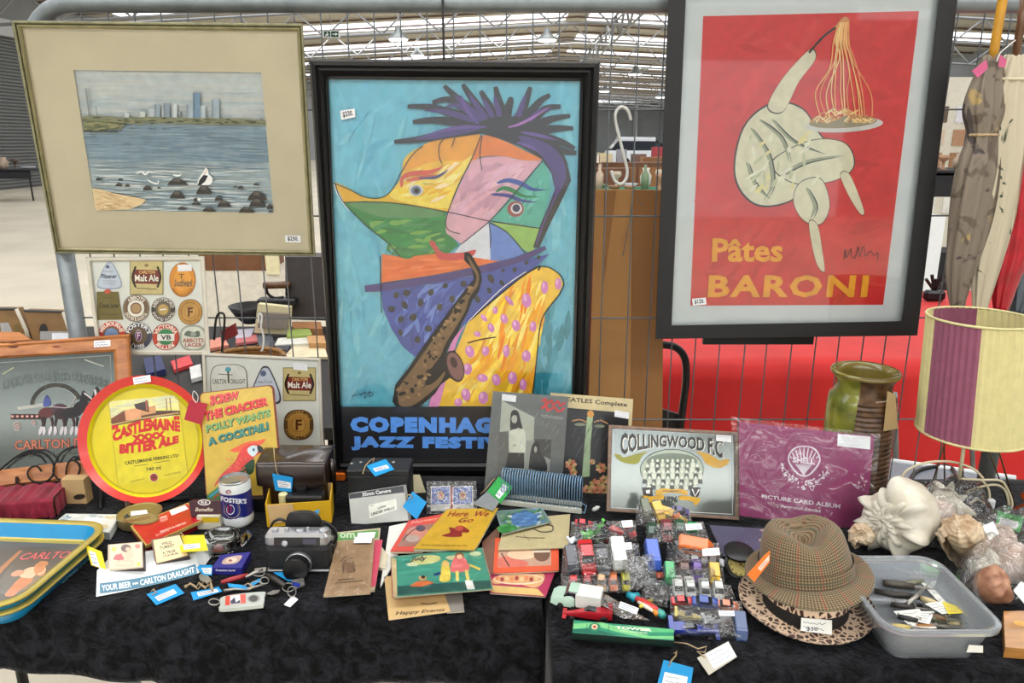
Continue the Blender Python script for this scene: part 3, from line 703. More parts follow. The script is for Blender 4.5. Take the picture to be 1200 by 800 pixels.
brush(a, [(872,160),(960,150),(960,220),(875,225)],30, [(226,226,204),(190,196,160),(222,214,150)],.3,6,22,60,.6)
a.stroke([(948,62),(966,42),(986,28)],2.5, DK); a.stroke([(980,33),(990,22),(994,26)],5,(206,150,96))
a.ell(989,146,46,9,(206,206,200),-3); a.ell(988,143,40,7,(150,140,110),-3); 
rnd = random.Random(5)
for k in range(34):
    x = rnd.uniform(958,1016); y = 142 - (1 - abs(x - 987) / 34) * rnd.uniform(0,17); a.stroke([(x - 9, y + 2),(x - 3, y - 3),(x + 4, y + 2),(x + 10, y - 2)],1.4, rnd.choice([(236,206,140),(214,150,84),(180,112,60),(240,222,176)]))
for k in range(13):
    x0 = 980 + k * .9; x1 = 964 + k * 4.6 + rnd.uniform(-3,3); ym = 75 + rnd.uniform(-10,10)
    a.stroke([(x0 + 4,26),(x0 - 3 + k * .6,48),(974 + k * 2.4 + rnd.uniform(-5,5), ym),(x1 - 4 + rnd.uniform(-3,3),108),(x1,136)],1.3, rnd.choice([(240,214,150),(228,160,100),(236,190,120)]))
OC = (230,164,40)
a.text('Pâtes', [(835,279),(918,280),(917,307),(834,307)], OC,.03)
a.text('BARONI', [(831,322),(1019,322),(1016,348.5),(829,348.5)], OC,.035, spacing=1.15)
a.stroke([(989,304),(991,292),(992,302),(997,291),(998,300),(1002,302),(1006,289),(1007,301),(1012,288),(1014,300),(1020,294),(1024,299),(1029,296),(1028,305)],1,(70,20,24))
a.build('poster_print', t, PRG)
MB().prism([pb(*p,.006) for p in inn],-pb.n * .0004).build('glass_pane', PANE, t)
sticker(pb, [(811,350),(827,348.5),(828,356.5),(812,358)], t, '$120.', off=.0074)
tag(MB().box(ony(888,398,1.69),(.26,.012,.02)).build('frame_batten', M('matt_black_frame')), 'black batten of the second frame edge just under the red poster', 'batten')

# ---- beer label boards
def mat_board(plane, out, wd, label, base):
    t = thing('beer_label_display', label, 'display', base)
    inn = insetq(out, wd); frame_rails(plane, out, inn, [(0,.006),(.2,.008),(.7,.008),(1,.004)], M('white_frame_paint',(214,210,196),.5, var=.06), t)
    slab('backing', plane, inn,.003, M('white_display_board',(216,220,212),.6, var=.03), t)
    return t
def label_disc(z, t, x, y, rx, ry, cols, sq=1.0, rot=0, extra=None):
    a = Art(z,.0012); a.off += .0003
    for k, c in cols: a.ell(x, y, rx * k, ry * k, c, rot,30, sq)
    if extra: extra(a)
    P = []                                                           # thickness of the card
    return a.build('beer_label', t, PRG)
def tri_label(a, x, y, w_, h_, c1, c2):
    for k, c in ((1, c1),(.9, c2)):
        a.poly([(x, y - h_ * k),(x + w_ * .35 * k, y - h_ * .75 * k),(x + w_ * .95 * k, y + h_ * .55 * k),(x + w_ * .7 * k, y + h_ * k),(x - w_ * .7 * k, y + h_ * k),(x - w_ * .95 * k, y + h_ * .55 * k),(x - w_ * .35 * k, y - h_ * .75 * k)], c, True)
def malt(a, x, y, w_, h_):
    a.quad((x - w_, y - h_, x + w_, y + h_),(120,110,56)); a.quad((x - w_ * .96, y - h_ * .96, x + w_ * .96, y + h_ * .96),(196,182,128))
    a.poly([(x - w_ * .75, y - h_ * .45),(x + w_ * .75, y - h_ * .4),(x + w_ * .85, y),(x + w_ * .75, y + h_ * .4),(x - w_ * .75, y + h_ * .35),(x - w_ * .85, y)],(118,46,36))
    for s in (-1,1): a.stroke([(x + s * w_ * .65, y - h_ * .62),(x + s * w_ * .85, y),(x + s * w_ * .65, y + h_ * .58)], w_ * .12,(30,22,20))
    a.text('CARLTON',(x - w_ * .45, y - h_ * .38, x + w_ * .5, y - h_ * .2),(226,190,120),.02); a.text('Malt Ale',(x - w_ * .72, y - h_ * .16, x + w_ * .74, y + h_ * .26),(20,16,14),.06); a.text('Malt Ale',(x - w_ * .7, y - h_ * .15, x + w_ * .72, y + h_ * .24),(240,236,222),.02)
    a.stroke([(x - w_ * .6, y + h_ * .62),(x + w_ * .6, y + h_ * .68)], h_ * .05,(110,90,60)); a.ell(x, y - h_ * .68, w_ * .12, h_ * .08,(130,110,60))
def foster(a, x, y, r, ry):
    a.text('F',(x - r * .2, y - ry * .35, x + r * .22, y + ry * .35),(90,44,20),.03)
    for s, A0, A1 in ((1,160,20),(-1,200,340)): a.arctext('FOSTERS ALE' if s > 0 else 'EXPORT LAGER', x, y, r * .84, ry * .84, r * .2, A0, A1,(196,150,70),.01)
p1 = Plane(ony(170,415,1.675),-3,-2)
out1 = [(100,301),(239.5,300),(246.5,416),(114,416)]
t = mat_board(p1, out1,5.5, 'white framed board of eleven beer labels hanging under the seaside painting', p1(175,416,-.01))
z = zsurf(p1,90,290,6.156)
def art_label(fn):
    a = Art(z,.0016); fn(a); return a.build('beer_label', t, PRG)
def L1(a):
    tri_label(a,235,200,92,96,(150,166,186),(188,200,214)); a.ell(222,138,13,13,(84,100,130)); a.text('CARLTON',(190,168,262,178),(90,100,130)); a.text('Pilsener',(176,190,288,222),(40,52,84),.03); a.stroke([(185,240),(285,242)],3,(100,110,130)); a.stroke([(190,258),(280,260)],3,(100,110,130))
art_label(L1)
art_label(lambda a: malt(a,503,214,120,126))
def L3(a):
    for k, c in ((1,(176,110,36)),(.93,(214,142,52)),(.72,(200,126,40)),(.68,(222,156,66))): a.ell(762,232,95 * k,125 * k, c)
    a.text('Southwark',(702,228,838,282),(120,96,70),.04,.2); a.text('T',(735,190,775,225),(110,70,30),.02); a.arctext('BREWED IN AUSTRALIA',762,232,82,110,13,215,325,(110,66,20))
art_label(L3)
def L4(a):
    q = [(142,318),(190,318),(222,296),(250,318),(300,318),(310,400),(335,520),(150,522)]
    a.poly(q,(108,98,48)); a.ell(222,316,22,18,(196,88,66)); a.text('Crown Lager',(160,398,305,448),(36,32,16),.03,.3); a.text('CARLTON',(185,355,262,366),(60,54,26)); a.stroke([(175,480),(300,482)],4,(60,54,26))
art_label(L4)
def L5(a):
    for k, c in ((1,(96,74,54)),(.95,(208,204,190)),(.93,(112,90,68)),(.62,(226,224,212)),(.42,(120,84,56)),(.33,(170,140,100))): a.ell(427,438,96 * k,97 * k, c,0,30,.9)
    a.arctext('ABBOTS',427,438,76,77,26,140,40,(236,232,218)); a.arctext('DOUBLE STOUT',427,438,76,77,24,205,335,(236,232,218))
art_label(L5)
def L6(a):
    for k, c in ((1,(206,204,196)),(.96,(56,52,48)),(.6,(110,100,78)),(.42,(186,158,92))): a.ell(623,447,90 * k,91 * k, c)
    a.arctext('ABBOTSFORD',623,447,70,71,25,170,10,(226,222,210)); a.arctext('INVALID STOUT',623,447,70,71,22,195,345,(226,222,210)); a.stroke([(600,448),(646,444)],9,(240,236,226))
art_label(L6)
def L7(a):
    for k, c in ((1,(70,50,30)),(.97,(176,130,62)),(.74,(112,76,36)),(.7,(190,146,76)),(.48,(150,104,48)),(.44,(196,154,84))): a.ell(818,464,87 * k,92 * k, c,0,30,.92)
    foster(a,818,464,87,92)
art_label(L7)
def L8(a):
    for k, c in ((1,(186,64,48)),(.62,(110,96,80)),(.5,(120,150,190))): a.ell(250,630,97 * k,100 * k, c)
    a.arctext('MELBOURNE',250,630,78,82,30,165,15,(240,232,220),.03)
art_label(L8)
def L9(a):
    for k, c in ((1,(56,62,84)),(.64,(100,84,62)),(.3,(40,56,120))): a.ell(444,635,98 * k,98 * k, c)
    a.arctext("FOSTER'S",444,635,80,80,30,165,10,(236,236,232),.03); a.arctext('LAGER',444,635,80,80,30,235,305,(236,236,232),.03)
    a.ell(444,635,24,42,(196,190,200)); a.ell(444,635,20,37,(96,40,90)); a.text('F',(434,610,456,660),(220,200,210),.03)
art_label(L9)
def L10(a):
    for k, c in ((1,(110,78,56)),(.97,(190,66,48)),(.62,(236,232,222)),(.6,(40,128,78))): a.ell(642,644,97 * k,96 * k, c,0,30,.93)
    a.arctext('VICTORIA',642,644,78,77,28,165,15,(240,234,222),.03); a.arctext('BITTER',642,644,78,77,28,218,322,(240,234,222),.03); a.quad((580,622,704,672),(232,230,222)); a.text('VB',(605,630,680,664),(30,34,32),.03)
art_label(L10)
def L11(a):
    for k, c in ((1,(96,78,52)),(.96,(206,212,196)),(.92,(60,84,60)),(.89,(212,218,204))): a.ell(838,652,95 * k,92 * k, c,0,30,.75)
    a.poly([(775,630),(800,600),(840,610),(880,600),(885,640),(830,645)],(96,110,100), True); a.ell(840,625,22,18,(150,160,150)); a.text('ABBOTS',(762,655,915,684),(170,52,48),.02); a.text('LAGER',(780,688,905,716),(170,52,48),.02)
art_label(L11)
sticker(z, [(726,124),(828,122),(830,168),(728,172)], t, n=2, off=.0032, seed=4)

p2 = Plane(T(310,548),0,5); p2.p.y = 1.625
out2 = [(236.6,413),(376,419.5),(380,549),(242,546)]
t = mat_board(p2, out2,4, 'cream framed board of beer labels standing behind the parrot sign', p2(310,548,-.01))
z = zsurf(p2,220,400,5.717)
def K1(a):
    for k, c in ((1,(60,66,56)),(.965,(216,220,212))): a.ell(275,270,124 * k,118 * k, c,0,30,.55)
    a.ell(270,188,20,17,(80,160,176)); a.stroke([(270,200),(275,280)],12,(74,86,60)); a.stroke([(206,218),(300,224)],5,(60,64,56)); a.text('CARLTON',(165,252,258,284),(50,50,46),.01); a.text('DRAUGHT',(290,252,386,284),(50,50,46),.01)
art_label(K1)
def K2(a):
    tri_label(a,520,292,108,128,(60,66,76),(190,200,210)); a.ell(506,214,20,20,(90,104,130)); a.text('CARLTON',(452,264,565,280),(80,90,110))
art_label(K2)
art_label(lambda a: malt(a,748,286,110,112))
def K4(a):
    for k, c in ((1,(90,62,30)),(.97,(96,70,36)),(.74,(200,160,90)),(.7,(186,138,62)),(.46,(150,104,46)),(.42,(196,150,78))): a.ell(743,558,100 * k,102 * k, c,0,30,.8)
    foster(a,743,558,100,102)
art_label(K4)
sticker(z, [(706,142),(800,150),(804,196),(708,188)], t, n=2, off=.0032, seed=5)

# ---- pub mirror in pine frame
pm = Plane(T(60,560,.02),14,20)
out = [(-22,404),(152.5,391),(160,553),(-20,573)]; inn = [(-6,420),(133,412),(140,534),(-4,551)]
t = thing('pub_mirror', 'pine framed brewery mirror with horse-drawn wagon, standing at the left end', 'mirror', pm(60,562))
PINE = M('varnished_pine',(186,112,58),.4, var=.25, scale=9, stretch=(1,1,7), rgb2=(206,136,78), coat=.3)
PINEH = M('varnished_pine_rail',(184,110,58),.4, var=.28, scale=9, stretch=(1,7,9), rgb2=(208,138,80), coat=.3)
for k in range(4):
    mb = MB(); rA = []; rB = []
    for tt, h in [(0,-.012),(0,.008),(.12,.013),(.25,.010),(.85,.010),(1,.004),(1,-.012)]:
        for ring, j in ((rA, k),(rB,(k + 1) % 4)):
            p = V(out[j]).lerp(V(inn[j]), tt); ring.append(pm(p[0], p[1], h))
    mb.loft([rA, rB]).build('frame_rail', PINEH if k % 2 == 0 else PINE, t)
a = Art(pm,.0105)
a.ell(15.5,404.5,7,3.4,(104,52,34),-5); a.ell(15.5,404.5,4,1.8,(70,32,24),-5); a.build('wood_knot', t)
a = Art(pm,.0105); a.ell(66,406,5,1.2,(120,60,34)); a.build('wood_knot', t)
slab('mirror_glass', pm, inn,.003, M('smoky_silvered_glass',(84,90,87),.12, metal=.6, var=.03), t, front=-.001)
z = zsurf(pm,0,380,6.667); a = Art(z,0)
GD, LG = (60,70,68),(150,160,156)
a.stroke([(0,300),(860,242)],6, LG, sm=False); a.stroke([(862,242),(872,480)],6, LG, sm=False); a.stroke([(20,390),(110,335)],9,(176,184,140), sm=False); a.stroke([(660,275),(810,328)],9,(176,184,170), sm=False)
def band(u, v):
    x = 20 + 830 * u; top = 470 - 440 * (1 - ((u - .56) / .9) ** 2) * .33; return (x, top + (1 - v) * 85 + (30 if u < .1 else 0))
a.text('CARLTON & UNITED BREWERIES', None, GD,.045, fn=lambda u, v: (20 + 830 * u,545 - (430 - 640 * (u - .52) ** 2) * .42 + (1 - v) * 82))
a.text('CARLTON & UNITED BREWERIES', None,(120,134,132),.0, fn=lambda u, v: (24 + 830 * u,548 - (430 - 640 * (u - .52) ** 2) * .42 + (1 - v) * 78))
a.ring(440,640,190,165,34,(50,50,46),185,340); a.ring(440,640,170,146,6, LG,185,340)
rnd = random.Random(8)
for k in range(26): an = R(185 + k * 6); a.ell(440 + 190 * math.cos(an),640 + 165 * math.sin(an),17,10, rnd.choice([(40,42,36),(62,62,52)]), math.degrees(an) + 60,8)
# wagon and team
a.poly([(135,645),(340,615),(345,642),(140,668)],(176,176,170)); a.quad((85,700,320,742),(40,34,36))
for k in range(6): a.ell(98 + k * 38,718,13,13,(176,90,76), n=12); a.ell(98 + k * 38,718,7,7,(215,205,190), n=10)
for x, y, r in ((133,795,30),(262,770,20)): a.ell(x, y, r, r * 1.2,(190,180,176)); a.ell(x, y, r * .78, r * .9,(70,50,50)); a.ell(x, y, r * .55, r * .65,(186,170,164)); a.ell(x, y, r * .2, r * .2,(110,40,40))
a.poly([(340,640),(345,580),(365,560),(388,580),(392,630)],(70,84,150), True); a.ell(365,565,11,13,(60,60,110))
for x, y, sx, c in ((360,690,60,(92,44,44)),(460,660,62,(78,54,66)),(470,700,50,(44,28,32)),(560,690,80,(30,26,30)),(640,640,66,(24,22,26))): a.ell(x, y, sx,42, c,-8)
for pts in ([(600,680),(620,600),(640,530),(655,520),(690,560),(735,590),(720,615),(680,600),(670,680)], [(700,640),(720,560),(748,490),(765,495),(785,540),(760,580),(750,650)]): a.poly(pts,(26,24,28), True)
a.stroke([(655,535),(690,560),(728,592)],9,(220,216,214)); a.stroke([(740,510),(748,545),(742,600)],16,(214,208,206)); a.stroke([(590,560),(570,610),(520,650),(400,640)],5,(200,190,186))
for k, x in enumerate((322,352,398,440,488,520,566,606)): a.stroke([(x,725),(x + (12,-8)[k % 2],775),(x + (2,-10)[k % 2],806)],22,((60,34,36),(34,26,30))[k % 2], taper=3); a.stroke([(x + (4,-8)[k % 2],796),(x - 8,838),(x - 14,868)],26,(206,200,206), taper=1)
a.text('CARLTON DRAUGHT', [(110,905),(1020,870),(1020,950),(112,985)],(120,50,40),.045); a.text('CARLTON DRAUGHT', [(116,908),(1020,874),(1020,946),(118,980)],(196,120,92),.005)
a.text('BREWED IN MELBOURNE', [(220,1010),(640,990),(640,1012),(222,1034)],(110,112,104),.01)
a.build('etched_print', t)
sticker(pm, [(110,399),(129.5,398),(129.5,405.5),(110,407)], t, n=2, off=.0115, seed=6)
# wrought iron easel in front of the mirror
IRON = M('wrought_iron',(24,24,26),.5, metal=.4)
pe = Plane(pm.p,14,20)
t = thing('scroll_easel', 'black wrought iron scroll easel holding the pub mirror', 'stand', T(62,568))
def ironz(pts, r=.0022): return [zsurf(pe,0,490,6.667)(x, y,.017) for x, y in smooth_pts(pts, False,6)]
for pts in ([(-40,440),(60,350),(170,275),(260,250),(350,275),(410,340),(420,420),(380,480),(310,505),(240,480),(215,430),(240,385),(290,375),(325,415)], [(0,400),(120,310),(230,275),(320,300),(360,350)], [(660,230),(560,225),(480,270),(440,330),(415,410),(450,470),(530,480),(600,450),(625,390),(600,340),(555,330),(525,370),(515,440)], [(640,330),(580,300),(530,350)]):
    MB().tube(ironz(pts),.0021,6).build('scroll', IRON, t, True)
for x in (20,118): MB().tube([pe(x,558,.004), T(x,596 if x > 50 else 603)],.004,6).build('foot', IRON, t, True)

# ---- tin parrot sign
ps = Plane(T(250,583,.03),8,17)
q = [(233.5,460),(321,450.5),(333,580),(241.5,583)]
t = thing('tin_sign', 'yellow tin sign with a red parrot and green and red slogan', 'sign', ps(288,583))
def rq_(q, r):
    m = quadmap(q); P = []
    for (cu, cv), a0 in (((r,1 - r * .7),180),((1 - r,1 - r * .7),90),((1 - r, r * .7),0),((r, r * .7),-90)):
        for k in range(5): an = R(a0 - 22.5 * k); P.append(tuple(m(cu + r * math.cos(an), cv + r * .7 * math.sin(an))))
    return P
MB().prism([ps(*p) for p in rq_(q,.06)],-ps.n * .0012).build('plate', M('rusted_tin_edge',(120,56,44),.6, var=.3, scale=80), t)
z = zsurf(ps,220,400,5.717); a = Art(ps,.0002)
a.poly(rq_(insetq(q,1,1,2.6,1),.06),(204,172,64))
b = Art(z, a.off); RD, GN, TE = (196,46,40),(96,140,74),(44,108,96)
for txt, qd, c, e in (('SCREW', [(145,362),(340,330),(346,380),(150,432)], RD,.075),('THE CRACKER', [(105,470),(535,370),(540,425),(112,535)], RD,.075),('POLLY WANTS', [(118,560),(552,450),(556,500),(124,612)], GN,.065),('A COCKTAIL!', [(132,645),(540,535),(545,592),(138,700)], TE,.075)):
    b.text(txt, [(x + 4, y + 4) for x, y in qd],(74,34,30) if c == RD else (40,70,56), e + .012); b.text(txt, qd, c, e)
    b.text(txt, qd, tuple(min(255, v + 40) for v in c),.0)
zz = zsurf(ps,220,510,6.667); c = Art(zz, b.off)
c.poly([(330,120),(390,85),(470,50),(540,42),(605,28),(590,60),(560,75),(480,90),(400,130)],(230,96,60), True)
c.poly([(250,320),(300,270),(370,200),(400,140),(440,90),(500,65),(550,70),(580,100),(575,130),(520,170),(500,220),(450,280),(400,300),(330,310),(240,370),(205,400)],(216,66,58), True)
c.poly([(400,290),(470,210),(520,190),(515,280),(470,310)],(30,70,44), True)
c.poly([(466,110),(500,80),(545,85),(550,120),(515,165),(480,145)],(206,224,226), True); c.poly([(545,78),(580,90),(590,120),(560,135),(545,110)],(36,34,34), True); c.ell(515,112,10,12,(70,110,150))
for k in range(40): rn = random.Random(k); c.ell(rn.uniform(300,460), rn.uniform(170,290),7,4,(236,110,90),40,6)
c.poly([(150,480),(200,430),(260,390),(290,400),(270,500),(200,560)],(70,140,80), True); c.stroke([(170,480),(250,420)],14,(80,160,200)); c.stroke([(200,490),(270,440)],12,(190,60,50))
for q2 in (b, c):
    k0 = len(a.mb.v); a.mb.v += q2.mb.v; a.mb.f += [[i + k0 for i in f] for f in q2.mb.f]; a.mb.c += q2.mb.c; a.mb.mi += q2.mb.mi
a.build('sign_print', t, PRG)
b_ = ps(288,583); tag(MB().box((b_.x, b_.y + .006, TZ + .014),(.13,.03,.027)).build('sign_rest', M('black_nylon')), 'low black block under the parrot sign', 'block')

# ---- oval beer tray on a black stand
pt_ = Plane(T(168,592),4,17)
t = thing('oval_beer_tray', 'round yellow beer tray with wide red rim propped on a black stand', 'tray', pt_(168,592))
def ering(cx, cy, rx, ry, off, n=56): return [pt_(cx + rx * math.cos(2 * math.pi * k / n), cy + ry * math.sin(2 * math.pi * k / n), off) for k in range(n)]
RED = M('red_enamel',(214,44,34),.3, coat=.4, var=.04); YEL = M('yellow_enamel',(218,200,18),.35, coat=.3, var=.05)
MB().loft([ering(169,516,66,65,-.006), ering(168,515.5,75,74,.006), ering(168,515,77.5,75.5,.010), ering(168,515,77.5,75.5,.012), ering(169.5,516,67.5,66.5,.006)], caps=False).build('rim', RED, t,40)
MB().loft([ering(169.5,516,67.5,66.5,.006), ering(170,516.5,65,64,.001), ering(170,516.5,63.5,62.5,-.003), ering(170,516.5,40,40,-.003), ering(170,516.5,.5,.5,-.003)], caps=False).build('dish', YEL, t,40)
MB().loft([ering(170,516.5,63.3,62.3,-.0025), ering(170,516.5,62,61,-.0025)], caps=False).build('dish_line', M('ochre_line',(180,166,20),.4), t)
z = zsurf(pt_,80,430,4.706); a = Art(z,-.0026)
a.poly([(222,190),(605,152),(660,600),(275,650)],(222,206,34))
a.poly([(222,190),(605,152),(618,255),(560,280),(420,290),(235,330)],(232,226,150)); brush(a, [(230,195),(600,160),(610,230),(235,270)],30, [(226,222,176),(212,214,170),(236,230,130)],.4,20,31)
a.poly([(232,300),(310,240),(470,240),(616,240),(618,262),(500,275),(250,325)],(86,60,44)); a.poly([(310,238),(400,222),(402,282),(318,295)],(222,160,116)); a.poly([(235,285),(310,238),(318,295),(240,305)],(120,70,48)); a.poly([(400,230),(480,210),(484,252),(402,268)],(206,150,100)); a.poly([(362,205),(440,185),(446,250),(372,228)],(60,44,38)); a.stroke([(430,182),(434,240)],10,(160,84,60), sm=False); a.stroke([(540,172),(545,245)],6,(150,110,90), sm=False); a.stroke([(560,168),(566,240)],6,(150,110,90), sm=False); a.stroke([(240,318),(420,280),(612,252)],8,(196,160,100))
CRD = (206,40,36)
def arch(u, v): return (245 + 372 * u,(355 - 55 * u - 42 * math.sin(math.pi * u)) * v + (416 - 58 * u - 32 * math.sin(math.pi * u)) * (1 - v))
a.text('CASTLEMAINE', None, CRD,.06, fn=arch)
a.text('"',(240,320,276,346), CRD,.04); a.text('"',(582,270,614,292), CRD,.04)
a.text('XXXX', [(346,376),(534,352),(540,388),(352,418)], CRD,.08)
a.text('BITTER ALE', None, CRD,.07, fn=lambda u, v: (282 + 328 * u,(426 - 50 * u) * v + (478 - 62 * u + 14 * math.sin(math.pi * u)) * (1 - v)))
a.text('CASTLEMAINE PERKINS LTD', [(308,520),(606,478),(608,494),(312,540)],(46,40,30),.015); a.text('740 ml', [(428,555),(508,542),(512,562),(430,576)],(46,40,30),.01)
a.stroke([(365,545),(440,535)],3,(90,80,40), sm=False); a.stroke([(470,528),(560,515)],3,(90,80,40), sm=False); a.ell(472,608,23,24,(240,226,190)); a.ell(472,608,21,22,(150,40,36)); a.ell(472,606,8,8,(90,24,26)); a.text('CONTENTS', [(340,628),(420,612),(421,620),(341,636)],(120,110,40)); a.text('REGISTERED', [(530,592),(620,574),(621,582),(531,600)],(120,110,40)); a.stroke([(222,190),(275,650)],2.5,(190,176,60), sm=False); a.stroke([(605,152),(660,600)],2.5,(190,176,60), sm=False)
a.build('label_print', t, PRG)
sticker(pt_, [(155.5,442.5),(176,439),(177,447),(157,450.5)], t, n=2, off=.013, seed=9)
BLKP = M('black_plastic',(20,20,22),.35)
t = thing('plate_stand', 'small black plate stand under the round beer tray', 'stand', T(185,597))
for x in (149,226):
    MB().tube([pt_(x,583 if x < 200 else 577,-.004), pt_(x,589,.004), T(x + 1,603 if x < 200 else 590,.012), T(x,608 if x < 200 else 594,.02)], [.006,.007,.007,.006],8).build('foot', BLKP, t, True)
MB().tube([pt_(149,586,-.02), pt_(226,584,-.02)],.005,8).build('crossbar', BLKP, t, True)

# ---- maroon price tag hanging between tray and sign
pg = Plane(ps.p,8,17)
t = thing('price_tag', 'maroon card tag hanging on white thread between tray and parrot sign', 'tag', pg(228,496,.01), 'card price tags')
MB().prism([pg(x, y,.010) for x, y in ((222,468.5),(243.5,473),(236,497.5),(216,491.5))], pg.n * .0008).build('card', M('maroon_card',(168,34,54),.7), t)
THR = M('white_thread',(226,222,214),.8)
MB().tube([pg(x, y,.012) for x, y in smooth_pts([(230,472),(226,466),(227,458),(232,464),(231,471)], False)],.0007,5).build('thread', THR, t)
# ================================================================== left half of the stall
ZM = {'A': (0,590,5.333), 'B': (100,580,5.714), 'C': (200,600,6.156), 'D': (200,530,4.), 'E': (360,550,4.2125), 'F': (540,540,4.2125), 'G': (650,580,5.714), 'H': (750,580,5.714), 'I': (640,580,3.635), 'J': (640,680,4.615), 'K': (840,560,3.333), 'L': (960,540,4.444), 'M': (1060,620,4.444), 'N': (220,510,6.667), 'O': (380,510,6.0)}
def zp(k, pts): o = ZM[k]; return [(o[0] + x / o[2], o[1] + y / o[2]) for x, y in pts]
def z1p(k, x, y): return zp(k, [(x, y)])[0]
def zs(k, surf): return zsurf(surf, *ZM[k])
TWINE = M('jute_twine',(176,152,118),.9, var=.25, scale=200)
CARD = {'blue': M('blue_card',(20,148,214),.6, var=.03), 'yellow': M('yellow_card',(226,206,44),.6, var=.03), 'green': M('green_card',(36,164,72),.6, var=.03), 'kraft': M('kraft_card',(176,150,104),.7, var=.06), 'white': M('white_card',(230,230,224),.6, var=.03), 'orange': M('orange_card',(236,116,28),.6, var=.04), 'grey': M('grey_card',(190,186,172),.7, var=.04)}
def price_tag(surf, q, col, label, paper=.62, string=None, off=.0, seed=0, pq=None):
    t = thing('price_tag', label, 'tag', surf(*q[3], off), 'card price tags')
    MB().prism([surf(*p, off) for p in q], surf.n * .0008).build('card', CARD[col], t)
    if paper:
        pq = pq or lerpq(q, paper); o = slab('paper_label', surf, pq,.0002, STK, t, front=off + .0011)
        Art(surf, off + .0012).scrib(pq,3,(70,84,130),.5, seed).build('handwriting', o)
    if string:
        MB().tube([surf(x, y, off + h) for x, y, h in string],.0011,5).build('string', TWINE, t, True)
    return t
def boxq(name, q, h, th, mat, parent=None, surf=None):
    s = surf or flatT(h); return slab(name, s, q, th, mat, parent)
PAGES = M('page_edges',(206,196,170),.8, var=.08, scale=150)
def book(name, label, cat, q, h, th, cover, art=None, group=None, surf=None, glossy=True, pages=True, film=False):
    s = surf or flatT(h); c = V(((q[0][0] + q[2][0]) / 2,(q[0][1] + q[2][1]) / 2))
    b = s(c.x, c.y); t = thing(name, label, cat, b - s.n * th, group)
    ct = min(.0012, th * .2)
    slab('cover', s, q, ct, cover, t)
    if th > .0025:
        slab('pages', s, lerpq(q,.985), th - 2 * ct, PAGES, t, front=-ct); slab('back_cover', s, q, ct, cover, t, front=-th + ct)
    else: slab('pages', s, q, th - ct, PAGES, t, front=-ct)
    if art:
        a = Art(s,.0001); art(a); a.build('cover_print', t, PRG if glossy else PR)
    if film:
        m = quadmap(lerpq(q,1.03))
        def fn(u, v):
            p = m(u, v); e = min(u,1 - u, v,1 - v); return s(p[0], p[1],.0012 + .0012 * math.sin(u * 17 + v * 9) * math.sin(v * 23) * (1 if e > .02 else .2))
        MB().grid(fn,18,18).build('plastic_sleeve', SLEEVE, t, True)
    return t
def frontbox(xl, xr, yb, yt, yback, dy=0):
    """corners of an upright box: front bottom edge at pixel row yb, top front edge yt, top back edge yback"""
    a, b = T(xl, yb), T(xr, yb + dy); zt = ony((xl + xr) / 2, yt,(a.y + b.y) / 2).z
    pb = onz((xl + xr) / 2, yback, zt); dep = max(.004, pb.y - (a.y + b.y) / 2); d = V((b.y - a.y, b.x - a.x,0)); d = V((-(b - a).y,(b - a).x,0)).normalized() * dep
    return a, b, d, zt - TZ
def fbox(name, xl, xr, yb, yt, yback, mat, parent=None, dy=0):
    a, b, d, h = frontbox(xl, xr, yb, yt, yback, dy); return MB().prism([a, b, b + d, a + d],(0,0, h)).build(name, mat, parent)

# ---- stacked blue and gold trays at the left edge
BLU = M('blue_tin_enamel',(8,140,196),.3, coat=.4, var=.03); GOLD = M('gold_rim_enamel',(176,158,70),.35, metal=.3, coat=.3, var=.08); DKT = M('dark_teal_enamel',(22,72,84),.35, coat=.3)
F_, R_ = T(14,713,.046), T(133,612,.046); e1 = (R_ - F_); e1.z = 0; LN = e1.length; e1.normalize(); e2 = V((-e1.y, e1.x,0))
WD = .36
def rr(ins, z, r=.05, n=6):
    P = []; r = max(.004, r - ins)
    for (cx, cy), a0 in (((LN - ins - r, WD - ins - r),0),((ins + r, WD - ins - r),90),((ins + r, ins + r),180),((LN - ins - r, ins + r),270)):
        for k in range(n + 1):
            a = R(a0 + 90 * k / n); p = F_ + e1 * (cx + r * math.cos(a)) + e2 * (cy + r * math.sin(a)); P.append(V((p.x, p.y, TZ + z)))
    return P
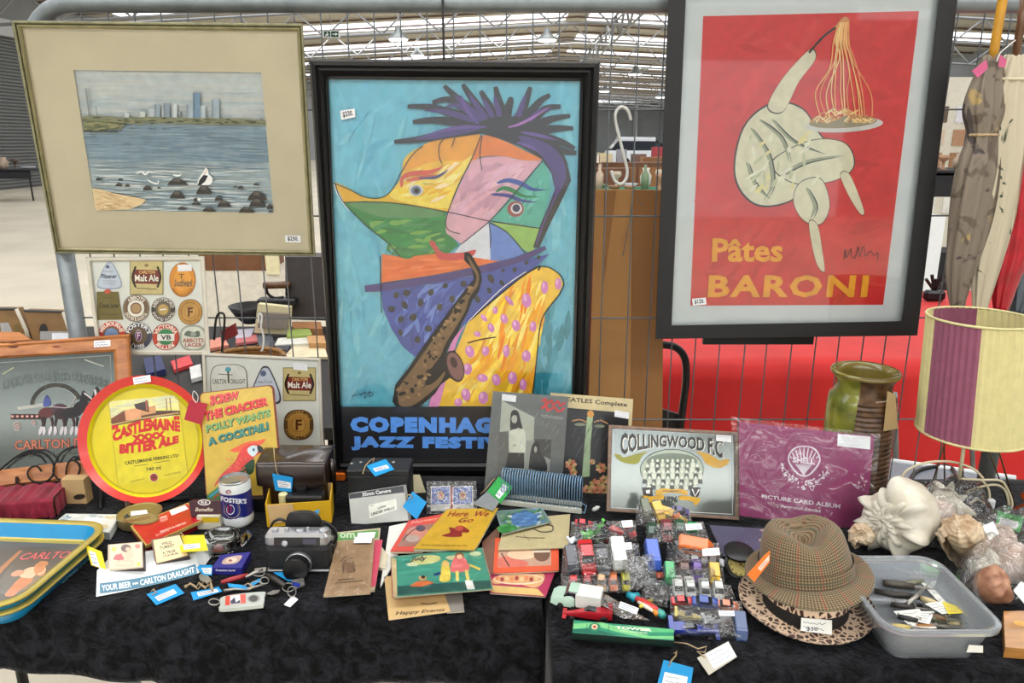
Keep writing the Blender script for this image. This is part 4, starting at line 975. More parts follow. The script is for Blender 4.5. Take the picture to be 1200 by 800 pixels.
def tray(z0, label, printed):
    c = sum(rr(0, z0), V()) / 28; t = thing('rectangular_tray', label, 'tray', V((c.x, c.y, TZ + z0)), 'stacked blue and gold trays')
    MB().loft([rr(.022, z0), rr(.02, z0 + .001), rr(.004, z0 + .024)], caps=False).build('outer_wall', BLU, t, True)
    MB().loft([rr(.003, z0 + .0235), rr(.002, z0 + .025), rr(.0035, z0 + .027)], caps=False).build('band', DKT, t, True)
    MB().loft([rr(.003, z0 + .026), rr(-.001, z0 + .027), rr(-.002, z0 + .0295), rr(0, z0 + .031), rr(.011, z0 + .031), rr(.013, z0 + .029)], caps=False).build('rim', GOLD, t, True)
    MB().loft([rr(.0125, z0 + .0295), rr(.026, z0 + .006)], caps=False).build('inner_wall', BLU, t, True)
    MB().loft([rr(.026, z0 + .006), rr(.03, z0 + .0035), rr(.038, z0 + .0035)], caps=False).build('inner_border', GOLD, t, True)
    MB().loft([rr(.038, z0 + .0035), rr(.038, z0 + .001)]).build('base', M('brown_print_ground',(74,64,50),.35, coat=.3), t)
    if printed:
        a = Art(zs('A', flatT(z0 + .0035)),.0003)
        a.poly([(-60,560),(130,288),(520,275),(190,575)],(86,76,58)); a.poly([(420,345),(500,300),(330,430),(300,440)],(190,140,70)); a.poly([(-40,480),(105,330),(140,292),(120,292),(-60,450)],(170,110,60)); a.poly([(150,440),(300,435),(230,520),(60,560)],(120,96,60))
        a.text('CARLTON', [(150,305),(520,288),(478,340),(105,355)],(70,20,22),.06); a.text('CARLTON', [(153,307),(517,291),(475,338),(108,352)],(204,96,90),.02)
        a.poly([(30,572),(70,520),(130,460),(200,455),(195,490),(120,545),(80,578)],(190,108,40), True)
        a.poly([(125,455),(150,415),(200,395),(240,400),(225,440),(190,465)],(222,178,140), True); a.poly([(68,440),(110,415),(150,420),(140,440),(90,455)],(206,140,96), True)
        a.ell(250,410,38,42,(200,130,76)); a.poly([(228,395),(250,360),(296,362),(292,385)],(190,120,60), True); a.stroke([(235,440),(265,430),(285,405)],6,(236,200,160))
        a.build('tray_print', t, PRG)
    else:
        p0, p1 = rr(.011, z0 + .014)[24], rr(.011, z0 + .014)[27]
        m0 = F_ + e1 * LN * .45 + e2 * .0105; m1 = F_ + e1 * LN * .78 + e2 * .0105
        vs, fs = glyphs('CARLTON',.02,0,1.0); mb = MB()
        mb.add([V((*(m0.lerp(m1, u) - e2 * (.0012 + .0052 * v)).xy, TZ + z0 + .008 + .0095 * v)) for u, v in vs], fs,(120,190,224)); mb.build('side_lettering', t and PR, t)
    return t
tray(0.0, 'lower blue and gold tray of the stack at the left edge', False)
tray(.0165, 'upper blue and gold tray with a brown picture, at the left edge', True)

# ---- crimson draped box and cardboard box at the far left
CRIM = M('crimson_cloth',(128,22,46),.8, var=.35, scale=26, bump=.3, sheen=.2)
a_, b_, d_, h_ = frontbox(-30,66,612,588,567,-8)
mb = MB()
def drape(u, v):
    p = a_.lerp(b_, u); k = .003 * math.sin(u * 31 + v * 4) + .002 * math.sin(u * 57)
    if v < .5: return p + V((0,-abs(k) * (1 - v * 2) * 2 - .002, h_ * v * 2))
    return p + d_ * (v - .5) * 2 + V((0,0, h_ + k * .6))
mb.grid(drape,40,16)
mb.grid(lambda u, v: b_ + d_ * u + V((.002 + .002 * math.sin(u * 20),0, h_ * v)),10,8)
tag(mb.build('draped_cloth', CRIM, None, True), 'crimson cloth draped over a low box below the pub mirror', 'cloth')
tag(MB().prism([a_ + V((.004,.006,0)), b_ + V((-.004,.006,0)), b_ + d_ + V((-.004,-.002,0)), a_ + d_ + V((.004,-.002,0))],(0,0, h_ - .005)).build('low_box', M('brown_board')), 'low box hidden under the crimson cloth', 'box')
t = thing('cardboard_box', 'small cardboard box with a hand hole left of the round tray', 'box', T(88,588))
fbox('body',76,102,590,562,556, M('tan_cardboard',(196,164,116),.8, var=.06), t)
a = Art(Plane(T(90,590)),.0004); a.ell(93,582,7,3.2,(46,36,28),-8); a.build('hand_hole', t)

# ---- papers, tins and boxes
t = thing('map_pack', 'flat pale folder with blue print behind the gold trays', 'folder', T(100,612))
q = [(77,601.5),(141,602.5),(128,624),(60,615)]
boxq('body', q,.016,.016, M('pale_folder',(196,200,196),.5), t)
a = Art(flatT(.016),.0002); a.quad(lerpq(q,.93),(214,218,214)); brush(a, lerpq(q,.88),26, [(120,150,176),(176,190,196),(206,196,160),(230,232,228)],.3,5,41); a.quad([(100,606),(122,606.5),(118,613),(96,612)],(236,238,238)); a.build('cover_print', t, PRG)
c = T(165,611,.0); t = thing('round_tin', 'round flat gold tin behind the red tin', 'tin', c)
TIN = M('brassy_tin',(150,134,92),.35, metal=.6, var=.12)
MB().lathe([(.040,0),(.0415,.002),(.0415,.014),(.0425,.0145),(.0425,.021),(.041,.0225),(.038,.0225),(.037,.0218),(0,.0218)],40, Matrix.Translation(c)).build('body', TIN, t,35)
a = Art(zs('B', flatT(.0222)),.0003); a.ell(372,150,122,48,(138,120,84)); a.ring(372,150,112,43,5,(90,60,40)); a.text('TOBACCO', [(250,172),(430,140),(436,156),(254,190)],(110,40,34),.03); a.build('lid_print', t, PRG)
slab('price_sticker', zs('B', flatT(.0222)), [(303,108),(410,98),(420,122),(306,138)],.0002, STK, t, front=.001)
t = thing('cigarette_tin', 'flat red tin box with gold edge and white sticker', 'tin', T(195,622))
q = zp('B', [(303,205),(690,50),(787,165),(405,336)]); s = flatT(.021)
slab('body', s, q,.015, M('red_tin_side',(132,16,26),.35, coat=.3), t, front=-.006)
slab('lid', s, lerpq(q,1.012),.006, M('gold_tin_edge',(206,178,104),.35, metal=.4), t)
a = Art(s,.0003); a.quad(lerpq(q,.95),(186,24,38)); b = Art(zs('B', s), a.off + .00002)
em = Art(zs('B', s), a.off + .00002); em.quad([(492,150),(540,132),(556,164),(506,182)],(226,120,120)); em.stroke([(502,150),(548,140)],5,(240,214,200)); em.build('emblem', t, PRG); b.text('BENSON & HEDGES', [(500,240),(672,178),(676,188),(505,252)],(240,220,210),.01); b.text('SPECIAL FILTER', [(470,266),(560,232),(562,240),(474,276)],(236,190,180),.0)
a.build('lid_print', t, PRG); b.build('lettering', t, PRG); sticker(zs('B', s), [(562,104),(668,66),(690,92),(578,136)], t, n=2, off=.0008, seed=12)
t = thing('carton', 'small white and yellow carton under the maroon tin by the can', 'carton', T(245,619))
fbox('body',232,259,620,605,597, M('white_carton',(214,210,190)), t); a = Art(Plane(T(245,620)),.0003); a.quad((236,606,257,612),(222,186,30)); a.build('yellow_band', t)
ymar = T(245,617).y
t = thing('maroon_tin', 'dark maroon box with white oval emblem beside the beer can', 'tin', ony(241,604, ymar - .002))
pm_ = Plane(ony(241,605, ymar - .003),0,18)
slab('body', pm_, [(221,587.5),(260,587),(260.5,604),(224,605.5)],.03, M('maroon_tin_paint',(62,16,28),.4, coat=.2), t)
a = Art(zs('D', pm_),.0003); a.ell(157,234,30,14,(228,224,216)); a.ell(157,234,25,10,(62,16,28)); a.text('RE',(142,227,172,241),(228,224,216),.02); a.text('Benefits',(114,258,200,276),(214,200,176),.02,.3); a.build('tin_print', t, PRG)

# ---- white display stand with two tins
A, B = T(112.5,699), T(234,671.5)
up_ = T(113.5,668,.024)
pd = tilted(A, B, up_)
t = thing('display_stand', 'white plastic bar stand with blue slogan strip holding two small tins', 'stand',(A + B) / 2)
WPL = M('white_plastic',(224,228,230),.35, var=.02)
fq = zp('B', [(78,505),(738,385),(764,520),(72,680)])
arcq = []
m = quadmap(fq)
n = 12; bot = [m(k / n,-.06 * math.sin(math.pi * k / n)) for k in range(n + 1)]; top = [m(k / n,1 - .1 * math.sin(math.pi * k / n)) for k in range(n + 1)]
mb = MB(); P1 = [pd(*p) for p in bot]; P2 = [pd(*p) for p in top]
back = [V((p.x, p.y + .05, max(TZ, p.z))) for p in P2]; backb = [V((p.x, p.y + .07, TZ)) for p in P1]
mb.loft([[a, b, c, d] for a, b, c, d in zip(P1, P2, back, backb)]); mb.build('body', WPL, t)
a = Art(zs('B', pd),.0005)
def strip(u, v):
    w = quadmap([(96,590),(738,462),(748,526),(98,658)])(u, v); return (w[0], w[1] + 16 * math.sin(math.pi * u))
a.off += .0002; N = 14
a.mb.grid(lambda u, v: zs('B', pd)(*strip(u, v), a.off), N,1,(14,104,134))
a.text('YOUR BEER ••• CARLTON DRAUGHT', None,(232,240,240),.02, fn=lambda u, v: strip(.02 + .96 * u,.2 + .6 * v)); a.build('slogan_strip', t, PRG)
def small_tin(label, q, art, colr):
    s = Plane(T((q[2][0] + q[3][0]) / 2,(q[2][1] + q[3][1]) / 2,.022),-4,62); t = thing('pocket_tin', label, 'tin', s(*q[3]))
    slab('body', s, q,.012, M('tin_case',(60,44,40),.4, metal=.4), t); slab('lid', s, lerpq(q,.985),.001, colr, t, front=.001)
    a = Art(zs('B', s),.0014); art(a); a.build('lid_print', t, PRG); return t
def pin(a):
    a.quad([(165,335),(378,318),(380,478),(162,498)],(214,190,160)); a.poly([(185,430),(200,400),(260,385),(270,420),(240,440)],(206,70,72)); a.poly([(240,380),(280,350),(320,380),(318,420),(270,430)],(226,176,146), True); a.ell(272,355,34,26,(86,56,46)); a.ell(286,362,17,15,(224,172,140)); a.stroke([(190,452),(250,440),(320,445),(300,470),(200,468)],14,(222,170,140)); a.quad((178,348,204,376),(226,204,60)); a.quad((345,448,368,474),(226,204,60)); a.ell(350,342,18,16,(180,110,90))
small_tin('small tin with a reclining figure print, left on the white stand', zp('B', [(150,330),(384,310),(389,485),(148,512)]), pin, M('tin_rim_silver',(176,160,140),.4, metal=.4))
def wt(a):
    a.quad([(455,302),(630,268),(688,402),(478,456)],(226,200,140))
    for txt, qq in (('WILD', [(505,318),(575,304),(582,322),(510,336)]),('TURKEY', [(495,345),(595,322),(602,342),(502,366)]),('A TRUE', [(512,380),(600,362),(606,380),(518,398)]),('LIQUEUR', [(518,402),(622,382),(628,396),(524,416)])): a.text(txt, qq,(50,34,24),.04)
small_tin('cream and black whiskey tin, right on the white stand', zp('B', [(438,298),(632,260),(692,405),(472,465)]), wt, M('tin_rim_brown',(110,74,54),.4))
price_tag(Plane(T(118,668,.02),-20,45), zp('B', [(2,333),(110,378),(142,500),(42,470)]), 'yellow', 'yellow tag leaning between the gold tray and the figure tin', pq=zp('B', [(22,370),(66,384),(100,485),(50,466)]))
price_tag(flatT(.036), zp('B', [(612,272),(796,268),(823,372),(642,383)]), 'yellow', 'yellow tag lying over the whiskey tin', pq=zp('B', [(656,330),(765,322),(772,352),(660,364)]), string=[(211,630,.001),(209,627,.006),(212,624,.008),(216,628,.004)])
price_tag(flatT(.003), zp('B', [(410,665),(605,597),(663,657),(475,738)]), 'blue', 'blue tag in front of the white slogan stand', pq=zp('B', [(465,682),(590,628),(614,654),(490,708)]), string=[(177,693,.001),(180,690,.005),(183,694,.003),(178,697,.002)])
price_tag(flatT(.003), zp('C', [(145,580),(345,540),(372,572),(165,637)]), 'blue', 'blue tag under grey twine beside the bottle opener', pq=zp('C', [(190,578),(330,552),(350,572),(200,606)]), string=[(216,686,.002),(224,684,.008),(232,690,.004),(240,680,.01),(248,691,.004),(246,678,.008)])
price_tag(flatT(.006), zp('C', [(175,380),(300,383),(298,456),(232,452)]), 'blue', 'blue tag tucked under the navy matchbox', pq=zp('C', [(222,402),(296,400),(292,444),(240,440)]))

# ---- beer can
c = T(280,612); tz = ony(276,560.5, c.y).z - TZ; rC = .0305
t = thing('beer_can', 'white and blue lager can with an open silver lid', 'can', c)
mt = Matrix.Translation(c); mb = MB(); WHT = M('white_can_paint',(222,226,226),.3, coat=.3, var=.02); NAVY = M('navy_can_paint',(26,34,110),.3, coat=.3, var=.04)
mb.lathe([(.024,0),(.0285,.004),(rC,.010),(rC, tz * .24)],40, mt, caps=False); mb.cur = 1; mb.lathe([(rC, tz * .24),(rC, tz * .78)],40, mt, caps=False); mb.cur = 0; mb.lathe([(rC, tz * .78),(rC, tz - .008),(rC * .94, tz - .002)],40, mt, caps=False)
mb.build('body', [WHT, NAVY], t, True)
ALU = M('aluminium',(176,178,178),.3, metal=.85, var=.08)
MB().lathe([(rC * .94, tz - .003),(rC * .97, tz),(rC * .93, tz + .001),(rC * .9, tz - .003),(0, tz - .003)],40, mt, caps=False).build('lid', ALU, t,30)
MB().lathe([(.004,0),(.009,0),(.009,.0015),(.004,.0015)],16, Matrix.Translation(c + V((.004,-.004, tz - .002)))).build('pull_tab', ALU, t)
sc_ = Cyl(c, rC); a = Art(zs('N', sc_),.0003)
def curve(x0, x1, yt, h, sag): return lambda u, v: (x0 + (x1 - x0) * u, yt + sag * math.sin(math.pi * (.15 + u * .7)) - (20 * u if sag < 0 else 26 * u) + (1 - v) * h)
a.ell(348,580,62,66,(190,160,86), n=30); a.ell(336,580,40,46,(26,34,110)); a.ell(334,580,32,40,(214,210,220)); a.ell(324,578,18,34,(170,40,66)); a.text('F',(318,552,352,610),(60,40,110),.04)
a.text("FOSTER'S", None,(226,230,236),.04, fn=lambda u, v: (258 + 202 * u,472 + 22 * u + 8 * math.sin(math.pi * u) + (1 - v) * 40)); a.text('LAGER', None,(226,230,236),.04, fn=lambda u, v: (268 + 178 * u,645 - 14 * u + 14 * math.sin(math.pi * u) + (1 - v) * 34))
a.ell(318,444,26,22,(226,228,228)); a.ell(318,444,22,18,(160,60,70)); a.ell(318,444,17,13,(222,220,224)); a.text('RF',(304,436,332,452),(150,50,60),.02)
a.build('can_print', t, PRG)

# ---- glass ashtray
c = T(259,641); t = thing('glass_ashtray', 'round clear glass ashtray with a red printed base', 'ashtray', c)
GLS = clear_mat('clear_glass',(.86,.9,.9),1.5,.03, boost=.06)
mt = Matrix.Translation(c)
MB().lathe([(.026,.001),(.036,.004),(.037,.024),(.034,.0265),(.031,.024),(.028,.009),(0,.007)],36, mt, caps=False).build('bowl', GLS, t, True)
MB().lathe([(.036,.0005),(.039,.002),(.036,.004)],36, mt, caps=False).build('foot_ring', GLS, t, True)
a = Art(flatT(.0075),.0003); a.ell(257,642,13,6.5,(60,58,58)); a.ell(254,643,9,3.5,(160,62,50)); a.ell(262,641,6,3,(176,168,150)); a.build('base_print', t, PRG)
t = thing('glass_dish', 'small clear square glass dish right of the ashtray', 'dish', T(287,633))
m_ = [(279,631),(290,621),(296,627),(284,640)]
MB().loft([[T(*p, h) for p in lerpq(m_, k)] for k, h in ((1,.001),(1.08,.012),(.92,.012),(.8,.003))]).build('bowl', GLS, t)

# ---- navy matchbox
q = zp('C', [(362,308),(578,285),(512,402),(298,398)]); s = flatT(.014); t = thing('matchbox', 'navy lager matchbox with oval emblem in front of the ashtray', 'box', T(268,668))
boxq('body', q,.014,.014, M('navy_card_box',(34,34,128),.5), t)
a = Art(zs('C', s),.0003); a.poly([(402,328),(512,312),(474,366),(372,372)],(186,160,150), True); a.ell(440,345,40,18,(220,200,180),-8); a.ell(430,348,16,9,(150,96,84)); a.build('top_print', t, PRG)
fp = tilted(s(*q[3]), s(*q[2]), s(*q[3]) - V((0,0,.01))); a = Art(zs('C', fp),.0004); a.text('Premium Lager', [(325,410),(470,411),(468,431),(326,430)],(230,232,240),.03); a.build('front_lettering', t, PRG)

# ---- bottle openers, knives and key rings
CHR = M('scratched_steel',(168,166,160),.35, metal=.8, var=.15, scale=90)
def rod(name, label, cat, pts, r, mat, h=.004, group=None, flatk=None):
    P = [T(x, y, h + (dh[0] if dh else 0)) for x, y, *dh in pts]
    return tag(MB().tube(P, r,8).build(name, mat, None, True), label, cat, group)
q = [(262,698.5),(307,693),(310,697),(308.5,707),(303,709),(260,713),(258.5,708)]; s = flatT(.007)
t = thing('bottle_opener', 'grey plastic bottle opener key ring with a red label', 'opener', T(284,706)); MB().prism([s(*p) for p in smooth_pts(q, True,4)],(0,0,-.006)).build('body', M('pale_grey_plastic',(178,184,178),.4), t)
a = Art(zs('C', s),.0003); a.quad([(395,605),(540,588),(542,655),(392,672)],(206,66,48)); a.quad([(428,604),(500,595),(505,658),(430,666)],(226,226,230)); a.poly([(432,640),(462,612),(470,650),(500,630),(502,655),(434,662)],(40,46,80)); a.ell(600,622,44,28,(120,122,118),-6); a.ell(598,622,30,22,(22,22,24),-6); a.build('label_print', t, PRG)
MB().tube([T(251 + 6.5 * math.cos(k / 16 * 6.283),705 + 3.6 * math.sin(k / 16 * 6.283),.003) for k in range(16)],.0011,6, closed=True).build('ring', CHR, t, True)
rod('pocket_knife', 'red handled pocket knife in front of the navy matchbox', 'knife', [(259,682),(270,679),(281,676),(291,673)], [.003,.0045,.0045,.003], M('red_knife_scale',(160,44,50),.4),.007, 'small tools by the can')
rod('pocket_knife', 'dark brown pocket knife left of the camera lens', 'knife', [(313,673),(322,678),(334,686)], [.0035,.006,.004], M('dark_horn',(48,44,40),.4),.007, 'small tools by the can')
rod('corkscrew_handle', 'pale metal opener lying behind the bottle opener', 'opener', [(262,692),(275,690),(290,690),(312,684)], [.003,.0025,.003,.002], CHR,.004, 'small tools by the can')
rod('steel_opener', 'steel opener between the matchbox and the camera', 'opener', [(288,676),(298,671),(308,668)], [.002,.0035,.004], CHR,.008, 'small tools by the can')
price_tag(flatT(.006), zp('C', [(410,515),(545,530),(552,556),(420,540)]), 'blue', 'narrow blue tag between the red knife and the bottle opener', paper=None, string=[(285,686,.002),(291,683,.008),(296,688,.004),(292,691,.002)])
price_tag(flatT(.005), zp('C', [(560,520),(640,480),(655,495),(580,538)]), 'blue', 'small blue tag left of the dark knife', paper=None)
price_tag(flatT(.004), zp('C', [(740,438),(800,432),(905,490),(850,500)]), 'blue', 'blue tag below the camera', paper=None)
t = thing('key_ring', 'silver key ring with blue fob and white label before the camera', 'key ring', T(338,690), None)
MB().tube([T(338 + 7 * math.cos(k / 16 * 6.283),688 + 5 * math.sin(k / 16 * 6.283),.004) for k in range(16)],.001,6, closed=True).build('ring', CHR, t, True)
MB().tube([T(342 + 5 * math.cos(k / 16 * 6.283),693 + 6 * math.sin(k / 16 * 6.283),.006) for k in range(16)],.001,6, closed=True).build('ring', CHR, t, True)
slab('fob', flatT(.008), zp('C', [(868,490),(960,470),(966,520),(900,545)]),.003, CHR, t); slab('fob_enamel', flatT(.0086), zp('C', [(876,502),(936,515),(925,540),(880,525)]),.0008, M('cobalt_enamel',(30,50,140),.3), t)
MB().prism([flatT(.003)(*p) for p in zp('C', [(690,590),(740,565),(790,562),(775,585),(725,598)])],(0,0,.001)).build('blade', CHR, t)
MB().prism([flatT(.003)(*p) for p in zp('C', [(818,668),(880,605),(920,630),(862,685)])],(0,0,.001)).build('label_card', STK, t)
t = thing('key_ring', 'tangle of steel rings and small openers beside the matchbox', 'key ring', T(305,680))
for x, y, rx, ry in ((303,672,7,3),(300,684,6,3),(310,680,5,4)): MB().tube([T(x + rx * math.cos(k / 14 * 6.283), y + ry * math.sin(k / 14 * 6.283),.006) for k in range(14)],.0011,6, closed=True).build('ring', CHR, t, True)
slab('opener_plate', flatT(.009), zp('C', [(605,405),(690,395),(685,425),(610,440)]),.0015, CHR, t)
t = thing('crown_opener', 'small steel opener with loose twine under the blue tag', 'opener', T(228,672), 'small tools by the can')
MB().prism([T(*p,.003) for p in zp('C', [(205,470),(225,440),(250,445),(300,500),(270,520),(215,500)])],(0,0,.003)).build('plate', CHR, t)
MB().tube([T(*p,.008) for p in zp('C', [(105,540),(140,515),(185,540),(200,510),(250,545),(290,510),(300,560)])],.0022,6).build('twine', TWINE, t, True)

# ---- rangefinder camera and its leather case
y0 = T(349,671).y; fl_ = lambda x, y, d=0: ony(x, y, y0 + d)
xa, xb = fl_(311.5,660).x, fl_(386,660).x; zt = fl_(349,627).z; zm = fl_(349,641.5).z
t = thing('film_camera', 'silver and black film camera facing forward', 'camera', V(((xa + xb) / 2, y0 + .018, TZ)))
LEA = M('black_leatherette',(24,25,27),.6, var=.3, scale=400, bump=.3); CRM = M('satin_chrome',(176,178,182),.28, metal=.75, var=.06)
xc = (xa + xb) / 2; wC = xb - xa; dC = .034
MB().bbox((xc, y0 + dC / 2,(TZ + zm) / 2 + .002),(wC, dC, zm - TZ - .004),.010).build('body', LEA, t,40)
MB().bbox((xc, y0 + dC / 2,(zm + zt) / 2),(wC, dC, zt - zm),.009).build('top_plate', CRM, t,40)
MB().bbox((xc, y0 + dC / 2, TZ + .003),(wC, dC,.005),.009).build('base_plate', CRM, t,40)
pf = Plane((0, y0,0)); zD = zs('D', pf)
a = Art(zD,.0006); a.quad((484,398,700,440),(28,28,34)); a.quad((620,404,682,430),(70,66,90)); a.build('viewfinder_window', t, PRG)
lc = fl_(*z1p('D',537,424)); MB().lathe([(.004,0),(.006,.001),(.006,.004),(.004,.005),(0,.005)],20, Matrix.Translation(lc) @ Matrix.Rotation(R(90),4, 'X')).build('self_timer_lens', CRM, t, True)
lc = fl_(351,659); rL = 15.3 / F * 1.32
LM = Matrix.Translation(V((lc.x, y0, lc.z))) @ Matrix.Rotation(R(90),4, 'X')
MB().lathe([(rL * .95,-.002),(rL,.004),(rL,.008),(rL * .92,.009)],36, LM, caps=False).build('lens_collar', CRM, t,35)
MB().lathe([(rL * .94,.008),(rL * .94,.020),(rL * .98,.021),(rL * .98,.026),(rL * .9,.027)],36, LM, caps=False).build('lens_barrel', M('black_lens_barrel',(22,22,24),.4, metal=.3), t,35)
MB().lathe([(rL * .95,.0265),(rL * .93,.0285),(rL * .55,.029),(0,.029)],36, LM, caps=False).build('lens_cap', M('black_lens_cap',(16,16,18),.35), t,35)
for x, r_, h_ in ((319,.006,.004),(333,.004,.005),(349,.008,.003),(358,.0035,.006),(377,.009,.004)):
    p = fl_(x,627); MB().lathe([(r_,0),(r_, h_ * .8),(r_ * .85, h_),(0, h_)],20, Matrix.Translation((p.x, y0 + dC / 2, zt))).build('dial' if r_ > .005 else 'button', CRM, t,35)
for x in (312,385.5): p = fl_(x,634); MB().tube([V((p.x, y0 + .012, p.z)) + V((.004 * math.cos(k / 10 * 6.28),0,.004 * math.sin(k / 10 * 6.28))) for k in range(10)],.0009,5, closed=True).build('strap_lug', CRM, t)
t = thing('camera_case', 'black leather camera case flap standing behind the silver camera', 'case', V((xc, y0 + .05, TZ)))
yc = y0 + .046; px = lambda x, y: ony(x, y, yc)
prof = smooth_pts([(334,624),(334.5,612),(338,602),(345,598.5),(358,597.5),(369,599.5),(375.5,606),(377.5,615),(378,626)], False,4)
LTH = M('black_leather',(22,21,22),.4, var=.25, scale=60, bump=.2, coat=.15)
mb = MB(); rings = []
for d, k in ((-.004,.9),(-.001,1),(.02,1),(.024,.93)):
    c = V((356,626)); rings.append([ony(*(c + (V(p) - c) * k), yc + d) for p in prof] + [V((ony(378,626, yc).x, yc + d, TZ + .005)), V((ony(334,626, yc).x, yc + d, TZ + .005))])
mb.loft(rings).build('flap', LTH, t,40)
MB().bbox((xc - .002, yc + .014, TZ + .018),(wC * 1.02,.04,.036),.012).build('case_body', LTH, t,40)
for pts in ([(316,622),(320,612),(328,608),(335,611)], [(376,610),(386,614),(393,622),(394,632),(388,640)], [(376,614),(384,618),(388,627)]): MB().tube([ony(x, y, yc + .004) for x, y in smooth_pts(pts, False)],.0026,6).build('strap', LTH, t, True)

# ---- brown leather bag
BRN = M('brown_leather',(42,29,23),.28, var=.35, scale=22, bump=.35, coat=.45)
y0 = T(338,602).y; b3 = lambda x, y, d=0: ony(x, y, y0 + d)
t = thing('leather_case', 'dark brown leather camera bag with a worn glossy flap', 'bag', b3(338,602))
TL, TR, BR_, BL_ = b3(297,545), b3(374,542), b3(380,600), b3(304,603)
dd = V((.015,.085,0))
mb = MB(); rings = []
for s_, zz in ((.94,0),(1,.006),(1.0,.06),(.98,(TL.z - TZ))):
    c = (BL_ + BR_) / 2 + dd / 2; w_ = (BR_ - BL_).length * s_ / 2; dpt = .085 * s_ / 2; ring = []
    for k,(sx, sy) in enumerate(((1,1),(-1,1),(-1,-1),(1,-1))):
        for j in range(4): an = R(90 * k + 30 * j); ring.append(V((c.x + sx * (w_ - .012) + .012 * math.cos(an), c.y + sy * (dpt - .012) + .012 * math.sin(an), TZ + zz)))
    rings.append(ring)
mb.loft(rings).build('body', BRN, t,50)
zt_ = TL.z; P = lambda x, y, z: onz(x, y, z)
def flap(u, v):
    xl = -.008; x = c.x - w_ - .004 + (2 * w_ + .008) * u
    if v < .6: k = v / .6; return V((x, c.y + dpt + .004 - (2 * dpt + .010) * k, zt_ + .004 + .006 * math.sin(math.pi * k) + .003 * math.sin(u * 9 + k * 4) * math.sin(math.pi * k)))
    k = (v - .6) / .4; edge = .045 + .012 * math.sin(math.pi * u); return V((x, c.y - dpt - .006 - .003 * math.sin(math.pi * k), zt_ + .004 - edge * k))
o = MB().grid(flap,24,20).build('flap', BRN, t, True); md = o.modifiers.new('t', 'SOLIDIFY'); md.thickness = .0025; md.offset = -1
MB().tube([V((c.x + w_ + .003, c.y, zt_ - .005)), V((c.x + w_ + .007, c.y, zt_ - .03)), V((c.x + w_ + .006, c.y, TZ + .03))],.006,6).build('side_strap', BRN, t, True)
MB().tube([V((c.x + w_ + .006, c.y, zt_ - .02)) + V((0,.008 * math.cos(k / 12 * 6.28),.01 * math.sin(k / 12 * 6.28))) for k in range(12)],.0014,6, closed=True).build('strap_ring', CHR, t, True)
zf = Plane((0, c.y - dpt - .016,0))
price_tag(zf, zp('N', [(660,295),(822,328),(812,440),(684,428)]), 'blue', 'blue tag hanging on the brown leather bag', pq=zp('N', [(700,350),(805,368),(806,416),(708,404)]), string=[(321,524.5,-.002),(321.5,535,.004),(323,545,.004),(324.5,554,.002),(327,556,.002)])

# ---- yellow carton with an old camera inside
YC = M('yellow_carton',(226,178,32),.55, var=.05); KR = M('inside_kraft',(200,166,116),.8, var=.06)
t = thing('open_carton', 'open yellow carton in front of the brown bag', 'box', T(352,614))
fa, fb = T(314,617), T(388,612); nrm = V((-(fb - fa).y,(fb - fa).x,0)).normalized(); dep = nrm * .055
zfr = ony(316,591, fa.y).z - TZ; zbk = zfr + .012
def wall(n_, a, b, za, zb, m, th): d = (b - a).cross(V((0,0,1))).normalized() * th; MB().prism([V(a), V(b), V((b.x, b.y, b.z + zb)), V((a.x, a.y, a.z + za))], d).build(n_, m, t)
wall('front_panel', fa, fb, zfr, zfr, YC,.0015); wall('back_panel', fb + dep, fa + dep, zbk, zbk, KR,.0015); wall('side_panel', fa + dep, fa, zbk, zfr, YC,.0015); wall('side_panel', fb, fb + dep, zfr, zbk, YC,.0015)
MB().prism([fa, fb, fb + dep, fa + dep],(0,0,.001)).build('bottom_panel', KR, t)
MB().prism([fa + V((.003,-.0025, zfr)), fa.lerp(fb,.42) + V((0,-.0025, zfr)), fa.lerp(fb,.48) + V((0,-.006, zfr * .25)), fa + V((.008,-.006, zfr * .2))], V((0,-.001,0))).build('flap', KR, t)
t = thing('box_camera', 'old black camera lying inside the yellow carton', 'camera', T(356,600))
ci = (fa + fb) / 2 + dep / 2
MB().bbox((ci.x + .012, ci.y, TZ + zfr * .62),((fb - fa).length * .6,.036, zfr * 1.1),.006).build('body', M('black_camera_body',(26,26,28),.4, coat=.2), t,40)
MB().lathe([(.009,0),(.009,.02),(.007,.022),(0,.022)],20, Matrix.Translation((ci.x - .032, ci.y - .005, TZ + zfr * .75))).build('knob', M('cream_knob',(206,200,150),.4), t,35)
MB().lathe([(.010,0),(.010,.012),(0,.012)],20, Matrix.Translation((ci.x + .005, ci.y, TZ + zfr * 1.15))).build('dial', M('black_plastic'), t,35)
zf2 = Plane(V(((fa + fb) / 2)) + V((0,-.01,0)),-4,20)
price_tag(Plane(ony(360,600, fa.y + .012),-6,35), zp('N', [(848,482),(1042,518),(1022,610),(826,585)]), 'blue', 'blue tag hanging out of the yellow carton', pq=zp('N', [(872,514),(1000,534),(992,586),(862,570)]))
tag(fbox('orange_carton',391,404,563,555.5,551, CARD['orange']), 'small orange carton between the brown bag and the black case', 'box')

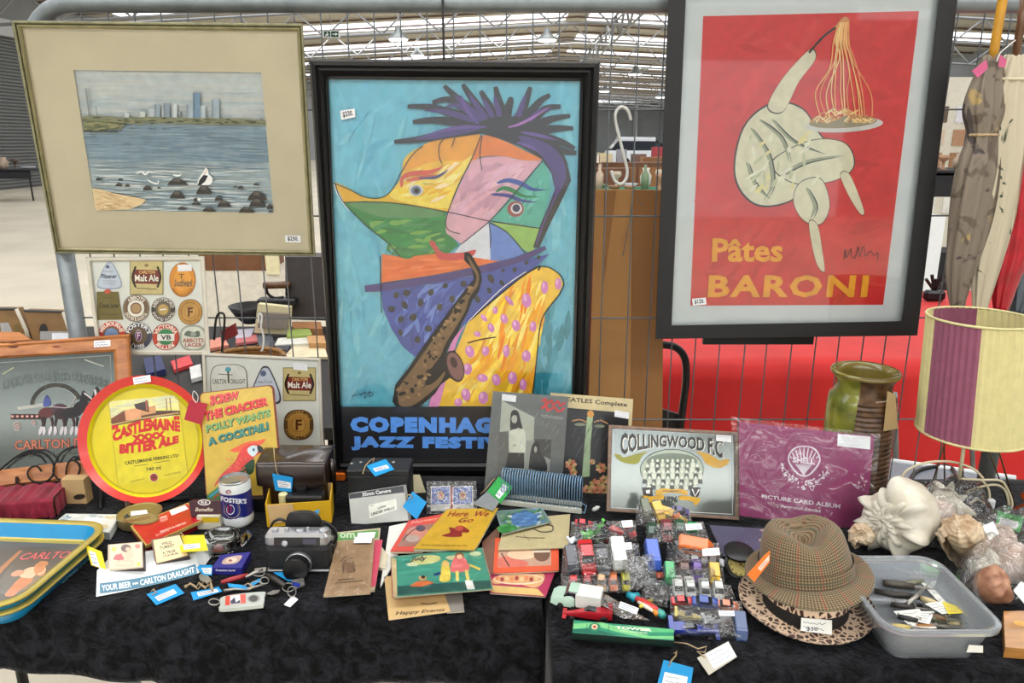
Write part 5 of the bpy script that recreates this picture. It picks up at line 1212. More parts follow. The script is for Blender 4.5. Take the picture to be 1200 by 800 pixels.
# ---- black case, boxed camera, playing cards
t = thing('hard_case', 'black hard camera case with metal studs before the blue poster', 'case', T(444,600))
BKC = M('black_vinyl',(26,27,29),.5, var=.2, scale=200, bump=.15)
a_, b_, d_, h_ = frontbox(409,481,601,551,536)
MB().bbox((a_ + b_) / 2 + d_ / 2 + V((0,0, h_ * .43)),((b_ - a_).length, d_.length, h_ * .86),.004).build('body', BKC, t,40)
MB().bbox((a_ + b_) / 2 + d_ / 2 + V((0,0, h_ * .93)),((b_ - a_).length * 1.01, d_.length * 1.02, h_ * .14),.004).build('lid', BKC, t,40)
for x, y in ((412,543),(423,541.5),(461,541.5)): p = onz(x, y, TZ + h_); MB().lathe([(.004,0),(.0035,.0015),(0,.002)],14, Matrix.Translation(p)).build('stud', CHR, t, True)
price_tag(flatT(h_ + .002), zp('O', [(297,215),(432,168),(492,240),(358,290)]), 'blue', 'blue tag lying on top of the black hard case', pq=zp('O', [(342,232),(440,206),(458,228),(360,256)]), string=[(425,555,-.004),(428,546,.002),(433,540,.006),(439,536,.004),(437,541,.003)])
pw = Plane(T(445,614),-7,22); t = thing('boxed_camera', 'pale grey camera box with dark title band leaning on the black case', 'box', pw(445,614))
q = zp('O', [(172,410),(557,350),(592,598),(192,630)]); slab('box', pw, q,.022, M('grey_box_card',(186,188,184),.5), t)
a = Art(zs('O', pw),.0004); a.quad([(174,412),(556,352),(562,400),(178,446)],(58,60,66)); a.text('35mm Camera', [(265,402),(468,374),(470,398),(268,430)],(220,222,222),.03); a.quad([(310,490),(505,445),(512,520),(318,585)],(224,226,216)); a.text('LAWN', [(375,505),(432,488),(434,502),(378,520)],(30,30,34),.03); a.text('UNDER WELLS', [(328,545),(492,498),(494,514),(332,566)],(30,30,34),.03); a.stroke([(320,497),(345,492)],3,(80,80,90)); a.build('box_print', t, PRG)
price_tag(Plane(pw.p,-7,22), zp('O', [(622,393),(720,470),(650,592),(552,500)]), 'blue', 'large plain blue tag tied to the grey camera box', paper=None, off=.006, string=[(478,586,.001),(475,582,.005),(480,579,.006),(484,582,.003),(480,585,.002)])
pk = Plane(T(530,600),0,30); t = thing('playing_cards', 'two blue backed decks of playing cards in clear wrap', 'playing cards', pk(530,600))
for x0, x1 in ((505,527.5),(530.5,554)):
    q = [(x0,570),(x1,569),(x1 + .5,598),(x0 - .5,599)]
    d_ = slab('deck', pk, q,.012, M('white_card'), t, front=-.001)
    a = Art(pk,0); qq = insetq(q,1,1,1,8); a.quad(qq,(56,84,168)); c = V((sum(p[0] for p in qq) / 4, sum(p[1] for p in qq) / 4))
    a.quad(lerpq(qq,.86),(110,136,200)); a.quad(lerpq(qq,.8),(62,92,172)); a.ell(c.x, c.y,4,5,(206,170,90)); a.ell(c.x, c.y,2.4,3.2,(176,90,80))
    rn = random.Random(int(x0))
    for k in range(26): a.ell(rn.uniform(x0 + 2, x1 - 2), rn.uniform(573,587),.9,.7, rn.choice([(190,200,226),(150,90,130),(200,210,230)]), n=6)
    a.build('card_back_print', d_, PRG)
slab('red_divider', pk, [(528,570),(530,570),(530.5,598),(528,598)],.012, M('red_card',(168,36,54)), t, front=-.0005)
m = quadmap([(500,564),(558,563),(559,601),(500,602)]); MB().grid(lambda u, v: pk(*m(u, v),.003 + .002 * math.sin(u * 21) * math.sin(v * 17 + u * 5)),20,14).build('clear_wrap', FILM, t, True)
tag(slab('loose_card', Plane(T(491,578),5,14), [(483,556),(492,556),(499,577),(481,578)],.0012, M('cream_card',(214,206,168),.7)), 'loose cream card standing between black case and playing cards', 'card')
tag(slab('dark_folder', Plane(T(520,566),0,6), [(484,558),(570,559),(570,567),(484,566)],.004, M('dark_grey_folder',(52,50,54))), 'dark grey folder lying at the foot of the blue poster', 'folder')
# ================================================================== books and comics in the middle
def cov(name, rgb): return M(name, rgb,.45, var=.08, scale=60, coat=.15)
gB = 'old booklets and comics in the middle of the stall'
# left pile: brown booklet over a green magazine
def gm(a):
    b = Art(zs('E', a.surf), a.off); b.quad([(150,315),(352,296),(350,335),(145,352)],(92,150,78)); b.text('om',(160,312,236,338),(206,222,190),.03); a.mb = b.mb
book('magazine', 'magazine with a green title strip under the brown booklet', 'magazine', zp('E', [(143,310),(362,288),(334,592),(100,604)]),.010,.008, cov('pale_magazine',(190,176,146)), gm, gB)
book('magazine', 'thin pink covered magazine edge right of the brown booklet', 'magazine', zp('E', [(300,352),(372,346),(338,572),(290,590)]),.0125,.002, cov('pink_magazine',(196,66,92)), None, gB)
def bb(a):
    b = Art(zs('E', a.surf), a.off); q = [(148,352),(330,345),(311,606),(84,622)]
    b.quad(lerpq(q,.86),(176,146,112)); b.quad(lerpq(q,.83),(170,140,106))
    b.poly([(170,480),(175,455),(200,440),(230,455),(240,490),(225,510),(180,505)],(140,108,80), True); b.stroke([(165,455),(190,430),(225,440)],5,(104,76,56)); b.stroke([(180,470),(176,515)],5,(96,70,52)); b.stroke([(222,470),(236,505)],5,(96,70,52))
    b.stroke([(150,545),(235,538)],5,(96,72,54), sm=False); b.stroke([(138,560),(275,548)],6,(110,84,62), sm=False); b.stroke([(140,585),(300,575)],2,(120,96,74), sm=False); a.mb = b.mb
t = book('booklet', 'brown paper booklet with a faint horse drawing in clear sleeve', 'booklet', zp('E', [(146,352),(332,344),(312,610),(80,626)]),.018,.005, M('brown_paper_cover',(178,148,114),.7, var=.06), bb, gB, film=True)
sticker(zs('E', flatT(.018)), [(250,312),(338,308),(330,336),(246,338)], t, n=1, off=.0035); sticker(zs('E', flatT(.018)), [(236,332),(322,332),(316,362),(228,362)], t, n=2, off=.0032)
tag(boxq('paper_bundle', zp('E', [(360,370),(398,420),(385,490),(350,480)]),.006,.006, PAGES), 'small bundle of cream papers beside the brown booklet', 'papers')
# middle pile
tag(boxq('loose_sheet', zp('E', [(405,280),(505,258),(440,440),(360,580)]),.004,.003, M('white_paper',(220,220,212),.7)), 'pale loose sheet under the red storybook', 'sheet')
def he(a):
    b = Art(zs('E', a.surf), a.off); b.text('Happy Events', [(432,700),(680,683),(683,702),(438,724)],(70,50,34),.02,.35); b.stroke([(560,660),(600,664),(640,656)],5,(90,70,50)); a.mb = b.mb
book('booklet', 'cream booklet with brown script sticking out below the comics', 'booklet', zp('E', [(380,528),(640,505),(708,700),(402,742)]),.004,.003, M('cream_cover',(200,168,116),.6, var=.05), he, gB, glossy=False)
book('booklet', 'grey booklet corner under the teal comic', 'booklet', zp('E', [(660,560),(760,560),(776,700),(690,706)]),.003,.002, M('grey_cover',(130,124,118),.6), None, gB)
jq = zp('E', [(414,432),(862,385),(915,588),(425,628)])
rn = random.Random(3)
for k,(cn, cc, lab) in enumerate((('red_comic_cover',(176,70,66), 'lowest comic of the pile under the teal comic'),('pale_comic_cover',(206,200,186), 'pale comic second from the bottom under the teal comic'),('pink_comic_cover',(204,130,140), 'pinkish comic third from the bottom under the teal comic'),('olive_comic_cover',(120,124,92), 'olive comic directly under the teal comic'))):
    qq = [(x + rn.uniform(-1.2,1.2), y + rn.uniform(-.6,.8)) for x, y in jq]; book('comic', lab, 'comic', qq,.0085 + .004 * k,.0036, cov(cn, cc), None, gB)
def ju(a):
    b = Art(zs('E', a.surf), a.off)
    b.quad([(440,440),(858,390),(908,584),(445,620)],(72,160,138)); brush(b, [(445,445),(858,398),(890,540),(445,560)],30, [(80,170,146),(62,148,128),(96,176,150)],.3,22,51)
    b.poly([(445,575),(700,558),(905,545),(908,584),(445,620)],(40,92,84)); b.ell(585,445,75,22,(206,206,140),-6); b.ell(520,468,30,9,(210,220,180)); b.ell(730,435,46,12,(206,208,160)); b.ell(830,415,30,12,(190,210,170)); b.text('Judy',(510,426,590,456),(40,36,60),.03,.3)
    b.poly([(655,550),(660,500),(668,455),(690,450),(702,480),(705,545)],(226,206,90), True); b.ell(684,465,18,14,(232,196,120)); b.stroke([(625,520),(660,510)],12,(40,70,130))
    b.poly([(708,500),(722,440),(752,415),(780,440),(802,490),(760,505)],(226,120,120), True); b.ell(752,425,22,16,(150,96,60)); b.ell(752,430,14,11,(236,196,160)); b.stroke([(740,500),(742,550)],16,(232,214,120)); b.stroke([(785,495),(795,548)],16,(232,214,120)); b.stroke([(800,470),(855,492)],10,(226,200,90))
    b.poly([(505,575),(540,552),(600,548),(628,560),(560,578)],(214,116,60)); b.ell(570,535,20,12,(206,170,110)); b.ell(572,530,10,8,(70,50,40)); b.quad([(778,548),(815,545),(828,590),(790,592)],(226,226,222)); b.quad([(414,432),(440,440),(445,626),(425,628)],(206,186,140)); a.mb = b.mb
book('comic', 'teal comic with two children on top of its pile', 'comic', jq,.0245,.0036, cov('teal_comic_cover',(78,150,130)), ju, gB, film=True)
def rb(a):
    b = Art(zs('E', a.surf), a.off); b.quad([(500,285),(640,262),(560,375),(445,380)],(150,110,96)); b.ell(545,315,55,32,(196,130,110)); b.ell(560,290,24,16,(90,64,60)); b.ell(520,340,34,18,(170,150,140)); b.stroke([(470,350),(520,300),(560,290)],5,(60,46,44)); b.text('Nursery', [(520,255),(655,232),(640,250),(510,272)],(236,170,140),.02); a.mb = b.mb
book('storybook', 'red framed storybook half under the yellow storybook', 'book', zp('E', [(500,252),(678,216),(570,402),(410,402)]),.020,.008, cov('red_book_cover',(198,70,58)), rb, gB)
def hw(a):
    b = Art(zs('E', a.surf), a.off); RDK = (150,36,44)
    b.text('Here  We', [(700,205),(905,205),(890,232),(690,232)], RDK,.02,.2); b.text('Go', [(755,238),(828,236),(818,260),(742,262)], RDK,.02,.2)
    b.poly([(665,325),(705,310),(700,285),(740,290),(760,275),(800,300),(790,312),(765,310),(760,330),(700,332)], RDK, True); b.ell(750,290,20,14,(196,80,70)); b.text('A CHILDRENS READER BOOK', [(565,368),(790,372),(788,380),(562,376)],(120,80,30),.01); a.mb = b.mb
book('storybook', 'yellow storybook with red figures lying across the pile', 'book', zp('E', [(690,195),(942,190),(826,396),(524,390)]),.030,.009, cov('yellow_book_cover',(216,178,50)), hw, gB, film=True)
# right pile
book('booklet', 'brown booklet edge between the yellow storybook and the red framed book', 'booklet', zp('F', [(105,400),(190,318),(190,540),(125,562)]),.010,.008, cov('dusky_brown_cover',(120,84,70)), None, gB)
def pk_(a):
    b = Art(zs('F', a.surf), a.off); b.poly([(155,585),(190,568),(250,560),(330,560),(408,556),(405,600),(360,625),(260,600),(170,606)],(206,158,110), True); b.ring(285,582,120,24,8,(236,200,170),0,360)
    for k in range(9): b.ell(180 + k * 24,578 + (k % 2) * 6,10,11,((206,130,90),(150,60,60),(226,180,130))[k % 3])
    b.stroke([(225,616),(365,632)],5,(130,90,50)); b.poly([(150,612),(380,630),(412,665),(150,648)],(206,176,110)); a.mb = b.mb
book('storybook', 'pink and cream storybook lowest in the right pile', 'book', zp('F', [(150,545),(468,540),(420,668),(142,650)]),.006,.005, cov('magenta_book_cover',(168,44,84)), pk_, gB)
def rf(a):
    b = Art(zs('F', a.surf), a.off); q = [(186,400),(445,400),(446,515),(184,525)]; b.quad(q,(186,150,128)); b.poly([(190,480),(240,470),(330,500),(310,520),(190,522)],(206,110,96), True); b.ell(300,460,70,26,(226,190,160)); b.ell(400,460,40,36,(110,80,66)); b.stroke([(200,455),(240,520)],7,(90,60,50)); b.quad([(350,440),(440,436),(440,450),(352,452)],(220,206,186)); a.mb = b.mb
book('storybook', 'orange-red framed picture book in the right pile', 'book', zp('F', [(170,380),(482,378),(484,540),(160,552)]),.012,.006, cov('orange_book_cover',(214,86,52)), rf, gB)
def cb(a):
    b = Art(zs('F', a.surf), a.off); b.stroke([(360,335),(400,350),(450,345),(452,320),(425,316)],6,(70,60,48)); b.stroke([(270,372),(330,378),(415,380)],5,(120,100,70)); b.stroke([(310,365),(340,392)],3,(120,100,70)); a.mb = b.mb
book('booklet', 'large cream booklet with a pen line drawing in the right pile', 'booklet', zp('F', [(215,290),(540,262),(530,428),(186,438)]),.0165,.004, M('cream_booklet_cover',(204,192,150),.6, var=.06), cb, gB, glossy=False, film=True)
def bg(a):
    b = Art(zs('F', a.surf), a.off); q = [(172,246),(400,228),(446,300),(206,360)]; b.quad(lerpq(q,.96),(110,140,130)); brush(b, lerpq(q,.85),60, [(90,130,170),(70,130,80),(200,210,210),(60,90,130),(120,160,110),(150,170,190)],.3,18,53,20,.8); b.poly([(255,270),(330,248),(380,280),(330,320),(260,315)],(84,126,176), True); b.poly([(180,330),(230,310),(280,330),(210,356)],(60,140,70), True); a.mb = b.mb
book('magazine', 'glossy blue and green picture magazine on the right pile', 'magazine', zp('F', [(172,246),(400,228),(446,300),(206,360)]),.023,.004, cov('blue_magazine_cover',(150,170,176)), bg, gB, film=True)
book('magazine', 'pale glossy leaflet between yellow storybook and wire rack', 'magazine', zp('F', [(60,210),(130,150),(190,200),(160,245)]),.034,.002, cov('pale_leaflet',(150,156,158)), None, gB, film=True)

# ---- upright record sleeve, songbook, football mirror, card album
pr = Plane(T(615,584),0,10); q = [(577.6,458.4),(666,465),(657.5,583),(567,579)]
t = thing('record_sleeve', 'grey record sleeve with a black and white photo and red script', 'record sleeve', pr(615,563))
slab('sleeve', pr, q,.004, cov('grey_sleeve',(100,104,104)), t); a = Art(pr,.0003); a.quad(lerpq(q,.99),(104,108,106))
b = Art(zsurf(pr,560,450,5), a.off + .00002)
b.poly([(140,95),(332,195),(326,330),(280,340),(275,500),(120,500),(128,280)],(176,182,168)); b.poly([(120,280),(180,275),(180,500),(118,510)],(96,98,94)); b.poly([(280,330),(430,320),(420,510),(275,500)],(150,154,146)); b.poly([(330,322),(432,322),(425,440),(340,400)],(66,68,66))
b.poly([(190,215),(195,165),(215,150),(238,165),(250,210),(262,265),(235,255),(200,280),(188,255)],(28,28,28), True); b.ell(214,205,17,24,(186,186,176)); b.poly([(184,290),(200,268),(240,262),(275,275),(278,390),(240,405),(190,395)],(208,212,196), True); b.poly([(178,400),(272,402),(272,495),(160,488)],(30,30,32)); b.stroke([(205,355),(225,360)],5,(120,120,112))
b.poly([(298,490),(305,420),(318,360),(340,335),(360,355),(366,400),(395,440),(400,510),(300,495)],(34,34,34), True); b.ell(338,382,9,18,(176,176,166))
b.stroke([(372,100),(400,88),(395,125),(430,95),(440,122),(470,100),(480,125),(512,108)],12,(208,44,44)); b.stroke([(370,142),(400,128),(410,155),(450,135),(470,160),(508,140)],13,(208,44,44)); b.stroke([(370,180),(500,195)],2.5,(190,190,186), sm=False); b.stroke([(372,190),(500,205)],2.5,(190,190,186), sm=False)
rnd = random.Random(6)
for k in range(20): x = rnd.uniform(100,470); y = rnd.uniform(90,450); b.stroke([(x, y),(x + 22, y - 34)],2,(150,154,152), sm=False)
a.build('cover_ground', t, PRG); b.build('cover_print', t, PRG); sticker(zsurf(pr,560,450,5), [(142,57),(226,67),(222,105),(140,95)], t, n=3, off=.002, seed=3)
m = quadmap(lerpq(q,1.015)); MB().grid(lambda u, v: pr(*m(u, v),.0028 + .0006 * math.sin(u * 13 + v * 19)),14,14).build('plastic_sleeve', SLEEVE, t, True)
pn = Plane(T(690,574,.003),-3,13); q = [(645,460),(742,467.5),(736,580),(642,574)]
t = thing('songbook', 'black and cream songbook with flowers behind the record sleeve', 'book', pn(690,591)); slab('cover', pn, q,.0015, cov('cream_songbook',(206,190,146)), t); slab('pages', pn, lerpq(q,.985),.008, PAGES, t, front=-.0015); slab('back_cover', pn, q,.0015, cov('cream_songbook',(206,190,146)), t, front=-.0095)
b = Art(zsurf(pn,560,450,5),.0003); b.quad([(440,130),(885,170),(862,690),(420,655)],(36,36,38)); b.text('THE BEATLES Complete', [(395,62),(876,108),(874,140),(392,96)],(40,34,30),.02)
b.poly([(640,190),(675,190),(660,350),(655,540),(610,545),(625,350)],(156,180,140)); b.ell(660,175,20,22,(206,150,70)); b.stroke([(552,215),(600,208),(640,225)],7,(190,140,84)); b.stroke([(680,222),(720,212),(762,232)],7,(190,140,84)); b.ell(600,236,34,9,(130,140,110)); b.ell(714,246,30,9,(130,140,110))
for x, y, r_ in ((545,470,36),(722,490,34),(672,455,18),(560,515,24),(740,560,30),(690,590,40),(640,620,34),(740,620,40),(690,650,36),(600,660,26)):
    for k in range(7): an = k * .9; b.ell(x + r_ * .55 * math.cos(an), y + r_ * .5 * math.sin(an), r_ * .45, r_ * .32,((206,140,104),(222,170,130),(170,160,90),(190,110,80))[(k + int(x)) % 4], math.degrees(an),8)
    b.ell(x, y, r_ * .22, r_ * .2,(120,60,40), n=8)
for k in range(16): x = rnd.uniform(545,760); y = rnd.uniform(250,430); b.stroke([(x, y),(x + 26, y - 60)],3,(84,84,88), sm=False)
b.build('cover_print', t, PRG); sticker(zsurf(pn,560,450,5), [(802,152),(886,166),(884,204),(800,190)], t, n=3, off=.002, seed=8)
pf = Plane(T(788,604,.006),-3,23); out = [(713,497.5),(866,506),(866.5,609.5),(710.5,599)]; inn = insetq(out,4.5,4,5,4)
t = thing('football_mirror', 'football club mirror with team oval and grey wood frame', 'mirror', pf(788,604))
frame_rails(pf, out, inn, [(0,.004),(.15,.006),(.85,.006),(1,.002)], M('grey_wood_frame',(128,104,88),.5, var=.2, scale=80), t)
slab('mirror_glass', pf, inn,.003, M('silvered_glass',(132,140,138),.12, metal=.6, var=.03), t, front=-.001)
z = zsurf(pf,700,480,5.717); b = Art(z,.0)
IK = (24,24,26)
b.stroke([(110,128),(905,172),(905,700),(98,655),(110,128)],5,(206,212,214), sm=False)
def fca(u, v): x = 155 + 685 * u; top = 158 + 12 * u + 38 * abs(u - .5) * 2 * (1 if u > .5 else .0); bot = 240 + 70 * (2 * u - 1) ** 2 + 20 * u; top = 152 + 40 * u; return (x, top * v + bot * (1 - v))
b.text('COLLINGWOOD F.C', None,(222,222,210),.05, fn=lambda u, v: (fca(u, v)[0] + 4, fca(u, v)[1] + 4)); b.text('COLLINGWOOD F.C', None, IK,.035, fn=fca)
for sx, xs, c1 in ((1,0,(140,140,40)),(-1,1000,(196,150,40))):
    b.poly([(xs + sx * 115,298 + (40 if sx < 0 else 0)),(xs + sx * 150,300 + (30 if sx < 0 else 0)),(xs + sx * 180,318 + (20 if sx < 0 else 0)),(xs + sx * 260,295),(xs + sx * 335,280),(xs + sx * 300,310),(xs + sx * 270,360),(xs + sx * 200,360 + (30 if sx < 0 else 0)),(xs + sx * 140,335 + (40 if sx < 0 else 0))], c1, True)
b.ell(500,400,214,138, IK); b.ell(500,400,209,133,(164,178,160)); b.ell(500,345,170,55,(110,122,108))
for row,(y, n_, x0, x1) in enumerate(((340,9,370,640),(375,11,335,670),(415,13,318,690),(455,13,318,690),(495,11,345,655))):
    for k in range(n_): x = x0 + (x1 - x0) * k / (n_ - 1); b.poly([(x - 15, y + 40),(x - 14, y + 14),(x, y + 8),(x + 14, y + 14),(x + 15, y + 40)],((206,214,196),(90,100,88),(190,200,180),(60,66,60))[(k * 3 + row) % 4]); b.ell(x, y,9,11,(214,218,202), n=8)
b.poly([(300,520),(370,520),(372,585),(312,578)], IK); b.poly([(325,540),(352,535),(352,560),(328,560)],(230,230,226)); b.poly([(625,518),(692,520),(680,575),(655,592),(625,570)], IK); b.stroke([(636,530),(655,580),(682,532)],8,(232,232,228), sm=False)
YW = (214,164,36)
b.poly([(392,545),(440,525),(500,532),(560,530),(605,548),(595,570),(540,558),(470,556),(400,572)], YW, True); b.poly([(310,575),(360,580),(440,570),(440,600),(380,602),(350,625),(330,620)], YW, True); b.poly([(550,600),(560,575),(620,580),(686,592),(680,620),(655,640),(630,612)], YW, True)
b.text('PREMIERS', [(440,538),(560,540),(560,552),(440,550)],(70,50,20),.01); b.text('1896', [(448,578),(538,578),(538,622),(448,620)], IK,.02); b.build('mirror_print', t, PRG)
sticker(z, [(795,166),(898,172),(898,218),(796,208)], t, n=2, off=.002, seed=14)
pa = Plane(T(945,612,.006),-2,20); q = [(866,494),(1025,511),(1014,622),(867,604)]
t = thing('card_album', 'magenta picture card album in a clear plastic sleeve', 'album', pa(945,612))
slab('cover', pa, q,.002, cov('magenta_album',(150,34,104)), t); slab('pages', pa, lerpq(q,.985),.006, PAGES, t, front=-.002)
z = zsurf(pa,850,480,5.335); b = Art(z,.0003); W = (232,222,232)
b.poly([(455,408),(395,330),(400,270),(440,232),(500,225),(560,240),(592,290),(588,340),(525,412)], W, True); b.poly([(462,398),(404,328),(408,276),(446,240),(500,233),(552,248),(582,292),(578,336),(518,402)],(150,34,104), True)
for k in range(9): an = R(200 + k * 17.5); b.stroke([(490,405),(492 + 92 * math.cos(an),318 + 82 * math.sin(an))],7, W, sm=False)
b.quad([(415,300),(570,304),(572,345),(413,338)],(150,34,104)); b.text('SHELL', [(420,292),(560,304),(560,344),(420,330)], W,.05)
rnd = random.Random(2)
for k in range(60):
    u = rnd.random(); x = 350 + 295 * u; y = 360 + 105 * math.sin(math.pi * u) + rnd.uniform(-26,26) + 10 * u; b.ell(x, y, rnd.uniform(6,15), rnd.uniform(3,6), W, rnd.uniform(0,180),8)
for pts in ([(348,335),(380,380),(430,440)], [(640,375),(610,420),(560,450)], [(520,470),(545,505),(560,470),(600,465)]): b.stroke(pts,4, W)
b.text('PICTURE CARD ALBUM', [(228,528),(720,590),(718,618),(228,552)], W,.025); b.text('Australian Beetles', [(342,590),(598,622),(594,642),(340,608)], W,.01,.3); b.build('cover_print', t, PRG)
sticker(z, [(703,150),(908,168),(905,248),(700,226)], t, n=3, off=.003, seed=16)
q2 = [(856.5,488),(1032,508.5),(1020,624),(864,606)]; m = quadmap(q2)
MB().grid(lambda u, v: pa(*m(u, v),.004 + .0014 * math.sin(u * 19 + v * 11) * math.sin(v * 14 - u * 7)),40,30).build('plastic_sleeve', clear_mat('wrinkled_sleeve', ior=1.42, rough=.1, bump=1.0, bscale=14, haze=.02, boost=.02), t, True)

# ---- blue wire rack with green tag
t = thing('wire_rack', 'pale blue wire toast-style rack in front of the record sleeve', 'rack', T(640,598))
PB = M('pale_blue_coated_wire',(126,160,190),.35, metal=.2, var=.05)
L0, L1 = T(588,590), T(679,601); ax = (L1 - L0); bk = V((-ax.y, ax.x,0)).normalized()
zt = ony(590,549, L0.y + .012).z - TZ
for k in range(31):
    p = L0.lerp(L1, k / 30); P = [p + V((0,0,.006))] + [p + bk * (.016 - .016 * math.cos(R(a))) + V((0,0, zt * .72 + zt * .28 * math.sin(R(a)))) for a in range(0,181,30)] + [p + bk * .032 + V((0,0,.006))]
    MB().tube(P,.0011,6).build('wire', PB, t, True)
o = MB().prism([L0 + V((-.003,-.004,0)) - bk * 0, L1 + V((.004,-.004,0)), L1 + V((.004,.004,0)), L0 + V((-.003,.004,0))],(0,0,.010)).build('base_strip', M('cream_strip',(206,208,196),.4), t)
MB().prism([L0 + bk * .029, L1 + bk * .029, L1 + bk * .035, L0 + bk * .035],(0,0,.008)).build('back_strip', M('cream_strip'), t)
for p, s_ in ((L0,-1),(L1,1)): MB().tube([p + V((0,0,.006)), p + ax.normalized() * s_ * .010 + V((0,-.004,.003)), p + ax.normalized() * s_ * .010 + bk * .03 + V((0,0,.003)), p + bk * .032 + V((0,0,.006))],.0016,6).build('end_loop', PB, t, True)
MB().lathe([(.002,0),(.0045,.004),(.005,.012),(.002,.018)],12, Matrix.Translation(T(694,598)) @ Matrix.Rotation(R(60),4, 'Y')).build('end_knob', HOOK, t, True)
price_tag(Plane(T(586,592,.005),-12,38), zp('F', [(188,76),(258,130),(196,212),(130,150)]), 'green', 'green tag tied to the left end of the blue wire rack', pq=zp('F', [(212,110),(235,130),(190,188),(170,170)]), string=[(563,579,0),(569,573,.002),(577,563,.006),(580,560,.006),(576,565,.004)])
# ================================================================== toy cars in clear bags
TYRE = M('toy_tyre',(18,18,20),.6); TGL = M('toy_window',(30,34,40),.15, coat=.4)
def paint(rgb): return M('toy_paint_%d_%d_%d' % rgb, rgb,.3, var=.05, coat=.5)
CARS = {}
def sec(x, hw, z0, z1, r=.25):
    hz = (z1 - z0); return [V((x,-hw, z0)), V((x, hw, z0)), V((x, hw, z1 - hz * r)), V((x, hw * .86, z1)), V((x,-hw * .86, z1)), V((x,-hw, z1 - hz * r))]
def toy_parts(kind, col, root, L):
    S = lambda secs: [[p * L for p in s] for s in secs]
    pm = paint(col)
    wheels = [(-.3,.062),(.3,.062)]; hw = .2
    if kind == 'sedan':
        MB().loft(S([sec(-.5,.17,.08,.2), sec(-.46,.2,.05,.23), sec(-.2,.205,.05,.25), sec(.2,.205,.05,.24), sec(.44,.195,.05,.2), sec(.5,.165,.08,.16)])).build('body', pm, root,40, local=True)
        MB().loft(S([sec(-.36,.17,.22,.24), sec(-.24,.155,.22,.35), sec(.06,.155,.22,.35), sec(.24,.17,.22,.24)])).build('windows', TGL, root, local=True)
        MB().loft(S([sec(-.25,.15,.345,.36), sec(.07,.15,.345,.36)])).build('roof', pm, root, local=True)
    elif kind == 'van':
        MB().loft(S([sec(-.5,.19,.06,.4), sec(-.46,.21,.05,.44,.12), sec(.3,.21,.05,.44,.12), sec(.46,.2,.05,.26), sec(.5,.18,.08,.22)])).build('body', pm, root,40, local=True)
        MB().loft(S([sec(-.4,.214,.27,.38,.1), sec(.24,.214,.27,.38,.1), sec(.4,.19,.25,.3)])).build('windows', TGL, root, local=True)
        MB().loft(S([sec(-.42,.17,.44,.452), sec(.2,.17,.44,.452)])).build('roof', pm, root, local=True)
    elif kind == 'pickup':
        MB().loft(S([sec(.02,.19,.06,.24), sec(.08,.2,.05,.28), sec(.4,.2,.05,.25), sec(.5,.17,.07,.19)])).build('body', pm, root,40, local=True)
        MB().loft(S([sec(-.02,.17,.24,.38), sec(.14,.165,.24,.38), sec(.24,.18,.24,.27)])).build('windows', TGL, root, local=True)
        MB().loft(S([sec(-.03,.165,.375,.395), sec(.15,.16,.375,.395)])).build('roof', pm, root, local=True)
        MB().loft(S([sec(-.5,.2,.1,.35,.05), sec(-.48,.205,.08,.37,.05), sec(-.02,.205,.08,.37,.05), sec(0,.2,.1,.35,.05)])).build('rear_box', paint((222,226,220)), root, local=True)
    elif kind == 'racer':
        MB().loft(S([sec(-.5,.1,.07,.2), sec(-.3,.11,.05,.22), sec(0,.09,.05,.2), sec(.3,.05,.05,.13), sec(.5,.03,.06,.1)])).build('body', pm, root,40, local=True)
        MB().loft(S([sec(-.18,.07,.19,.24), sec(-.02,.06,.19,.26), sec(.06,.05,.18,.2)])).build('windows', TGL, root, local=True)
        MB().box(V((-.46,0,.27)) * L, V((.09,.36,.02)) * L).build('rear_wing', pm, root, local=True); MB().box(V((.46,0,.07)) * L, V((.08,.34,.015)) * L).build('front_wing', pm, root, local=True)
        wheels = [(-.34,.085),(.3,.06)]; hw = .17
    elif kind == 'truck':
        MB().loft(S([sec(.22,.18,.08,.42,.1), sec(.24,.19,.06,.44,.1), sec(.44,.19,.06,.42,.1), sec(.5,.17,.08,.36,.1)])).build('cab', pm, root,40, local=True)
        MB().box(V((.47,0,.3)) * L, V((.07,.3,.1)) * L).build('windows', TGL, root, local=True)
        MB().loft(S([sec(-.5,.2,.12,.38,.05), sec(-.45,.21,.1,.46,.05), sec(.18,.21,.1,.46,.05), sec(.2,.2,.12,.4,.05)])).build('tipper', paint((214,170,30)), root, local=True)
    else:                                                          # tractor
        MB().loft(S([sec(-.3,.12,.12,.34), sec(0,.12,.12,.34), sec(.45,.09,.12,.3), sec(.5,.08,.14,.26)])).build('body', pm, root,40, local=True)
        MB().box(V((-.2,0,.42)) * L, V((.2,.2,.14)) * L).build('seat', paint((40,40,44)), root, local=True)
        wheels = [(-.25,.2),(.35,.12)]; hw = .2
    for x, r_ in wheels:
        for s_ in (-1,1):
            MB().lathe([(r_ * .9 * L,-.03 * L),(r_ * L,-.02 * L),(r_ * L,.02 * L),(r_ * .9 * L,.03 * L)],12, Matrix.Translation(V((x, s_ * hw, r_)) * L) @ Matrix.Rotation(R(90),4, 'X')).build('wheel', TYRE, root, local=True)
    if kind in ('sedan', 'van', 'pickup'):
        for s_ in (-1,1): MB().box(V((.49, s_ * .12,.15)) * L, V((.03,.05,.035)) * L).build('headlamp', M('toy_chrome',(200,200,196),.25, metal=.7), root, local=True)
        MB().box(V((.505,0,.08)) * L, V((.02,.34,.03)) * L).build('bumper', M('toy_chrome'), root, local=True)
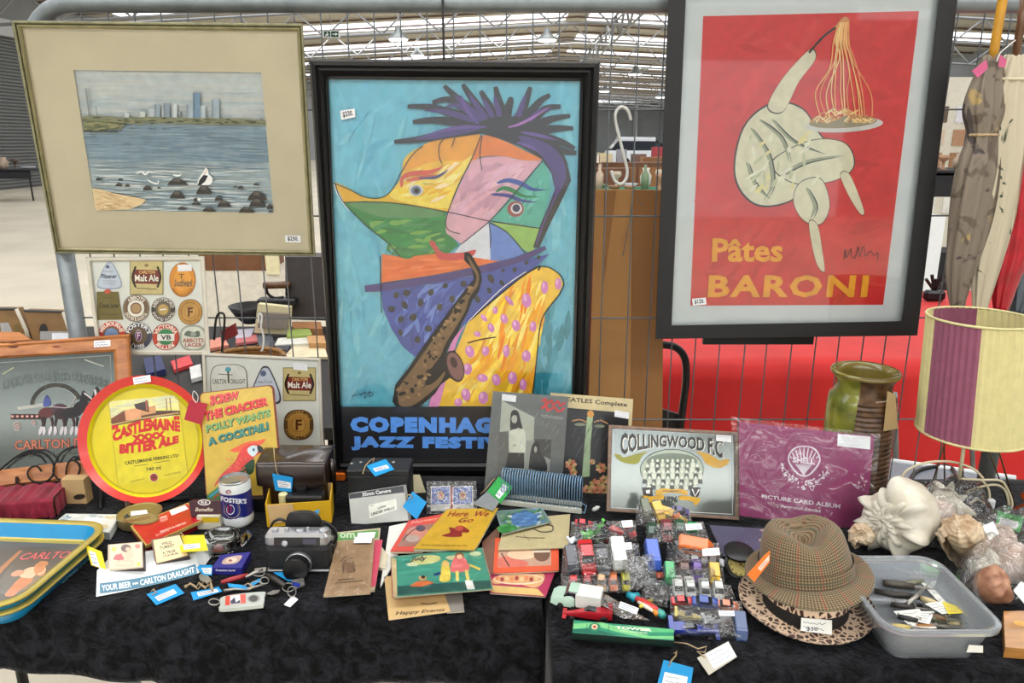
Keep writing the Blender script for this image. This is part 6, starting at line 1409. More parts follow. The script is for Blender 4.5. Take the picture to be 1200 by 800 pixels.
def toy(kind, col, px, py, dx, dy, L, surf, label, off=.0, roll=0):
    p = surf(px, py, off); q = surf(px + dx, py + dy, off); f = (q - p).normalized(); u = surf.n; y = u.cross(f).normalized()
    r = thing('toy_%s' % {'sedan': 'car', 'van': 'van', 'pickup': 'pickup', 'racer': 'racing_car', 'truck': 'truck', 'tractor': 'tractor'}[kind], label, 'toy car', p, 'small die-cast toy vehicles')
    r.rotation_mode = 'QUATERNION'; m3 = Matrix((f, y, u)).transposed()
    if roll: m3 = m3 @ Matrix.Rotation(R(roll),3, 'X')
    r.rotation_quaternion = m3.to_quaternion()
    toy_parts(kind, col, r, L); return r
def film_bag(q, surf, puff, label, seed, st=None, n=26):
    rnd = random.Random(seed); m = quadmap(q); ph = [rnd.uniform(0,6.28) for _ in range(6)]; tw = surf.n
    t = thing('plastic_bag', label, 'bag', surf(*q[3]), 'clear bags of toy vehicles')
    def fn(u, v):
        p = m(u, v); e = min(1,5.5 * min(u,1 - u, v,1 - v)); w = (.5 * math.sin(u * 19 + v * 7 + ph[0]) + .4 * math.sin(v * 25 - u * 11 + ph[1]) + .35 * math.sin(u * 37 + v * 31 + ph[2]))
        return surf(p[0], p[1],.0015 + e ** .6 * (puff + .0045 * w))
    mb = MB(); mb.grid(fn, n, n); mb.grid(lambda u, v: surf(*m(u,1 - v),.0004),4,4); mb.build('film', FILM, t, True)
    if st: sticker(surf, st, t, n=3, off=puff + .0045, seed=seed)
    return t
# planes of the sloping pile, each resting on the one in front of it
def pile(px, py, h, lean): return Plane(T(px, py, h),0, lean)
g3 = pile(690,694,.004,66); g2 = pile(690,672,.020,62); g1 = pile(720,636,.022,66)
# front left bag of flat cars
for k,(x, y, c, lab) in enumerate(((672,684,(206,44,40), 'bright red toy car leftmost in the front left bag'),(688,684,(176,40,46), 'dark red toy car second in the front left bag'),(704.5,683,(214,170,120), 'cream and orange toy car in the front left bag'),(718.5,683,(216,120,70), 'orange toy car in the front left bag'),(733,683,(206,206,60), 'lime yellow toy car in the front left bag'))):
    toy('sedan', c, x, y,.5,6,.036, g3, lab,.002)
film_bag(zp('I', [(62,335),(348,342),(352,418),(66,425)]), g3,.016, 'clear bag of red and orange toy cars lying lowest at the left',1)
for x, y, kind, c, L, lab in ((669.5,660, 'van',(52,56,66),.05, 'dark blue toy van left in the second bag'),(687.5,656, 'sedan',(198,24,34),.066, 'large glossy red toy car in the second bag'),(705,658, 'sedan',(84,88,92),.058, 'grey toy car beside the large red one'),(724,654, 'van',(208,212,208),.060, 'white toy van in the second bag')):
    toy(kind, c, x, y,1.6,10, L, g2, lab,.004)
film_bag(zp('I', [(72,212),(395,205),(405,330),(66,340)]), g2,.026, 'clear bag with red, grey and white toy cars',2, [(716,637),(740,635),(741,643),(718,645)])
toy('racer',(200,206,214),679,631,9,-5,.05, g1, 'white and blue toy racing car in the back left bag',.004); toy('racer',(84,190,60),698,623,10,-8,.062, g1, 'bright green toy dragster in the back left bag',.004); toy('tractor',(200,44,40),717,623,8,3,.044, g1, 'red toy tractor in the back left bag',.004); toy('sedan',(190,50,60),684,615,8,1,.034, g1, 'small red toy car at the back of the back left bag',.004); toy('sedan',(196,70,80),737,622,4,6,.036, g1, 'pale red toy car under the sticker of the back left bag',.004)
film_bag(zp('I', [(108,112),(380,108),(388,200),(100,208)]), g1,.024, 'clear bag with green dragster and red tractor',3, [(728,610),(741,609),(742,617),(730,618)])
# right column of bags
r6 = pile(830,730,.003,68); r5 = pile(820,700,.012,64); r4 = pile(815,684,.018,62); r3 = pile(812,664,.028,62); r2 = pile(790,640,.032,60); r1 = pile(775,616,.036,60)
toy('truck',(226,184,26),771,603,3,8,.042, r1, 'yellow toy tip truck at the very back of the pile',.003); toy('truck',(220,110,30),783,605,8,3,.04, r1, 'orange and yellow toy truck at the back of the pile',.003); toy('tractor',(222,186,40),794,608,6,3,.036, r1, 'yellow toy digger at the back of the pile',.003); toy('van',(86,92,66),756,599,2,8,.04, r1, 'army green toy truck in the back bag',.003); toy('sedan',(70,60,130),797,600,6,1,.034, r1, 'violet toy car in the back bag',.003)
film_bag([(746,591),(806,595),(812,614),(745,616)], r1,.022, 'crumpled clear bag of yellow toy trucks below the football mirror',4)
for x, y, c, lab in ((764,628,(28,70,50), 'dark green toy car left in the bag under the yellow trucks'),(781,624,(124,34,40), 'maroon toy car in the bag under the yellow trucks'),(796,624,(24,76,48), 'racing green toy car in the bag under the yellow trucks'),(811,627,(40,150,80), 'bright green toy car beneath a white sticker')):
    toy('sedan', c, x, y,.6,8,.046, r2, lab,.004)
film_bag([(757,614),(824,611),(832,636),(757,640)], r2,.024, 'clear bag of green and maroon toy cars',5, zp('H', [(303,192),(410,188),(418,228),(310,236)]))
toy('van',(40,84,186),764,655,1.5,9,.056, pile(764,674,.014,62), 'blue and orange toy van lying left of the orange van',.004); toy('sedan',(190,80,60),771,668,2,7,.034, pile(764,674,.014,62), 'small rusty toy car below the blue van',.004)
toy('van',(226,110,34),814,645,8,1.5,.062, r3, 'orange toy van with black roof stripes',.005); toy('tractor',(96,98,100),795,648,4,6,.044, r3, 'grey toy tractor beside the orange van',.004); toy('sedan',(206,210,210),815,658,6,1.2,.036, r3, 'white toy car below the orange van',.006); toy('sedan',(192,196,200),836,659,6,1,.034, r3, 'silver toy car at the right end below the orange van',.006)
film_bag([(782,635),(843,636),(848,662),(780,664)], r3,.028, 'clear bag holding the orange toy van',6, zp('H', [(415,360),(530,352),(536,400),(420,408)]))
for x, y, kind, c, L, lab in ((784,675, 'van',(50,160,92),.04, 'light green toy van in the lower right bag'),(801,671, 'sedan',(92,50,40),.046, 'brown toy car in the lower right bag'),(816,671, 'sedan',(84,36,140),.044, 'purple toy car in the lower right bag'),(836,676, 'truck',(220,180,40),.04, 'yellow framed toy truck in the lower right bag')):
    toy(kind, c, x, y,.8,8, L, r4, lab,.004)
film_bag([(776,663),(846,660),(850,686),(775,688)], r4,.026, 'clear bag with green, brown and purple toy cars',7)
for x, y, lab in ((794,690, 'cream toy car left in the row of white cars'),(808,691, 'white toy car second in the row of white cars'),(825,693, 'white toy car third in the row of white cars'),(841,693, 'white toy car at the right end of the row of white cars')):
    toy('sedan',(206,208,204), x, y,1,7,.042, r5, lab,.003)
film_bag([(780,683),(856,685),(862,702),(780,704)], r5,.022, 'clear bag with a row of white toy cars',8)
toy('racer',(40,60,150),812,741,20,1,.08, r6, 'long dark blue toy dragster in the front right bag',.003); toy('racer',(176,158,60),808,724,14,2,.05, r6, 'yellow and black toy chassis in the front right bag',.003); toy('racer',(176,180,184),840,727,12,-2,.05, r6, 'silver toy racing car in the front right bag',.003); toy('van',(52,74,120),866,738,1,8,.046, r6, 'dark blue toy van at the right of the front right bag',.003); toy('sedan',(190,40,44),799,706,8,0,.036, r6, 'red toy car at the top of the front right bag',.004); toy('sedan',(34,66,150),826,708,10,1,.044, r6, 'royal blue toy car at the top of the front right bag',.004); toy('sedan',(206,120,84),852,711,8,1,.036, r6, 'salmon toy car at the top of the front right bag',.004)
film_bag([(785,702),(868,704),(880,752),(786,745)], r6,.018, 'flat clear bag of dragsters at the front right',9, zp('J', [(930,162),(1030,164),(1038,192),(938,190)]))
# clear air-filled wraps in the middle of the heap
for q, sd, lab in (([(728,655),(765,648),(772,690),(735,692)],11, 'empty crumpled plastic wrap between the two bag columns'),([(756,676),(785,682),(782,712),(750,705)],12, 'crumpled plastic wrap left of the white cars')):
    film_bag(q, pile(750,700,.01,58),.018, lab, sd)
# loose toys before the bags
fz = flatT(.004)
toy('pickup',(176,206,190),676,708,-16,-2.5,.083, fz, 'mint green toy pickup with white box lying loose in front',.0)
toy('racer',(176,30,44),688,724,-14,-1.2,.08, flatT(.001), 'long dark red toy racer just behind the green tool box')
film_bag(zp('J', [(160,60),(330,75),(560,215),(410,205)]), flatT(.012),.012, 'long clear bag lying across the mint pickup',13, zp('J', [(402,112),(502,150),(488,184),(390,146)]))
t = thing('toy_plane', 'colourful toy plane of teal, red and yellow parts', 'toy', T(756,708), None)
for n_, pts, r_, c in (('tail', [(736,696),(742,700),(748,697)],.008,(30,150,170)),('fuselage', [(744,700),(755,706),(766,713),(774,718)],.0065,(196,44,36)),('wing', [(750,711),(757,706),(764,703)],.004,(226,200,60)),('nose', [(771,715),(775,719),(778,722)],.007,(60,160,150)),('stripe', [(748,705),(758,711),(768,717)],.004,(236,232,214)),('engine', [(766,714),(770,720)],.006,(226,140,40))):
    MB().tube([T(x, y,.014) for x, y in pts], [r_ * .7] + [r_] * (len(pts) - 2) + [r_ * .7],8).build(n_, paint(c), t, True)

# ---- green tool box with tags
q = zp('J', [(148,212),(690,262),(692,328),(140,284)]); s = flatT(.021); t = thing('tool_box', 'long flat green box with striped lid and gold lines', 'box', T(730,755))
slab('body', s, q,.0115, M('dark_green_card',(14,34,28),.5), t, front=-.0093); slab('gold_line', s, lerpq(q,1.003),.0012, M('gold_line',(196,176,110),.5), t, front=-.0085); slab('lid', s, lerpq(q,1.004),.0085, M('deep_green_card',(14,40,33),.45), t)
a = Art(zs('J', s),.0003); a.quad([(150,214),(688,263),(690,325),(143,281)],(30,140,104)); a.poly([(148,232),(300,226),(430,262),(560,300),(690,300),(690,318),(540,312),(400,282),(280,250),(146,262)],(120,196,130)); a.poly([(146,262),(260,262),(400,296),(320,294),(144,276)],(14,96,80)); a.poly([(430,240),(560,252),(690,264),(690,280),(560,280)],(86,180,120))
a.text('TOWER', [(372,244),(575,260),(572,276),(376,260)],(232,236,214),.05); a.text('TOOL FAVOURITES', [(398,266),(548,280),(548,290),(400,276)],(214,226,200),.01); a.ell(262,252,32,24,(30,120,90)); a.ell(262,250,17,15,(214,196,160)); a.ell(262,250,9,8,(176,70,50)); a.stroke([(222,232),(220,264)],3,(10,70,60)); a.stroke([(340,235),(336,276)],3,(10,70,60)); a.build('lid_print', t, PRG)
hp = Plane((0, QY0 - .012, TZ),0,12)
price_tag(hp, [(777.6,772.7),(812.3,782),(808,813),(769,806)], 'blue', 'blue tag hanging off the table front on twine', off=.004, pq=[(779,787),(806,793),(803,812),(774,808)], string=[(790,765,.02),(793,762,.026),(792,768,.016),(786,775,.006),(784,780,.003)])
price_tag(flatT(.003), zp('J', [(816,420),(985,330),(1032,414),(880,512)]), 'grey', 'grey tag with white handwritten label at the table front', pq=zp('J', [(862,396),(985,332),(1028,408),(908,478)]), string=[(789,752,.0),(805,754,.004),(818,760,.006),(828,757,.008),(826,764,.004),(817,763,.003),(826,770,.002)], seed=5)

# ---- compass clock
c = T(869,674); t = thing('brass_compass', 'round brass dial compass with open black lid', 'compass', c)
pcl = Plane(c,-12,48)
rC = .0215
def discs(pl_, px_, r, prof, n=32):
    o = pl_(*px_); u = V((0,0,1)).cross(pl_.n).normalized(); v = pl_.n.cross(u); return [[o + (u * math.cos(6.2832 * k / n) + v * math.sin(6.2832 * k / n)) * (r * a) + pl_.n * b for k in range(n)] for a, b in prof]
MB().loft(discs(pcl,(867,662), rC, [(1.1,-.012),(1.3,-.008),(1.3,-.001),(1.1,.002),(1.02,.002),(1.0,0)])).build('case', M('black_plastic'), t,40)
MB().loft(discs(pcl,(868,661), rC, [(1.0,.001),(1.0,.003),(.0,.003)]), caps=False).build('dial', M('brass_dial',(196,180,104),.4, metal=.2, var=.08), t)
a = Art(pcl,.0036); a.ring(868,661,13,14,.8,(90,76,40))
for k in range(12): an = k * R(30); a.ell(868 + 11 * math.cos(an),661 + 12 * math.sin(an),1,1.1,(60,50,30), n=8)
a.stroke([(868,661),(863,654)],.8,(50,40,30)); a.stroke([(868,661),(875,666)],.8,(50,40,30)); a.ell(868,661,1.3,1.3,(120,60,40), n=10); a.build('dial_marks', t)
MB().loft(discs(Plane(pcl(866,648),0,80),(866,647), rC, [(1.15,-.002),(1.25,0),(1.25,.003),(1.1,.005)])).build('lid', M('black_plastic'), t,40)
# purple-grey clear packet
t = thing('clear_packet', 'flat clear envelope with mauve contents behind the compass', 'packet', T(880,632)); q = [(829,614),(938,621),(930,656),(846,652)]
boxq('insert', lerpq(q,.95),.004,.003, M('mauve_insert',(96,92,120),.5, var=.15, scale=12), t); m = quadmap(q); MB().grid(lambda u, v: flatT(.006)(*m(u, v),.0016 * math.sin(u * 15 + v * 9)),16,10).build('film', SLEEVE, t, True)
a = Art(flatT(.004),.0003); brush(a, [(886,618),(930,622),(926,645),(890,640)],10, [(206,170,160),(150,140,180),(190,150,140)],.3,4,61); a.build('insert_print', t, PRG)

# ================================================================== hats
def uvgrid(fn, nu, nv, name, mat, parent, su=1, sv=1):
    me = bpy.data.meshes.new(name); o0 = ORG[parent.name]; pts = [fn(i / nu, j / nv) - o0 for j in range(nv + 1) for i in range(nu + 1)]
    fs = [(j * (nu + 1) + i, j * (nu + 1) + i + 1,(j + 1) * (nu + 1) + i + 1,(j + 1) * (nu + 1) + i) for j in range(nv) for i in range(nu)]
    me.from_pydata(pts, [], fs); uv = me.uv_layers.new(name='UVMap'); k = 0
    for f in fs:
        for vi in f: i, j = vi % (nu + 1), vi // (nu + 1); uv.data[k].uv = (i / nu * su, j / nv * sv); k += 1
    me.materials.append(mat); me.polygons.foreach_set('use_smooth', [True] * len(fs)); o = bpy.data.objects.new(name, me); COL.objects.link(o); o.parent = parent; ORG[o.name] = o0; return o
def tweed():
    m = bpy.data.materials.new('checked_tweed'); m.use_nodes = True; nt = m.node_tree; b = nt.nodes['Principled BSDF']; b.inputs['Roughness'].default_value = .9; b.inputs['Sheen Weight'].default_value = .15
    tc = nt.nodes.new('ShaderNodeTexCoord'); sp = nt.nodes.new('ShaderNodeSeparateXYZ'); nt.links.new(tc.outputs['UV'], sp.inputs[0])
    def sq(out, k, th, ph=0):
        a = nt.nodes.new('ShaderNodeMath'); a.operation = 'MULTIPLY_ADD'; a.inputs[1].default_value = k; a.inputs[2].default_value = ph; nt.links.new(out, a.inputs[0])
        s = nt.nodes.new('ShaderNodeMath'); s.operation = 'SINE'; nt.links.new(a.outputs[0], s.inputs[0]); g = nt.nodes.new('ShaderNodeMath'); g.operation = 'GREATER_THAN'; g.inputs[1].default_value = th; nt.links.new(s.outputs[0], g.inputs[0]); return g.outputs[0]
    col = None; base = lin((150,130,98)) + [1]
    for out, k, th, c, f in ((sp.outputs[0],1250.,.0,(66,52,36),.68),(sp.outputs[1],1250.,.0,(58,46,32),.68),(sp.outputs[0],156.,.97,(150,60,44),.45),(sp.outputs[1],156.,.97,(60,84,64),.45)):
        mx = nt.nodes.new('ShaderNodeMix'); mx.data_type = 'RGBA'; mu = nt.nodes.new('ShaderNodeMath'); mu.operation = 'MULTIPLY'; mu.inputs[1].default_value = f; nt.links.new(sq(out, k, th), mu.inputs[0]); nt.links.new(mu.outputs[0], mx.inputs[0])
        if col is None: mx.inputs[6].default_value = base
        else: nt.links.new(col, mx.inputs[6])
        mx.inputs[7].default_value = lin(c) + [1]; col = mx.outputs[2]
    nt.links.new(col, b.inputs['Base Color']); return m
TWD = tweed()
def leopard():
    m = bpy.data.materials.new('leopard_print_felt'); m.use_nodes = True; nt = m.node_tree; b = nt.nodes['Principled BSDF']; b.inputs['Roughness'].default_value = .85; b.inputs['Sheen Weight'].default_value = .2
    tc = nt.nodes.new('ShaderNodeTexCoord'); nz = nt.nodes.new('ShaderNodeTexNoise'); nz.inputs['Scale'].default_value = 60; nt.links.new(tc.outputs['Object'], nz.inputs['Vector'])
    ad = nt.nodes.new('ShaderNodeVectorMath'); ad.operation = 'MULTIPLY_ADD'; ad.inputs[1].default_value = (.006,.006,.006); nt.links.new(nz.outputs['Color'], ad.inputs[0]); nt.links.new(tc.outputs['Object'], ad.inputs[2])
    vo = nt.nodes.new('ShaderNodeTexVoronoi'); vo.feature = 'DISTANCE_TO_EDGE'; vo.inputs['Scale'].default_value = 96; nt.links.new(ad.outputs[0], vo.inputs['Vector'])
    rp = nt.nodes.new('ShaderNodeValToRGB'); e = rp.color_ramp.elements; rp.color_ramp.interpolation = 'LINEAR'; e[0].position = .1; e[0].color = lin((218,190,160)) + [1]; e[1].position = .15; e[1].color = lin((58,30,24)) + [1]
    e2_ = e.new(.34); e2_.color = lin((66,34,26)) + [1]; e3 = e.new(.5); e3.color = lin((128,76,54)) + [1]
    nt.links.new(vo.outputs['Distance'], rp.inputs[0]); nt.links.new(rp.outputs[0], b.inputs['Base Color']); return m
LEO = leopard()
def hat_prof(tt, prof):                                            # piecewise-linear (r,z) along 0..1 with smoothing
    s = smooth_pts([(r, z) for r, z in prof], False,6); k = tt * (len(s) - 1); i = min(int(k), len(s) - 2); f = k - i; return s[i] * (1 - f) + s[i + 1] * f
cl = V((.484,1.066, TZ + .004))
t = thing('leopard_hat', 'leopard print hat with black band lying under the checked hat', 'hat', cl)
def leo(u, v):
    a = 2 * math.pi * u; p = hat_prof(v, [(.107,.012),(.103,.007),(.082,.004),(.066,.006)]); rx, ry = 1.0,.95; front = -math.sin(a)
    return cl + V((p.x * rx * math.cos(a), p.x * ry * math.sin(a), p.y + .010 * max(0,-front) * (p.x / .112) ** 3 + .004 * math.cos(2 * a) * (p.x / .11) ** 3))
uvgrid(leo,72,16, 'brim', LEO, t)
MB().lathe([(.067,.003),(.0665,.028)],48, Matrix.Translation(cl), caps=False).build('band', M('black_grosgrain',(16,16,17),.7), t, True)
MB().lathe([(.0675,.027),(.066,.045),(.055,.052),(0,.05)],48, Matrix.Translation(cl), caps=False).build('crown', LEO, t, True)
lp = Plane(cl + V((0,-.068,.008)),0,40); q = zp('K', [(330,545),(450,555),(450,612),(328,596)])
t2 = thing('price_card', 'white price card pinned to the front of the leopard hat', 'tag', lp(957,742), 'card price tags'); o = slab('card', lp, q,.0004, CARD['white'], t2, front=.012); Art(lp,.0122).scrib(q,2,(50,60,90),.6,7).text('$30', zp('K', [(350,580),(395,582),(394,600),(350,598)]),(50,56,80),.01).build('handwriting', o)
ch = V((.492,1.094, TZ + .054)); tilt = Matrix.Rotation(R(-9),3, 'X') @ Matrix.Rotation(R(-7),3, 'Y')
t = thing('checked_hat', 'brown checked tweed trilby stacked on the leopard print hat', 'hat', ch)
def brim(u, v):
    a = 2 * math.pi * u; front = -math.sin(a); r = .073 + .033 * v * (.6 + .4 * (front + 1) / 2); side = abs(math.cos(a)); dz = -.016 * v * max(0, front) + .012 * v * v * max(0,-front) + .004 * side * v
    return ch + tilt @ V((r * 1.0 * math.cos(a), r * 1.03 * math.sin(a), dz))
uvgrid(brim,80,8, 'brim', TWD, t,.62,.05)
o = [x for x in t.children][-1]; md = o.modifiers.new('t', 'SOLIDIFY'); md.thickness = .0022
def crown(u, v):
    a = 2 * math.pi * u; c_, s_ = math.cos(a), math.sin(a)
    p = hat_prof(v, [(.0735,0),(.0725,.02),(.0695,.042),(.063,.066),(.051,.079),(.03,.078),(.0004,.075)])
    r, zz = p.x, p.y; k = max(0,(v - .15) / .85)
    x, y = r * c_, r * 1.03 * s_
    pin = math.exp(-((x * 1.0) / .026) ** 2) * min(1, k * 1.2); zz -= .022 * pin * (1 if v > .55 else v / .55) * (1.0 if y < .03 else .6)    # centre crease
    if y < 0: x *= 1 - .30 * k * max(0,-s_) ** 1.2; y *= 1 - .10 * k
    zz += .008 * k * max(0, s_) - .004 * k * max(0,-s_)
    return ch + tilt @ V((x, y, zz))
uvgrid(crown,96,40, 'crown', TWD, t,.5,.15)
def hband(u, v):
    a = 2 * math.pi * u; return ch + tilt @ V((0.0752 * math.cos(a),.0752 * 1.03 * math.sin(a),.002 + .022 * v))
uvgrid(hband,80,3, 'hat_band', TWD, t,.5,.022)
pfl = Plane(ch + tilt @ V((-.092,-.05,.01)),-30,20)
q = zp('K', [(118,376),(186,300),(208,282),(206,330),(146,406)])
t = thing('price_flag', 'orange folded price flag standing against the checked hat', 'tag', pfl(883,681)); MB().prism([pfl(*p) for p in q],-pfl.n * .0006).build('card', CARD['orange'], t); a = Art(pfl,.0004); a.quad(zp('K', [(160,352),(205,300),(204,322),(172,362)]),(240,214,196)); a.scrib(zp('K', [(160,352),(205,300),(204,322),(172,362)]),2,(150,60,30),.5); a.build('writing', t)

# ================================================================== clear plastic tub and its knives
TUB = clear_mat('milky_clear_plastic',(.97,.98,1),1.4,.12, haze=.3, hazecol=(210,218,226))
fr = T(1040,741,.066); frr = T(1186,741,.066); yb_ = T(1090,651,.066).y
tx0, tx1, ty0, ty1 = fr.x, frr.x, fr.y, yb_
t = thing('plastic_tub', 'clear plastic tub full of pocket knives and paper tags', 'tub', V(((tx0 + tx1) / 2,(ty0 + ty1) / 2, TZ)))
def rrt(ins, z, r=.035, n=6):
    P = []; r = max(.006, r - ins * .6)
    for (cx, cy), a0 in (((tx1 - ins - r, ty1 - ins - r),0),((tx0 + ins + r, ty1 - ins - r),90),((tx0 + ins + r, ty0 + ins + r),180),((tx1 - ins - r, ty0 + ins + r),270)):
        for k in range(n + 1): a = R(a0 + 90 * k / n); P.append(V((cx + r * math.cos(a), cy + r * math.sin(a), TZ + z)))
    return P
MB().loft([rrt(.028,.001), rrt(.024,.004), rrt(.008,.058), rrt(.0,.059), rrt(-.001,.066), rrt(.001,.067), rrt(.0075,.066), rrt(.0115,.056), rrt(.0265,.005), rrt(.031,.0035)]).build('shell', TUB, t,40)
tf = flatT(.018); gK = 'pocket knives in the clear tub'
KD = M('worn_steel_dark',(76,72,66),.4, metal=.5, var=.25, scale=120)
def knife(label, pts, w_, mat, h=.02):
    t = thing('pocket_knife', label, 'knife', T(*pts[0], h), gK); P = [T(x, y, h) for x, y in pts]
    MB().tube(P, [w_ * .8] + [w_] * (len(P) - 2) + [w_ * .75],8).build('handle', mat, t, True)
    d = (P[-1] - P[0]).normalized(); s_ = d.cross(V((0,0,1))).normalized(); MB().prism([P[-1] + s_ * w_ * .5, P[-1] + d * .03 + s_ * w_ * .2, P[-1] + d * .04, P[-1] - s_ * w_ * .5],(0,0,.0014)).build('blade', CHR, t)
    for p in (P[0], P[-1]): MB().lathe([(.0016,0),(.0016,.0012),(0,.0014)],8, Matrix.Translation(p + V((0,0, w_)))).build('rivet', CHR, t)
    return t
for lab, pts, w_, m_, h in (('grey multi tool at the back left of the tub', zp('K', [(650,410),(700,415),(770,425)]),.007, KD,.034),('long dark clasp knife under the grey multi tool', zp('K', [(615,440),(690,455),(790,465)]),.006, M('dark_horn'),.026),('steel penknife crossing the dark clasp knife', zp('K', [(745,490),(775,465),(800,440)]),.004, CHR,.036),('black knife along the middle of the tub', zp('K', [(680,495),(740,500),(800,500)]),.005, M('black_knife',(30,30,30),.4),.016),('brown handled knife at the back of the tub', zp('K', [(755,385),(800,395),(840,402)]),.006, M('brown_bone',(112,84,60),.5),.022),('black and steel knife near the front of the tub', zp('K', [(800,572),(850,577),(900,580)]),.006, KD,.022),('green grey knife in front of the yellow tag', zp('K', [(830,545),(870,548),(905,550)]),.006, M('green_grey_scale',(120,122,96),.5),.026),('cream handled knife at the right end of the tub', zp('K', [(905,562),(930,566),(955,570)]),.004, M('ivory_scale',(206,190,140),.4),.02),('ochre handled knife along the right wall of the tub', zp('K', [(868,440),(885,460),(900,480)]),.006, M('ochre_scale',(170,120,66),.5),.016)):
    knife(lab, pts, w_, m_, h)
gT = 'paper labels in the clear tub'
for n_, lab, q, c, h, sd in (('paper_label', 'long white instruction sheet in the tub', [(795,405),(875,398),(960,495),(905,525)], 'white',.030,1),('paper_label', 'white folded tag beside the yellow tag in the tub', [(812,490),(880,480),(950,522),(880,530)], 'white',.036,2),('paper_label', 'yellow tag in the middle of the tub', [(880,480),(972,512),(965,526),(905,530)], 'yellow',.038,3),('paper_label', 'crumpled white tags at the front left of the tub', [(690,520),(790,510),(860,585),(770,590)], 'white',.026,4),('paper_label', 'white strip tag leading to the cream knife', [(940,525),(965,525),(1020,570),(990,578)], 'white',.028,5),('paper_label', 'small white tag behind the front wall of the tub', [(800,520),(850,520),(830,570),(785,560)], 'white',.032,6)):
    s_ = flatT(h); q = zp('K', q); t = thing(n_, lab, 'label', s_(*q[3]), gT); o = slab('card', s_, q,.0005, CARD[c], t); Art(s_,.0002).scrib(q,4,(120,126,140),.5, sd).build('writing', o)
rnd = random.Random(21)
for k,(x, y, dx, dy) in enumerate(((1042,694,24,6),(1046,708,26,4),(1052,722,26,6),(1044,733,22,2),(1070,676,20,4),(1078,700,22,8),(1092,722,16,3),(1060,684,24,-4),(1088,688,14,6),(1074,733,22,0),(1050,668,22,3))):
    knife(['slim steel', 'dark horn', 'black', 'brass ended', 'grey', 'pearl', 'bone', 'olive', 'nickel', 'brown', 'pewter'][k] + ' pocket knife among the pile in the tub', [(x, y),(x + dx / 2, y + dy / 2),(x + dx, y + dy)], rnd.uniform(.0035,.0055), [CHR, M('dark_horn'), M('black_knife'), M('gold_line',(196,176,110),.5), KD, M('ivory_scale'), M('brown_bone'), M('green_grey_scale'), CHR, M('ochre_scale'), KD][k],.022 + .003 * (k % 4))
s_ = Plane(T(1140,714,.012),-35,40); q = zp('K', [(965,450),(1050,520),(1020,575),(958,500)]); t = thing('coin_holder', 'coin in a square clear card leaning on the tub wall', 'coin', s_(*q[2])); slab('card', s_, q,.001, M('grey_card'), t); a = Art(s_,.0003); a.ell(1143,717,7,6,(120,106,60)); a.ell(1143,717,5,4.4,(90,80,46)); a.build('coin_face', t, PRG)
s_ = flatT(.002); t = thing('paper_label', 'small white barcode label under the front of the tub', 'label', T(1142,760), gT); slab('card', Plane((0, ty0 + .012, TZ),0,-9), zp('K', [(985,652),(1040,655),(1040,682),(975,680)]),.0004, CARD['white'], t)
t = thing('green_scrap', 'green plastic scrap inside the back of the tub', 'scrap', T(1090,668)); MB().bbox(T(1092,668,.02),(.034,.03,.022),.008).build('block', M('green_plastic',(110,170,90),.5), t,40)
# brown wooden piece at the right edge
t = thing('wooden_block', 'varnished brown wooden block at the right edge beside the tub', 'block', T(1195,745)); boxq('body', [(1176,716),(1240,714),(1250,764),(1178,758)],.018,.018, M('varnished_brown_wood',(176,122,60),.35, var=.25, scale=14, stretch=(1,5,5), coat=.3), t)
a = Art(flatT(.018),.0003); a.ell(1196,730,9,3,(206,160,90),10); a.build('grain_patch', t)
# ================================================================== sea shells
def seashell(label, px, h, axis, size, mat, turns=4.2, A=.34, B=.42, C=.5, Lh=.75, k=.62, spikes=8, sl=.3, canal=1.5, seed=0, ridge=0, spin=0, group='sea shells on the right table'):
    c = T(px[0], px[1], h); ax = V(axis).normalized(); e1_ = ax.cross(V((0,0,1)))
    if e1_.length < .1: e1_ = V((1,0,0))
    e1_.normalize(); e2_ = ax.cross(e1_); T_ = turns * 2 * math.pi
    def fn(u, v):
        ph = u * T_; g = math.exp(k * (u - 1) * turns); a = 2 * math.pi * v; s_, c_ = math.sin(a), math.cos(a)
        sp = max(0, math.cos(a - R(50))) ** 5 * max(0, math.cos(ph * spikes)) ** 3 * sl
        rd = 1 + ridge * math.sin(a * 14) * .05 + .02 * math.sin(ph * 11 + a * 3)
        r_ = g * (A + (B * rd + sp) * c_); z = g * ((C * (canal if s_ < 0 else 1) * rd + sp * .6) * s_) + Lh * (1 - g)
        r_ = max(r_,0) if c_ > 0 else r_ * (1 if r_ > 0 else .2)
        an = ph + R(spin); return c + (e1_ * math.cos(an) + e2_ * math.sin(an)) * r_ * size + ax * (z - .2) * size
    t = thing('sea_shell', label, 'shell', c, group); o = MB().grid(fn, int(turns * 56),48).build('shell', mat, t, True)
    lo = min((o.matrix_basis @ v.co).z for v in o.data.vertices) + c.z
    for cc in [t]: cc.location.z += max(-.05, TZ + .001 - lo) if h < .045 else max(0, TZ + .001 - lo)
    return t
SHW = M('white_shell',(206,198,178),.4, var=.14, scale=25, rgb2=(224,220,206), bump=.25, bscale=70, coat=.15); SHT = M('tan_shell',(190,152,112),.45, var=.3, scale=40, rgb2=(226,208,180), bump=.2, bscale=90); SHP = M('pink_shell',(206,170,152),.45, var=.15, scale=30, rgb2=(228,214,204), bump=.15); SHB = M('brown_shell',(150,92,66),.45, var=.3, scale=40, rgb2=(196,150,120), bump=.2)
seashell('big white conch shell with knobbed whorls behind the clear tub',(1043,622),.045,(-.86,-.48,.1),.088, SHW, turns=5.2, A=.46, B=.40, C=.46, Lh=.62, k=.40, spikes=7.35, sl=.36, canal=1.6, spin=-150)
seashell('white spiky shell in the plastic bag behind the big conch',(1110,588),.055,(.2,-.5,.8),.055, SHW, A=.34, B=.42, spikes=6, sl=.5, k=.45, Lh=.6, spin=50)
